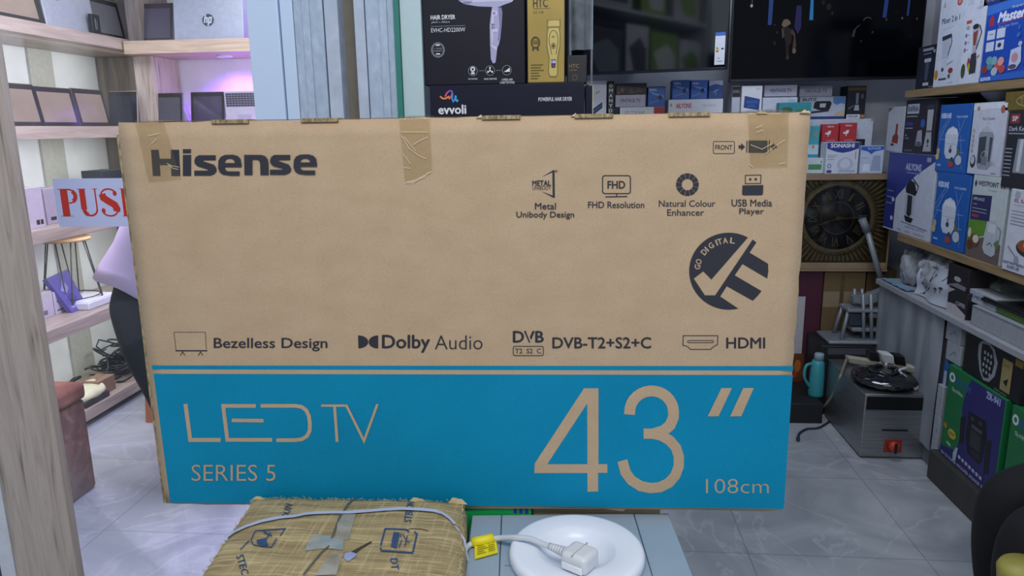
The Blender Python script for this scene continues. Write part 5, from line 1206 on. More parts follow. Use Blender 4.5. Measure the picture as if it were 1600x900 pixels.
carton('tv_mount_box', 'right one of the two lilac flat cartons, resting on the dry iron carton', 'box', (1249, 134, 1301, 151), 'Y', 4.14, .12, LAV, VT, zb=z_i, group='lilac flat cartons')
carton('mixer_box', 'dark upright carton with a pale blender picture beside the dry iron carton', 'box', (1323, 134, 1353, 186), 'Y', 4.13, .12, M('#1c1e2a', .5), lambda d: d.r(.0, .86, 1, 1, M('#5a4a38')).p([(.45, .78), (.62, .78), (.6, .45), (.48, .45)], M('#8088a0')).p([(.40, .25), (.68, .25), (.64, .42), (.44, .42)], M('#a8b0c0')).l([(.1, .3), (.35, .4)], .04, M('#6a7084')).e(.8, .68, .08, .08, M('#5a6074')).r(.02, .0, .75, .13, WT).r(.78, .02, .98, .12, M('#b07a4a')).t('MIXER', .1, .03, .65, .1, BLU2, .02), zb=z_w)

# ---------------------------------------------------------------- right wall shelves and boxes
XS = 1.53
e = empty('goods_shelving', Vector((1.72, 3.0, 0)), label='brown wooden two-tier shelving on the right wall holding appliance boxes', cat='shelving')
SHB = ramp_mat('brown_shelf', [(.3, '#7a6448'), (.6, '#927a58'), (.8, '#a08862')], .6, vec_scale=(10, 1, 10), nscale=4)
zU0, zU1 = 1.588, 1.622; zL0, zL1 = .925, .958
for z0, z1, y1 in ((zU0, zU1, 3.72), (zL0, zL1, 3.65)):
    mb = MB(); mb.box((XS - .01, 2.3, z0), (1.915, y1, z1), SHB, .002); mb.build('shelf', e)
    for y in (2.4, 2.9, 3.4):
        mb = MB(); mb.prism([(1.915, y, z0 - .001), (1.60, y, z0 - .001), (1.915, y, z0 - .18)], (0, .015, 0), M('#3a3a40', .5)); mb.build('bracket', e)
DS = .27
def food(d, cu, cv, s_=1):
    random.seed(int(cu * 997)); cols = ('#b8402c', '#c8902c', '#5c7a2c', '#a83828', '#d0a848', '#48602c')
    for i in range(6): d.e(cu + (i - 2.5) * .055 * s_, cv + .025 * s_ * ((i * 7) % 3 - 1), .038 * s_, .030 * s_, M(cols[i], .5, var=0), 10)
def art_2in1(d):
    d.t('Mixer 2 in 1', .12, .70, .80, .765, M('#2c3050', .5), .02, 2).l([(.2, .63), (.6, .65)], .006, GR).e(.75, .90, .10, .045, M('#a04a3c')).e(.75, .90, .06, .025, M('#c88a7a')).p([(.12, .88), (.18, .95), (.22, .88)], GR)
    d.p([(.22, .545), (.55, .56), (.52, .32), (.26, .315)], M('#aeb6c8')).p([(.2, .56), (.56, .575), (.55, .53), (.22, .51)], M('#30343e')).l([(.56, .56), (.60, .48), (.50, .34)], .016, M('#2c303a')).p([(.3, .31), (.46, .315), (.5, .2), (.54, .1), (.22, .085), (.26, .2)], M('#c0c6d4')).e(.34, .19, .05, .022, M('#2c3a5a')).r(.22, .075, .52, .095, M('#3c4450')).e(.1, .14, .07, .055, M('#b87a2a')).e(.66, .17, .09, .03, M('#8a3038')).e(.62, .11, .05, .025, M('#4a5a3a')).l([(.5, .24), (.7, .27)], .012, GR).t('SILVER', .6, .03, .8, .045, GR)
carton('blender_box', 'white carton with glass jug picture and 2 in 1 lettering on the upper right shelf', 'box', (1463, 4, 1503, 149), 'X', XS, DS, M('#c6ccdd', .5), art_2in1, zb=zU1 + .0005, zt=1.99)
def art_bok(d):
    d.t('Boneena', .1, .92, .85, .98, M('#2c3250', .5), .03).t('BLENDER', .1, .855, .7, .89, GR, .01).t('MODEL', .1, .80, .35, .82, GR).t('172', .1, .755, .35, .785, GR).t('3/4\nHORSE', .55, .69, .85, .77, GR).r(.1, .58, .35, .61, M('#b05038')).e(.2, .54, .09, .02, GR)
    for i in range(3): d.e(.15, .47 - i * .07, .05, .02, M('#6a708a')); d.r(.22, .467 - i * .07, .33, .474 - i * .07, GR)
    d.p([(.46, .53), (.78, .545), (.72, .30), (.55, .29)], M('#a8aabc')).p([(.5, .48), (.72, .5), (.68, .36), (.56, .36)], M('#8a4438')).e(.6, .535, .15, .025, M('#2c2c34')).l([(.78, .54), (.9, .47), (.72, .32)], .014, M('#3a3e48')).p([(.52, .28), (.74, .29), (.8, .2), (.8, .1), (.5, .09), (.48, .2)], M('#34363e')).e(.18, .13, .10, .07, M('#3c4c2c')).e(.42, .2, .06, .05, M('#a03a30')).e(.46, .16, .05, .04, M('#c8a030')).l([(.8, .24), (.9, .26)], .015, M('#c89030'))
carton('blender_box', 'white carton with a dark based blender picture beside the blue appliance carton', 'box', (1504, -12, 1536, 146), 'X', XS - .005, DS, M('#cbd0e0', .5), art_bok, zb=zU1 + .0005, zt=2.02)
def art_tr(d): d.r(.25, .88, .8, .94, M('#8a92a4')).r(.3, .80, .7, .83, M('#6a7084')).p([(.40, .72), (.70, .74), (.62, .2), (.46, .19)], M('#3a4054')).r(.38, .62, .72, .70, M('#b0b6c4')).r(.4, .08, .7, .15, M('#b0b6c4')).l([(.56, .7), (.55, .15)], .01, M('#8a90a4')).t('TRIMMER', .7, .03, .95, .06, GR).e(.85, .85, .06, .04, M('#8a90a0'))
carton('shaver_box', 'narrow black carton with a shaver picture at the far end of the upper right shelf', 'box', (1432, 72, 1462, 150), 'X', XS + .02, .2, M('#1e222e', .5), art_tr, zb=zU1 + .0005)
def art_master(d):
    LB = M('#3a68b8', .5)
    d.p([(.0, .985), (.99, .985), (.99, .93), (.0, .86)], M('#3a72cc')).t('Master', .20, .74, .60, .86, M('#dfe4f4', .5), .05, 2, .06).t('Super', .40, .87, .58, .91, WT).p([(.06, .72), (.06, .80), (.10, .86), (.14, .80), (.14, .72)], M('#a83444')).l([(.2, .715), (.6, .735)], .01, M('#b04458')).t('Your dear choice', .22, .665, .52, .70, M('#9ab0dc'))
    for u_ in (.05, .21):
        for v_ in (.54, .39): d.r(u_, v_, u_ + .13, v_ + .12, M('#c6cee2'))
    d.e(.27, .45, .03, .03, M('#20304c')).r(.08, .60, .15, .615, GR)
    d.p([(.74, .90), (.97, .98), (.97, .5), (.70, .45), (.68, .55), (.74, .68), (.70, .75)], M('#c4b4c0')).e(.90, .66, .10, .07, M('#a83a4c')).e(.85, .58, .07, .05, M('#7c2c44')).e(.92, .78, .08, .05, M('#d8a8a8')).p([(.70, .44), (.97, .5), (.97, .12), (.68, .14)], M('#1c2034')).r(.80, .28, .95, .31, WT).e(.9, .22, .05, .04, M('#3c4668')).r(.76, .9, .95, .96, M('#24283c'))
    for i, (a, b, c) in enumerate(((.08, .16, '#8a3a34'), (.16, .20, '#4a8aa0'), (.22, .26, '#7aa8b8'), (.28, .18, '#c05a5a'), (.33, .24, '#d89a94'), (.14, .27, '#6aa0a0'), (.36, .14, '#b84a50'), (.24, .12, '#a8b8c4'))): d.e(a, b, .052, .055, M(c, .5, var=0), 12)
    d.p([(.47, .36), (.62, .39), (.64, .20), (.58, .12), (.46, .11)], M('#b8c4e0')).e(.54, .26, .05, .06, M('#c08a94')).e(.52, .15, .06, .03, M('#5a4468')).e(.56, .62, .02, .03, LB).e(.56, .53, .03, .03, LB).e(.6, .42, .03, .03, M('#a8b4d0')).p([(.0, .0), (.99, .0), (.99, .10), (.0, .06)], M('#2f62c0')).t('BLENDER', .03, .015, .2, .055, WT, .03).t('SB-86', .78, .05, .95, .10, WT, .04)
carton('blender_box', 'large bright blue carton with white script lettering on the upper right shelf', 'box', (1536, 6, 1640, 143), 'X', XS - .01, DS, M('#1f4ab0', .45, var=.05), art_master, zb=zU1 + .0005, zt=1.90)
carton('blender_box', 'dark blue carton lying on the large bright blue carton at the top edge', 'box', (1540, -60, 1640, 12), 'X', XS - .005, .24, M('#2a3a7c', .5), lambda d: d.e(.4, .12, .16, .14, M('#1c1c24')).e(.4, .12, .10, .09, M('#5a5048')).t('FAMILY', .04, .06, .2, .16, GR), zb=1.901, zt=2.1)

# lower shelf, far to near
def art_kettle(d):
    BL_ = M('#2c3a8c', .5); BL2_ = M('#23307a', .5)
    d.p([(.0, .30), (.0, 1.0), (.99, 1.0), (.99, .94), (.62, .74), (.30, .48), (.22, .40), (.22, .02), (.0, .02)], BL_); d.r(.0, .02, .24, .60, BL2_)
    d.t('AILYONS', .40, .80, .72, .88, M('#b8bedc', .5), .04).r(.42, .76, .7, .775, M('#7a86c0'))
    d.p([(.44, .58), (.52, .68), (.62, .66), (.68, .54), (.66, .50), (.46, .52)], M('#1c1e26')).p([(.46, .52), (.65, .50), (.66, .28), (.60, .20), (.52, .20), (.46, .28)], M('#b0b6c4')).p([(.50, .50), (.60, .49), (.61, .27), (.57, .23), (.51, .25)], M('#2a2c34')).l([(.68, .54), (.70, .62), (.58, .70)], .02, M('#1c1e26')).p([(.46, .24), (.66, .22), (.62, .16), (.50, .17)], M('#1c1e26')).l([(.40, .15), (.95, .125)], .012, M('#7a80a0')).t('ELECTRIC KETTLE', .5, .09, .9, .115, M('#7a80a0')).t('1.8L   360   1500W', .32, .03, .9, .06, M('#8a90ac')).r(.82, .92, .9, .97, GR)
    for v_ in (.5, .42, .34): d.r(.03, v_, .18, v_ + .01, M('#8a94cc'))
    d.e(.19, .40, .03, .03, M('#c0c4dc')).e(.19, .16, .03, .03, M('#c0c4dc'))
carton('kettle_box', 'blue and white carton with a black kettle picture on the lower right shelf', 'box', (1384, 236, 1459, 368), 'X', XS + .005, DS, M('#c2c7d8', .5), art_kettle, zb=zL1 + .0005, zt=P(1420, 240, 'X', XS).z)
z_k = P(1420, 240, 'X', XS).z + .001
carton('hand_mixer_box', 'worn white carton with a red hand tool picture left of the black blender carton', 'box', (1386, 167, 1412, 236), 'X', XS + .03, .2, M('#bcc2cc', .5), lambda d: d.p([(.35, .2), (.72, .18), (.74, .34), (.66, .4), (.66, .62), (.54, .62), (.52, .4), (.38, .34)], M('#8a3430')).r(.3, .13, .5, .18, M('#3a3438')).p([(.0, .985), (.3, .985), (.0, .88)], M('#6a6658')), zb=z_k)
def art_raf(d): d.r(.06, .74, .46, .92, M('#b0b6c6')).t('RAFINA', .09, .78, .43, .88, M('#4a5068'), .05).r(.06, .68, .42, .70, GR).r(.06, .52, .3, .58, M('#343c8c')).r(.06, .46, .3, .48, GR).r(.06, .32, .12, .35, M('#7a8aa0')).r(.06, .26, .2, .30, M('#2c6aa8')).p([(.74, .84), (.93, .86), (.92, .42), (.96, .06), (.70, .05), (.76, .42)], M('#a6a8b0')).r(.72, .80, .95, .88, M('#34363e')).r(.77, .4, .92, .43, M('#4a4c54')).e(.84, .24, .035, .04, M('#3a3c44')).e(.84, .16, .02, .02, M('#3a3c44')).e(.63, .56, .07, .08, M('#2c58b0')).p([(.48, .42), (.62, .44), (.66, .16), (.44, .15)], M('#9a9cac')).e(.55, .18, .09, .05, M('#5a5c68')).t('BLENDER', .1, .04, .35, .07, GR)
carton('hand_blender_box', 'black carton with a silver hand blender picture above the kettle carton', 'box', (1413, 155, 1461, 236), 'X', XS + .01, DS - .05, M('#201e2a', .5), art_raf, zb=z_k)
def art_reb(d):
    LN = M('#8aa8e0', .5)
    d.t('REBUNE', .06, .80, .38, .87, M('#c4d2f0'), .05).t('FOOD CHOPPER', .56, .80, .90, .83, M('#c4d2f0'), .01)
    for a, b in (((.30, .8), (.02, .55)), ((.38, .8), (.05, .50)), ((.25, .72), (.0, .30)), ((.62, .78), (.70, .62)), ((.82, .78), (.66, .52)), ((.75, .55), (.88, .06)), ((.06, .48), (.3, .48)), ((.6, .48), (.9, .48)), ((.7, .30), (.9, .30))): d.l([a, b], .008, LN)
    d.p([(.34, .64), (.48, .68), (.62, .64), (.68, .56), (.68, .28), (.60, .20), (.36, .20), (.28, .28), (.26, .56)], M('#c8cedd')).p([(.32, .62), (.48, .655), (.63, .62), (.64, .56), (.3, .56)], M('#dadfea')).l([(.29, .42), (.67, .42)], .006, GR).e(.47, .32, .05, .035, M('#3c4460')).e(.47, .38, .02, .02, M('#5a6280'))
    d.p([(.66, .40), (.78, .30), (.84, .2), (.72, .24)], M('#5c7040')).e(.76, .19, .10, .07, M('#bcc4d2')).e(.55, .17, .06, .06, M('#38484c')).e(.53, .12, .09, .045, M('#a04440')).e(.08, .30, .05, .05, M('#b8a878')).e(.06, .22, .06, .05, M('#c0b088')).r(.08, .08, .22, .11, LN)
REB = M('#1d5cae', .45, var=.05)
z_r = P(1486, 270, 'X', XS).z
carton('food_chopper_box', 'lower of the two identical blue chopper cartons stacked right of the kettle carton', 'box', (1459, 270, 1512, 390), 'X', XS, DS, REB, art_reb, zb=zL1 + .0005, zt=z_r, group='stacked blue chopper cartons')
carton('food_chopper_box', 'upper of the two identical blue chopper cartons, under the upper right shelf', 'box', (1465, 163, 1514, 270), 'X', XS, DS, REB, art_reb, zb=z_r + .001, group='stacked blue chopper cartons')
def art_west(d):
    d.p([(.0, .0), (.99, .0), (.99, .24), (.6, .30), (.0, .20)], M('#6a5a58', .5)).p([(.0, .20), (.5, .30), (.55, .50), (.0, .46)], M('#5c8a2c')).p([(.02, .46), (.60, .48), (.60, .78), (.02, .76)], M('#2a2c5c')).t('WESTPOINT', .16, .88, .74, .935, M('#34384c'), .03).p([(.05, .90), (.09, .95), (.13, .90), (.09, .85)], M('#34384c')).p([(.80, .88), (.84, .88), (.86, .96), (.82, .96)], M('#a03440')).p([(.88, .88), (.92, .88), (.94, .96), (.90, .96)], M('#a03440')).t('Your partner', .45, .825, .74, .85, GR).t('APPLIANCE', .07, .70, .40, .735, WT).r(.07, .65, .2, .66, GR).r(.07, .60, .5, .61, GR).r(.07, .56, .5, .57, GR).t('GRINDER', .07, .50, .28, .53, M('#c8506a'), .03)
    d.p([(.55, .42), (.62, .50), (.78, .50), (.85, .40), (.87, .12), (.78, .08), (.58, .10), (.50, .16)], M('#b4bac2')).p([(.60, .46), (.80, .46), (.82, .36), (.6, .36)], M('#ccd0d8')).l([(.86, .44), (.95, .40), (.92, .18)], .02, M('#8a9098')).l([(.62, .2), (.7, .24), (.78, .2)], .014, M('#5a6068')).e(.25, .22, .14, .08, M('#6a4430')).e(.28, .24, .09, .05, M('#d0c8bc')).e(.12, .16, .09, .06, M('#5a3828')).e(.08, .30, .05, .06, M('#d4ccc0')).p([(.80, .24), (.92, .30), (.94, .16)], M('#5c7a40'))
carton('grinder_box', 'pale carton with navy panel, green band and white appliance picture on the lower right shelf', 'box', (1514, 275, 1570, 404), 'X', XS - .005, DS, M('#bcc6c8', .5), art_west, zb=zL1 + .0005)
z_ws = P(1542, 275, 'X', XS - .005).z + .001
def art_rice(d): d.p([(.0, .985), (.99, .985), (.99, .92), (.0, .90)], M('#d8dce6')).t('Rice Cooker', .32, .76, .68, .80, M('#5a6078'), .01).t('1.8 L', .45, .70, .58, .72, GR).e(.88, .90, .06, .055, M('#a86050')).e(.16, .92, .05, .03, M('#b08878')).p([(.26, .56), (.30, .60), (.66, .60), (.72, .54), (.70, .14), (.62, .08), (.34, .08), (.28, .14)], M('#9298a4')).p([(.28, .52), (.50, .54), (.50, .16), (.30, .16)], M('#3c4450')).p([(.60, .53), (.69, .52), (.67, .2), (.62, .18)], M('#454c58')).p([(.32, .62), (.48, .68), (.64, .62)], M('#b8bcc8')).ring(.50, .27, .1, .06, .012, M('#aab0bc'), 16).r(.42, .14, .58, .26, M('#70767f')).e(.16, .18, .085, .09, M('#2c303a')).e(.15, .20, .06, .06, M('#b8bcc8')).t('5.0 L', .66, .14, .84, .2, GR).r(.75, .03, .88, .05, GR); [d.e(.09, .62 - i * .07, .035, .028, M('#b8a8a4')) for i in range(5)]
carton('rice_cooker_box', 'white carton with grey rice cooker picture standing on the green banded carton', 'box', (1516, 160, 1569, 275), 'X', XS - .005, DS, M('#c3c7d6', .5), art_rice, zb=z_ws)
def art_san(d): d.p([(.10, .92), (.13, .98), (.25, .97), (.24, .90), (.16, .88)], M('#a8acb8')).t('EL SANA', .12, .845, .6, .885, M('#a04050'), .03).t('HOME APPLIANCE', .1, .80, .6, .82, GR); [d.r(.08, .73 - i * .04, .55 - .08 * (i % 2), .745 - i * .04, GR) for i in range(5)]; d.e(.60, .32, .30, .10, M('#3a3434')).e(.60, .35, .27, .08, M('#8a5c34')); food(d, .6, .36, 1.1); d.l([(.1, .3), (.35, .18)], .02, M('#8a9090')).e(.35, .16, .06, .05, M('#9aa0a8')).t('HOT POT WITH\nGLASS LID', .04, .04, .55, .12, M('#4c4470'), .02).e(.8, .5, .08, .05, M('#3a3c7c'))
carton('cooker_box', 'white carton with a food filled pot picture at the right edge on the lower shelf', 'box', (1573, 272, 1640, 432), 'X', XS - .015, DS, M('#cdd0de', .5), art_san, zb=zL1 + .0005, zt=1.245)
def art_dkk(d): d.p([(.05, .84), (.28, .84), (.28, .96), (.05, .96)], M('#8a3438')).t('SP', .1, .87, .23, .93, WT, .03).t('Dark Kettle', .05, .74, .55, .80, M('#b0b4c4'), .02).r(.05, .70, .45, .715, GR).p([(.30, .66), (.75, .66), (.82, .20), (.26, .20)], M('#8a909c')).p([(.36, .64), (.44, .64), (.42, .22), (.34, .22)], M('#c4c8d2')).p([(.6, .64), (.66, .64), (.7, .22), (.62, .22)], M('#4a505c')).r(.30, .64, .76, .70, M('#2c3038')).e(.62, .75, .07, .06, M('#4a3c8c')); [d.r(.03, .15 + i * .05, .2, .165 + i * .05, GR) for i in range(8)]
carton('kettle_box', 'dark carton with a steel kettle picture at the right edge beside the rice cooker carton', 'box', (1571, 176, 1640, 268), 'X', XS - .01, DS, M('#25252e', .5), art_dkk, zb=1.246, zt=P(1590, 173, 'X', XS - .01).z)
carton('gold_carton', 'gold carton with a pale frame squeezed under the upper shelf above the dark kettle carton', 'box', (1570, 142, 1640, 172), 'X', XS - .005, .2, M('#6e5c28', .5, var=.1), lambda d: d.ring(.62, .5, .34, .3, .05, M('#a89a68'), 20).t('TEA SET', .36, .35, .9, .65, M('#a89a68')), zb=P(1590, 173, 'X', XS - .01).z + .001, zt=1.578)
mb = MB(); pb = P(1556, 146, 'X', 1.62); zb_ = P(1542, 160, 'X', XS).z
mb.lathe((1.64, pb.y, zb_ + .002), [(.001, 0), (.035, 0), (.04, .004), (.065, .030), (.075, .05), (.071, .05), (.06, .032), (.035, .008), (.001, .008)], M('#a4a4ac', .35), 32)
mb.build('bowl', label='grey white bowl standing on the rice cooker carton under the upper shelf', cat='bowl')

# ---------------------------------------------------------------- low counter along the right wall
XC = 1.50
e = empty('low_counter', Vector((1.7, 3.0, 0)), label='grey plastic covered low counter below the right shelf', cat='counter')
PLG = ramp_mat('grey_sheet', [(.3, '#767d86'), (.5, '#8f969e'), (.7, '#a6abb2')], .45, vec_scale=(1, 3.5, .5), nscale=2.5, detail=2, distort=.5)
mb = MB(); mb.box((XC - .01, 2.3, .686), (1.915, 3.78, .712), M('#9a9da4', .45), .003); mb.build('top', e)
mb = MB(); rows = []
for j in range(13):
    z_ = .685 - j * .0495
    rows.append([Vector((XC + .012 + .010 * noise.noise(Vector((i * .35, j * .12, 4))) - .003 * sin(i * .8 + j * .1), 3.10 + i * .034, max(.004, z_))) for i in range(21)])
mb.ring_strip(rows, PLG, False, True, False); mb.build('hanging_sheet', e, recalc=False)
mb = MB(); mb.box((XC + .035, 3.09, .002), (1.915, 3.77, .685), M('#6e737b', .6), .002); mb.build('cabinet', e)
# goods on the counter
ZCt = .7125
CLB = clear_mat('white_bag_film', '#d8dce4', .25, 1.0, ('#c2c7cf', .8)); CLB2 = clear_mat('translucent_bag', '#c8ccce', .2, 1.0, ('#a2a8a8', .7))
def bag(name, label, c, sx, sy, sz, mat, seed, art=None, **k):
    mb = MB(); rings = []; n_ = 40
    for j in range(15):
        f = j / 14; a = -pi / 2 + pi * f; ring = []
        for i in range(n_):
            t = 2 * pi * i / n_; d_ = Vector((cos(a) * cos(t), cos(a) * sin(t), sin(a)))
            r_ = 1 + .22 * noise.noise(d_ * 2.3 + Vector((seed, 0, 0))) + .16 * noise.noise(d_ * 5.2 + Vector((0, seed, 0))) + .07 * noise.noise(d_ * 11 + Vector((0, seed, 0)))
            q_ = Vector((math.copysign(abs(d_.x) ** .7, d_.x) * sx * r_, math.copysign(abs(d_.y) ** .7, d_.y) * sy * r_, 0)); z_ = max(0, sz * (1 + math.copysign(abs(d_.z) ** .8, d_.z) * r_))
            ring.append(Vector(c) + q_ + Vector((0, 0, z_)))
        rings.append(ring)
    mb.ring_strip(rings, mat); 
    if art: art(mb)
    return mb.build(name, label=label, cat=k.get('cat', 'bag'), origin=Vector(c))
cb = P(1470, 440, 'X', 1.60)
bag('shopping_bag', 'crumpled white plastic shopping bag with black print on the low counter', (1.615, P(1468, 440, 'X', 1.58).y, ZCt), .085, .17, .095, CLB, 3.1)
# printed panel of the bag: black flower-like marks on its near side
mb = MB(); l_ = P(1428, 440, 'X', 1.515); r_ = P(1478, 440, 'X', 1.515); z0 = ZCt + .004; z1 = P(1450, 412, 'X', 1.515).z
mpb = lambda a, b, k: Vector((1.520 + .012 * sin(a * 7) + .006 * sin(b * 9) + .02 * b - k, l_.y + (r_.y - l_.y) * a, z0 + (z1 - z0) * b))
rows = [[mpb(i / 12, j / 10, 0) for i in range(13)] for j in range(11)]; mb.ring_strip(rows, M('#b4bac6', .4, var=.08, bump=.4, scale=12), False, True, False)
db = D(mb, mpb, 1.2)
random.seed(11)
for i in range(16):
    a, b = .08 + .84 * random.random(), .08 + .84 * random.random(); db.e(a, b, .022 + .02 * random.random(), .035, M('#2c3040', .5), 8); db.l([(a, b), (a + random.uniform(-.12, .12), min(.97, max(.03, b - .13)))], .012, M('#5a6074', .5))
db.p([(.15, .90), (.62, .96), (.62, .91), (.15, .85)], M('#6a7084'))
mb.build('paper_bag', label='flat white bag front printed with small dark flowers on the low counter', cat='bag', recalc=False)
bag('shopping_bag', 'dark mouthed crumpled white bag behind the flower printed bag, by the clock carton', (1.60, P(1430, 405, 'X', 1.60).y, ZCt + .0), .05, .07, .085, CLB, 7.7)
bag('packing_bag', 'translucent crumpled bag lying on the low counter under the pot picture carton', (1.70, P(1560, 430, 'X', 1.70).y, ZCt), .13, .20, .085, CLB2, 5.2)
def kk(name, label, q, pv, depth, mat, art, zb=None, **k): return carton(name, label, 'box', q, 'X', pv, depth, mat, art, zb=zb if zb is not None else ZCt, **k)
zz1 = P(1494, 487, 'X', 1.515).z
kk('small_box', 'small black and white box with pale lettering, bottom of the stack beside the printed bag', (1479, 460, 1511, 492), 1.515, .08, M('#201e24', .5), lambda d: d.p([(.0, .0), (.98, .0), (.98, .18), (.4, .42), (.0, .38)], M('#b4b0b4')).t('COFFEE', .45, .42, .92, .56, M('#a8a4a8'), .04).p([(.0, .98), (.35, .98), (.0, .75)], M('#a8a8ac')), zt=P(1494, 452, 'X', 1.515).z)
kk('small_box', 'small black box with a white blot, top of the stack beside the printed bag', (1480, 415, 1514, 452), 1.52, .08, M('#1e1b20', .5), lambda d: d.e(.5, .42, .17, .11, M('#a8a4ac')).r(.05, .28, .95, .31, M('#3a3438')).p([(.05, .05), (.5, .25), (.95, .2), (.9, .02)], M('#7c7c84')), zb=P(1494, 452, 'X', 1.515).z + .001)
zc2 = P(1530, 480, 'X', 1.52)
kk('label_carton', 'long white carton along the counter front edge below the translucent bag', (1513, 476, 1640, 580), 1.512, .10, M('#9a9ea4', .5), lambda d: d.r(.58, .1, .6, .9, GR).r(.75, .15, .95, .85, M('#aeb2b6')).r(.0, .86, .98, .98, M('#7a7e86')), zt=ZCt + .075)
kk('label_carton', 'white carton with dark blue logo word lying on the long white carton', (1507, 450, 1556, 500), 1.53, .14, M('#a6acb6', .5), lambda d: d.t('MIDTEA', .3, .35, .78, .62, M('#3a4468'), .03).r(.14, .35, .25, .65, M('#3a5078')), zb=ZCt + .076, zt=ZCt + .125)
mb = MB(); a = P(1545, 465, 'X', 1.56).y; mb.box((1.535, a - .36, ZCt + .076), (1.66, a - .115, ZCt + .10), M('#5c8a34', .5), .003); mb.build('green_box', label='flat green carton beneath the black tray at the right edge of the counter', cat='box')
mb = MB(); mb.box((1.52, a - .40, ZCt + .101), (1.70, a - .02, ZCt + .112), M('#15161a', .4), .003); mb.box((1.525, a - .395, ZCt + .1125), (1.695, a - .025, ZCt + .118), M('#1d1e22', .4), .002); mb.build('black_tray', label='flat black tray resting on the green carton at the right edge', cat='tray')
mb = MB(); a = P(1405, 445, 'X', 1.52).y; rows = [[Vector((1.50 + .012 * j, a + .17 - i * .022, ZCt + .003 + .006 * abs(sin(i * .9 + j)))) for i in range(14)] for j in range(5)]; mb.ring_strip(rows, M('#7c9cb8', .4, var=.2, scale=12), False, True, False); mb.build('blue_wrapper', label='flattened pale blue wrapper at the far end of the low counter', cat='wrapper', recalc=False)

# under the counter
zpl = .128
mb = MB(); mb.box((XC - .02, 2.3, .001), (1.90, 3.04, zpl), M('#3a3936', .6, var=.15, scale=8), .004); mb.build('plinth_beam', label='long dark wooden beam on the floor under the green cartons', cat='beam')
def art_spk(d):
    PU = M('#2c2a6c', .5); GN = M('#1f7a48', .5)
    d.p([(.42, .985), (.985, .985), (.985, .0), (.0, .0), (.0, .10), (.30, .16), (.36, .4), (.32, .65), (.36, .85)], PU)
    d.e(.08, .88, .055, .05, WT).e(.08, .88, .028, .025, GN).t('PYCOM', .14, .83, .42, .905, M('#2c5a94', .5), .05).t('City of Africa', .10, .735, .30, .785, WT, .01, 2)
    d.p([(.44, .66), (.74, .68), (.78, .55), (.76, .30), (.72, .22), (.50, .24), (.44, .4)], M('#17171f')).p([(.32, .54), (.40, .60), (.42, .30), (.34, .26)], M('#1c1c24')).p([(.78, .50), (.86, .54), (.87, .20), (.80, .16)], M('#1c1c24')).r(.52, .33, .70, .50, M('#34343e')).r(.52, .52, .70, .56, M('#4a4a58')).e(.52, .61, .03, .025, M('#3c3c4a')).e(.66, .62, .03, .025, M('#3c3c4a')).r(.56, .26, .72, .31, M('#2c2c36'))
    for i in range(4): d.l([(.52, .36 + i * .035), (.70, .36 + i * .035)], .005, M('#4c4c58'))
    d.e(.06, .34, .035, .03, M('#b0782c')).e(.20, .30, .075, .05, M('#c8b83c')).t('NEW', .15, .28, .25, .32, M('#7a3a2c'), .03).t('ZR-941', .70, .905, .92, .965, M('#a8b4e0'), .05).r(.69, .97, .93, .975, M('#a8b4e0'))
    d.l([(.12, .18), (.2, .17)], .03, M('#8ac09a')).p([(.26, .12), (.30, .2), (.34, .21), (.32, .06), (.27, .05)], M('#a8b8c8'))
    for i in range(7): d.r(.36 + i * .065, .115 - .004 * i, .405 + i * .065, .15 - .004 * i, M('#b0b4cc'))
    d.t('8.0 CH SUPER WOOFER SPEAKER SYSTEM', .04, .02, .96, .055, M('#b8bcd8'), .02)
GNB = M('#18713f', .5, var=.06)
zsp = P(1482, 560, 'X', 1.505).z
carton('speaker_carton', 'green and purple carton with speaker set picture, farthest on the floor beam', 'box', (1474, 562, 1570, 740), 'X', 1.505, .30, GNB, art_spk, zb=zpl + .001, zt=.515, group='green speaker cartons')
carton('speaker_carton', 'green speaker carton cut by the right edge, nearer than the purple fronted one', 'box', (1573, 620, 1680, 780), 'X', 1.505, .30, GNB, art_spk, zb=zpl + .001, zt=.515, group='green speaker cartons')
def art_safe(d):
    d.p([(.30, .92), (.42, .96), (.52, .88), (.60, .62), (.58, .30), (.50, .10), (.40, .06), (.32, .22), (.26, .55), (.25, .80)], M('#8e929c', .35)).p([(.31, .86), (.42, .90), (.50, .82), (.55, .58), (.53, .32), (.47, .16), (.40, .13), (.35, .26), (.31, .55)], M('#14151b'))
    for r_ in range(4):
        for c_ in range(3): d.e(.375 + c_ * .055 + .01 * (r_ % 2), .70 - r_ * .14 - c_ * .01, .018, .045, M('#9498a4'), 10)
    d.r(.68, .10, .84, .80, M('#9a8a58')).t('SAFE', .70, .62, .80, .70, M('#5a4a28')).p([(.72, .3), (.8, .42), (.78, .22)], BLACK).p([(.87, .78), (.99, .78), (.99, .93), (.87, .93)], M('#8a7430')).r(.02, .08, .025, .8, M('#6a6448')).t('SAFE BOX', .6, .02, .8, .06, GR)
carton('safe_carton', 'black carton with an oval keypad safe picture under the low counter', 'box', (1505, 500, 1604, 610), 'X', 1.515, .30, M('#121217', .45), art_safe, zb=.517, zt=.683)
zA = .517; yl_ = P(1478, 520, 'X', 1.53).y; yr_ = P(1503, 520, 'X', 1.53).y
ART_S = lambda d: d.t('MODEL', .1, .7, .5, .85, GR).l([(.3, .3), (.6, .6), (.7, .4)], .05, M('#5a6078')).r(.6, .15, .9, .2, GR)
carton('small_white_box', 'small white carton, lower of two beside the safe carton', 'box', (1479, 524, 1503, 556), 'X', 1.52, .1, M('#9ea4ae', .5), ART_S, zb=.517, zt=.597, group='small white cartons by the safe'); carton('small_white_box', 'small white carton, upper of two beside the safe carton', 'box', (1479, 492, 1503, 524), 'X', 1.52, .1, M('#9ea4ae', .5), ART_S, zb=.598, zt=.678, group='small white cartons by the safe')
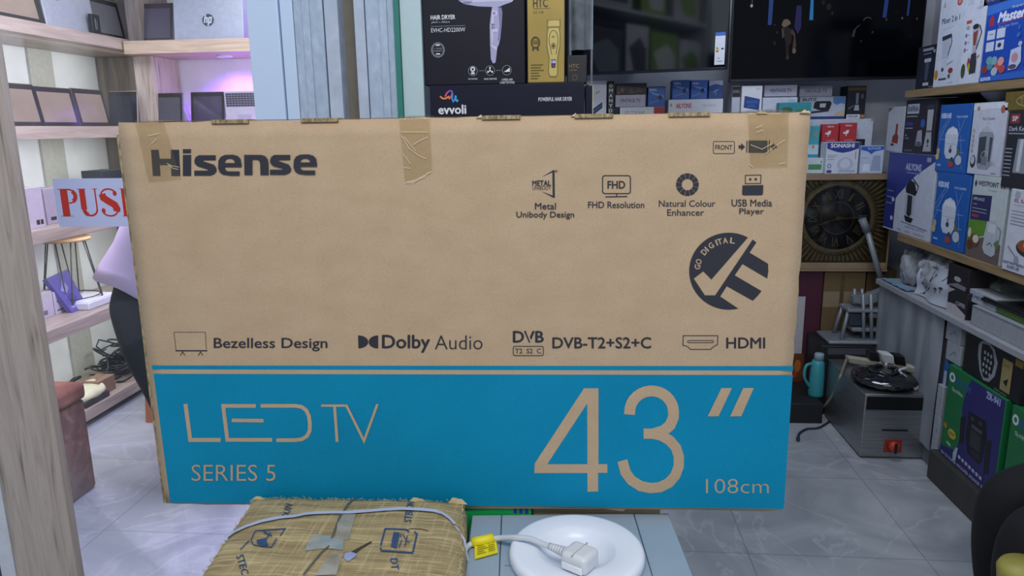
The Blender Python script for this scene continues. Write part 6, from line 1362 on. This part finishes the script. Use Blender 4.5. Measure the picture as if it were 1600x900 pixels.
carton('blue_box', 'blue and white narrow carton standing left of the green speaker cartons', 'box', (1469, 545, 1476, 690), 'X', 1.525, .1, M('#2c5a94', .5), lambda d: d.r(.3, .7, .98, .9, M('#b0b6c0')), zb=zpl + .001, zt=.50)
yk = 3.062
for i, (z0, z1, lb) in enumerate(((.001, .13, 'white carton standing on the floor right of the steel fryer'), (.131, .265, 'white carton in the middle of three right of the steel fryer'), (.266, .40, 'topmost white carton of three right of the steel fryer'))):
    mb = MB(); mb.box((1.512, 3.045, z0), (1.532, 3.095, z1), M('#a2a7b0', .5), .002); d = D(mb, lambda a, b, k: Vector((1.512 - k, 3.095 - a * .05, z0 + b * (z1 - z0))), 2.5)
    d.l([(.1, .3), (.5, .2), (.9, .35)], .03, GR).l([(.1, .8), (.9, .7)], .02, GR).r(.6, .4, .7, .6, M('#7a8090')); mb.build('white_carton', label=lb, cat='box', group='white cartons by the fryer')

# ---------------------------------------------------------------- fryer, potato cutter, power strip, flask
STEEL = ramp_mat('brushed_steel', [(.3, '#8e9094'), (.5, '#9ea0a4'), (.7, '#aeb0b4')], .36, vec_scale=(1, 1, 40), nscale=6, detail=4, metal=.85)
fl_, fr_ = P(1346, 715, 'Z', .012), P(1447, 712, 'Z', .012); yf = (fl_.y + fr_.y) / 2; zf = P(1400, 618, 'Y', yf).z; x0, x1 = fl_.x, fr_.x; dpF = .50
e = empty('electric_fryer', Vector(((x0 + x1) / 2, yf + dpF / 2, 0)), label='stainless steel box fryer with red control knob on the floor', cat='fryer')
mb = MB(); mb.box((x0, yf, .008), (x1, yf + dpF, zf), STEEL, .004); mb.build('body', e)
mb = MB(); mb.box((x0 + .008, yf - .002, zf - .068), (x1 - .008, yf + .001, zf - .008), M('#0c0c10', .4)); mb.box((x0 - .004, yf - .004, zf), (x1 + .004, yf + dpF, zf + .006), STEEL, .002); mb.build('top_rim', e)
mb = MB(); c = P(1398, 672, 'Y', yf); mb.box((c.x - .055, yf - .0035, c.z - .004), (c.x + .055, yf + .001, c.z + .004), BLACK, .001); mb.build('vent_slot', e)
c = P(1395, 696, 'Y', yf); mb = MB(); mb.box((c.x - .038, yf - .004, c.z - .032), (c.x + .038, yf + .001, c.z + .03), M('#8a2f22', .5), .002); kpl = mb.build('knob_plate', e)
mb = MB(); mb.lathe((c.x, yf - .004, c.z), [(.001, .026), (.020, .026), (.024, .02), (.026, 0)], M('#b0382a', .4), 28, Matrix.Rotation(pi / 2, 3, 'X')); mb.box((c.x - .005, yf - .038, c.z - .024), (c.x + .005, yf - .028, c.z + .024), M('#1a1414', .4), .002); mb.build('knob', kpl)
for dx in (.03, x1 - x0 - .03):
    for dy in (.04, dpF - .04):
        mb = MB(); mb.lathe((x0 + dx, yf + dy, 0), [(.001, .0), (.014, 0), (.012, .008), (.001, .008)], BLACK, 14); mb.build('foot', e)
# film wrapped black coil on the fryer
zft = zf + .0065; cg = P(1380, 592, 'Z', zf + .03); mb = MB(); rings = []; GLB = M('#1a1b20', .12, spec=.9, var=.2, scale=30)
for j in range(11):
    a = -pi / 2 + pi * j / 10; ring = []
    for i in range(48):
        t = 2 * pi * i / 48; d_ = Vector((cos(a) * cos(t), cos(a) * sin(t), sin(a))); r_ = 1 + .10 * noise.noise(d_ * 6) + .07 * noise.noise(d_ * 14)
        ring.append(Vector((cg.x + .135 * d_.x * r_, cg.y + .15 * d_.y * r_, max(zft, zft + .030 + .036 * d_.z * r_))))
    rings.append(ring)
mb.ring_strip(rings, GLB)
for k_ in range(5): mb.tube([(cg.x + (.06 + k_ * .016) * cos(t), cg.y + (.06 + k_ * .018) * sin(t), zft + .066 - k_ * .009 + .004 * sin(5 * t)) for t in [2 * pi * i / 30 for i in range(31)]], .007, GLB, 6)
mb.build('wrapped_coil', label='shiny film wrapped black coil lying on top of the steel fryer', cat='coil')
# dark cabinet behind carrying the cutter
yb_ = yf + dpF + .02; zb2 = P(1340, 541, 'Y', yb_).z; xb0 = P(1284, 545, 'Y', yb_).x
mb = MB(); mb.box((xb0, yb_, .001), (1.495, yb_ + .26, zb2), M('#1c1d22', .5, var=.1), .004); d = D(mb, lambda a, b, k: Vector((xb0 + a * (1.495 - xb0), yb_ - k, b * zb2)), 1.3); d.r(.12, .88, .9, .97, M('#4a4c54', .4)).r(.2, .1, .5, .6, M('#24262c')); mb.build('dark_cabinet', label='dark low cabinet behind the steel fryer carrying the potato cutter', cat='cabinet')
CUT = ramp_mat('cutter_casting', [(.3, '#7c838c'), (.7, '#959ca4')], .4, nscale=5, metal=.3); z0 = zb2 + .001; yk_ = yb_ + .12
e = empty('potato_cutter', Vector((1.36, yk_, z0)), label='grey upright potato cutter with a long lever arm in front of the clock carton', cat='cutter')
Q = lambda px, py, y=yk_: P(px, py, 'Y', y)
mb = MB(); a, b = Q(1285, 534), Q(1397, 534); mb.box((a.x, yk_ - .1, z0), (b.x - .02, yk_ + .11, z0 + .018), CUT, .006); mb.build('base', e)
mb = MB()
for dy in (-.06, .06):
    mb.tube([Vector((Q(1308, 530).x, yk_ + dy, z0 + .018)), Vector((Q(1322, 478).x, yk_ + dy * .7, Q(1322, 478).z))], .010, CUT, 8); mb.tube([Vector((Q(1342, 535).x, yk_ + dy, z0 + .018)), Vector((Q(1342, 455).x, yk_ + dy, Q(1342, 455).z))], .009, CUT, 8); mb.tube([Vector((Q(1354, 535).x, yk_ + dy, z0 + .018)), Vector((Q(1354, 455).x, yk_ + dy, Q(1354, 455).z))], .009, CUT, 8)
mb.build('frame_leg', e)
mb = MB(); p = Q(1345, 480); mb.box((Q(1318, 480).x, yk_ - .07, p.z - .012), (Q(1382, 480).x, yk_ + .07, p.z + .004), CUT, .004); p = Q(1345, 500); mb.box((Q(1352, 490).x, yk_ - .05, Q(1352, 493).z), (Q(1389, 490).x, yk_ + .05, Q(1352, 486).z), CUT, .003); mb.box((Q(1325, 515).x, yk_ - .06, Q(1330, 512).z - .005), (Q(1365, 515).x, yk_ + .06, Q(1330, 508).z), CUT, .003); mb.build('blade_platform', e)
mb = MB(); pts = [Q(1330, 462), Q(1350, 462), Q(1368, 455), Q(1384, 448), Q(1386, 458), Q(1372, 468), Q(1350, 474), Q(1330, 470)]; mb.prism([p_ - Vector((0, .03, 0)) for p_ in pts], (0, .06, 0), CUT); mb.build('pivot_head', e)
mb = MB(); mb.tube([Q(1381, 452), Q(1366, 400), Q(1352, 350)], [.014, .014, .014], CUT, 12); mb.tube([Q(1355, 362), Q(1347, 342)], [.019, .019], M('#6e757e', .5), 12); mb.build('lever', e)
mb = MB(); mb.box((Q(1322, 505).x, yk_ - .04, Q(1330, 506).z), (Q(1348, 505).x, yk_ + .04, Q(1330, 486).z), M('#3a4452', .5), .004); mb.build('pusher_block', e)
# power strip with plugs, lying on the wrapped coil and the fryer back
e = empty('power_strip', Vector((1.39, yf + .36, zft)), label='cream power strip with three plugs lying across the back of the fryer', cat='power strip')
STP = M('#a8a696', .5); sa = P(1323, 560, 'Y', yf + .42); sb = P(1443, 578, 'Y', yf + .10); us = (sb - sa).normalized(); sd = Vector((0, 1, 0)); su = us.cross(sd).normalized() * -1
if su.z < 0: su = -su
mxs = Matrix((us, sd, su)).transposed().to_4x4(); mxs.translation = sa; ls = (sb - sa).length
mb = MB(); mb.box((0, -.026, -.018), (ls, .026, .014), STP, .006, mxs, 3); mb.build('strip_body', e)
mb = MB(); mb.box((.30 * ls, -.03, .0145), (.43 * ls, .02, .062), BLACK, .004, mxs); mb.build('plug', e); mb = MB(); mb.box((.63 * ls, -.035, .0145), (.76 * ls, .022, .062), BLACK, .004, mxs); mb.build('plug', e)
mb = MB(); mb.box((.45 * ls, -.045, .0145), (.61 * ls, .02, .065), M('#c4c8cc', .4), .008, mxs, 3); mb.build('plug', e, label='white plug')
mb = MB(); p = mxs @ Vector((.5 * ls, -.045, .02)); mb.tube(smooth([p, p + Vector((-.02, -.05, -.03)), p + Vector((.05, -.09, .005)), P(1405, 580, 'Y', yf + .12), P(1424, 597, 'Y', yf + .06), P(1430, 608, 'Y', yf + .05), P(1434, 604, 'Y', yf + .07)]), .0065, M('#aeb2b8', .5), 8); mb.build('white_lead', e)
mb = MB(); mb.tube(smooth([mxs @ Vector((0, 0, 0)), P(1316, 580, 'Z', zft + .012), P(1312, 590, 'Z', zft + .012), P(1303, 612, 'X', x0 - .016), P(1292, 630, 'X', x0 - .02), P(1280, 639, 'X', x0 - .025), P(1269, 638, 'X', x0 - .03), P(1267, 630, 'X', x0 - .03), P(1274, 624, 'X', x0 - .03)]), .006, M('#8a8474', .6), 8); mb.build('cream_lead', e)
mb = MB(); mb.tube(smooth([P(1247, 684, 'Z', .008), P(1250, 676, 'Z', .008), P(1262, 670, 'Z', .006), P(1280, 668, 'Z', .006), P(1300, 655, 'Z', .006), P(1312, 640, 'Z', .006)]), .0055, M('#2a3040', .5), 8); mb.tube([P(1247, 684, 'Z', .008), P(1247, 688, 'Z', .008)], .009, M('#2a3040', .5), 8)
mb.build('loose_cable', label='short dark cable lying on the tiles left of the fryer', cat='cable')
# flask
fx_ = P(1274, 618, 'Z', .01); fb = P(1274, 618, 'Y', 3.72); fc = Vector((fb.x, 3.72, 0)); 
zfb = fb.z; mb = MB(); mb.box((fc.x - .2, 3.60, .001), (xb0 - .012, 3.92, zfb), M('#17181d', .6), .004); mb.build('black_crate', label='low black crate on the floor under the turquoise flask', cat='crate')
TQ = M('#3a98a2', .45, var=.05); e = empty('vacuum_flask', Vector((fc.x, 3.72, zfb + .001)), label='turquoise flask jug with pale cap standing left of the fryer', cat='flask')
ht = P(1278, 552, 'Y', 3.72).z - zfb; mb = MB(); mb.lathe(Vector((fc.x, 3.72, zfb + .001)), [(.001, 0), (.036, 0), (.038, .01), (.036, ht * .5), (.033, ht * .76), (.025, ht * .84), (.001, ht * .84)], TQ, 28); mb.build('body', e)
mb = MB(); mb.lathe(Vector((fc.x + .004, 3.72, zfb + .001)), [(.001, ht * .845), (.024, ht * .845), (.024, ht * .97), (.02, ht), (.001, ht)], M('#8ea6b4', .4), 20); mb.build('cap', e)
mb = MB(); mb.tube(smooth([Vector((fc.x - .030, 3.715, zfb + ht * .76)), Vector((fc.x - .062, 3.705, zfb + ht * .72)), Vector((fc.x - .066, 3.705, zfb + ht * .45)), Vector((fc.x - .034, 3.715, zfb + ht * .22))]), .008, TQ, 8); mb.build('handle', e)

# ---------------------------------------------------------------- seated person at the right edge
def person_seated():
    kx, ky = 1.095, 1.76; kz = P(1552, 768, 'Y', ky).z - .115
    B = Vector((1.62, ky + .02, .48)); e = empty('person', B, label='person in black trousers seated at the right edge, only one knee showing', cat='person')
    V = [(Vector((1.60, ky + .08, .56)), (.11, .10)), (Vector((1.64, ky + .08, .72)), (.14, .11)), (Vector((1.64, ky + .08, .92)), (.165, .11)), (Vector((1.63, ky + .08, 1.04)), (.085, .08)), (Vector((1.62, ky + .08, 1.11)), (.052, .055)), (Vector((1.60, ky + .08, 1.19)), (.075, .08)), (Vector((1.59, ky + .08, 1.26)), (.085, .09)), (Vector((1.60, ky + .08, 1.32)), (.06, .065))]
    E = [(i, i + 1) for i in range(7)]; legs = []
    for s, fx2 in ((-1, 0), (1, .05)):
        k = len(V); y = ky + .08 + s * .10; kn = Vector((kx + .02 + fx2, ky + .01 + (s + 1) * .10, kz))
        V += [(Vector((1.50, y, .555)), .07), (kn, .06), (Vector((kx + .06 + fx2, kn.y, .12)), .042), (Vector((kx + .04 + fx2, kn.y, .045)), (.042, .04)), (Vector((kx - .10 + fx2, kn.y, .03)), (.04, .025))]; E += [(0, k), (k, k + 1), (k + 1, k + 2), (k + 2, k + 3), (k + 3, k + 4)]; legs.append((k, kn))
        k = len(V); V += [(Vector((1.63, ky + .08 + s * .19, .98)), .055), (Vector((1.60, ky + .08 + s * .24, .78)), .042), (Vector((1.40, ky + .08 + s * .16, .70)), .031), (Vector((1.34, ky + .08 + s * .15, .70)), (.02, .034))]; E += [(2, k), (k, k + 1), (k + 1, k + 2), (k + 2, k + 3)]
        for dy, ln in ((-.027, .06), (-.009, .07), (.009, .068), (.026, .055)):
            h = len(V); V += [(Vector((1.30, ky + .08 + s * .15 + dy, .70)), .0092), (Vector((1.30 - ln * .5, ky + .08 + s * .15 + dy, .695)), .0088), (Vector((1.30 - ln * .95, ky + .08 + s * .15 + dy, .68)), .008)]; E += [(k + 3, h), (h, h + 1), (h + 1, h + 2)]
        h = len(V); V += [(Vector((1.36, ky + .08 + s * .10, .70)), .011), (Vector((1.33, ky + .08 + s * .085, .695)), .0095), (Vector((1.305, ky + .08 + s * .085, .688)), .009)]; E += [(k + 2, h), (h, h + 1), (h + 1, h + 2)]
    skin_body('body', V, E, SKIN, e, 2, B)
    BT = M('#0d0d12', .85, bump=.2, scale=14)
    k0 = [(Vector((1.60, ky + .08, .575)), (.18, .155)), (Vector((1.625, ky + .08, .70)), (.16, .135))]; E = [(0, 1)]
    for s, (k, kn) in zip((-1, 1), legs):
        q = len(k0); k0 += [(Vector((1.48, ky + .08 + s * .10, .555)), .11), (kn + Vector((.10, 0, .01)), .090), (kn, .078), (kn + Vector((.0, 0, -.12)), .072), (Vector((kn.x + .03, kn.y, .14)), .062)]; E += [(0, q), (q, q + 1), (q + 1, q + 2), (q + 2, q + 3), (q + 3, q + 4)]
    skin_body('trousers', k0, E, BT, e, 2, B)
    k0 = [(Vector((1.615, ky + .08, .66)), (.182, .15)), (Vector((1.64, ky + .08, .80)), (.165, .13)), (Vector((1.64, ky + .08, .94)), (.18, .125)), (Vector((1.63, ky + .08, 1.03)), (.10, .09))]; E = [(0, 1), (1, 2), (2, 3)]
    for s in (-1, 1):
        q = len(k0); k0 += [(Vector((1.63, ky + .08 + s * .20, .985)), .078), (Vector((1.605, ky + .08 + s * .24, .84)), .066)]; E += [(2, q), (q, q + 1)]
    skin_body('shirt', k0, E, M('#2a2c48', .85, bump=.2), e, 2, B)
    for (k, kn) in legs: skin_body('shoe', [(Vector((kn.x + .07, kn.y, .045)), (.045, .04)), (Vector((kn.x - .03, kn.y, .042)), (.05, .04)), (Vector((kn.x - .13, kn.y, .034)), (.044, .03))], [(0, 1), (1, 2)], M('#16161a', .5), e, 2, B)
    hc = Vector((1.595, ky + .08, 1.245)); mb = MB(); mb.lathe(hc, [(.101, .0), (.106, .03), (.1, .07), (.072, .105), (.03, .12), (.001, .123)], HAIR, 24, Matrix.Diagonal((1.05, .95, 1))); mb.build('hair', e)
    mb = MB(); f0 = hc + Vector((-.088, 0, 0))
    mb.prism([f0 + Vector((0, 0, .01)), f0 + Vector((0, .015, -.035)), f0 + Vector((0, -.015, -.035))], (-.026, 0, -.006), SKIN); mb.build('nose', e)
    for s in (-1, 1):
        mb = MB(); mb.lathe(f0 + Vector((.004, s * .032, .012)), [(.001, -.011), (.011, 0), (.001, .011)], M('#e8e4e0', .3), 12); mb.lathe(f0 + Vector((-.004, s * .032, .012)), [(.001, -.006), (.006, 0), (.001, .006)], BLACK, 10); mb.build('eye', e)
        mb = MB(); mb.lathe(hc + Vector((.01, s * .098, -.01)), [(.001, -.02), (.014, -.015), (.02, 0), (.014, .015), (.001, .02)], SKIN, 12, Matrix.Diagonal((1, .5, 1.3))); mb.build('ear', e)
    mb = MB(); mb.box((f0.x - .004, f0.y - .023, f0.z - .062), (f0.x + .01, f0.y + .023, f0.z - .050), M('#5c2f28', .5), .003); mb.build('mouth', e)
    # stool under
    st = empty('plastic_stool', Vector((1.66, ky + .08, 0)), label='low olive plastic stool under the seated person', cat='stool'); OL = M('#8a8440', .5)
    mb = MB(); mb.box((1.49, ky - .07, .40), (1.83, ky + .25, .43), OL, .01); mb.build('seat', st)
    for dx in (.03, .27):
        for dy in (-.05, .19):
            mb = MB(); mb.prism([(1.49 + dx, ky + dy, .001), (1.53 + dx, ky + dy, .001), (1.53 + dx, ky + dy + .04, .001), (1.49 + dx, ky + dy + .04, .001)], (0, 0, .3985), OL); mb.build('leg', st)
    # olive tub beside the leg
    c = P(1594, 893, 'Y', 1.66); mb = MB(); mb.lathe((c.x + .02, 1.66, 0), [(.001, 0), (.05, 0), (.055, .02), (.062, c.z - .03), (.066, c.z), (.06, c.z + .012), (.001, c.z + .016)], M('#a39a48', .45), 32)
    mb.build('lidded_tub', label='tall olive yellow lidded tub at the lower right corner by the knee', cat='tub')


person_seated()

# ---------------------------------------------------------------- shelf on the dividing wall, seen mirrored in the dark television
e = empty('side_shelving', Vector((-.35, 2.7, 0)), label='white shelf boards on the dividing wall, seen only mirrored in the dark television', cat='shelving')
for z in (1.30, 1.72, 2.14):
    mb = MB(); mb.box((-.475, 2.15, z), (-.20, 3.75, z + .02), WT, .002); mb.build('shelf', e)
mb = MB(); mb.box((-.475, 2.13, .0), (-.20, 2.149, 2.6), WT, .002); mb.build('upright', e); mb = MB(); mb.box((-.475, 3.751, .0), (-.20, 3.77, 2.6), WT, .002); mb.build('upright', e)
for i, (y0, w, z, h, c, c2, nm) in enumerate(((2.2, .30, 1.7405, .3, '#d4d8de', '#6a9a38', 'white carton with a green corner nearest the front'), (2.53, .34, 1.7405, .32, '#7cab3c', '#dfe4e0', 'lime green carton with a white picture'), (2.9, .26, 1.7405, .34, '#d8dade', '#3a4a5c', 'white carton with a dark picture'), (3.2, .40, 1.7405, .3, '#3a4258', '#8a94a4', 'dark blue carton at the far end'), (2.2, .4, 1.3205, .3, '#c8ccd6', '#2c3c7c', 'white carton with a blue picture on the low board'), (2.65, .4, 1.3205, .28, '#26402c', '#7a9a4a', 'dark green carton on the low board'), (3.1, .45, 1.3205, .3, '#2a2c36', '#9a9ca4', 'black carton on the low board'), (2.25, .35, 2.1605, .3, '#ccd0d6', '#7cab3c', 'white carton with a green picture on the top board'), (2.7, .3, 2.1605, .28, '#8ab04a', '#e0e4e0', 'green carton on the top board'), (3.1, .5, 2.1605, .3, '#c4c8d0', '#5a4a4c', 'white carton with a brown picture on the top board'))):
    mb = MB(); mb.box((-.45, y0, z), (-.215, y0 + w, z + h), M(c, .5), .003); d = D(mb, lambda a, b, k: Vector((-.215 + k, y0 + a * w, z + b * h)), h / w); d.p([(.1, .1), (.6, .1), (.9, .6), (.4, .8), (.1, .6)], M(c2, .5)); mb.build('stock_carton', label=nm + ', mirrored in the dark television', cat='box', group='cartons on the dividing wall')
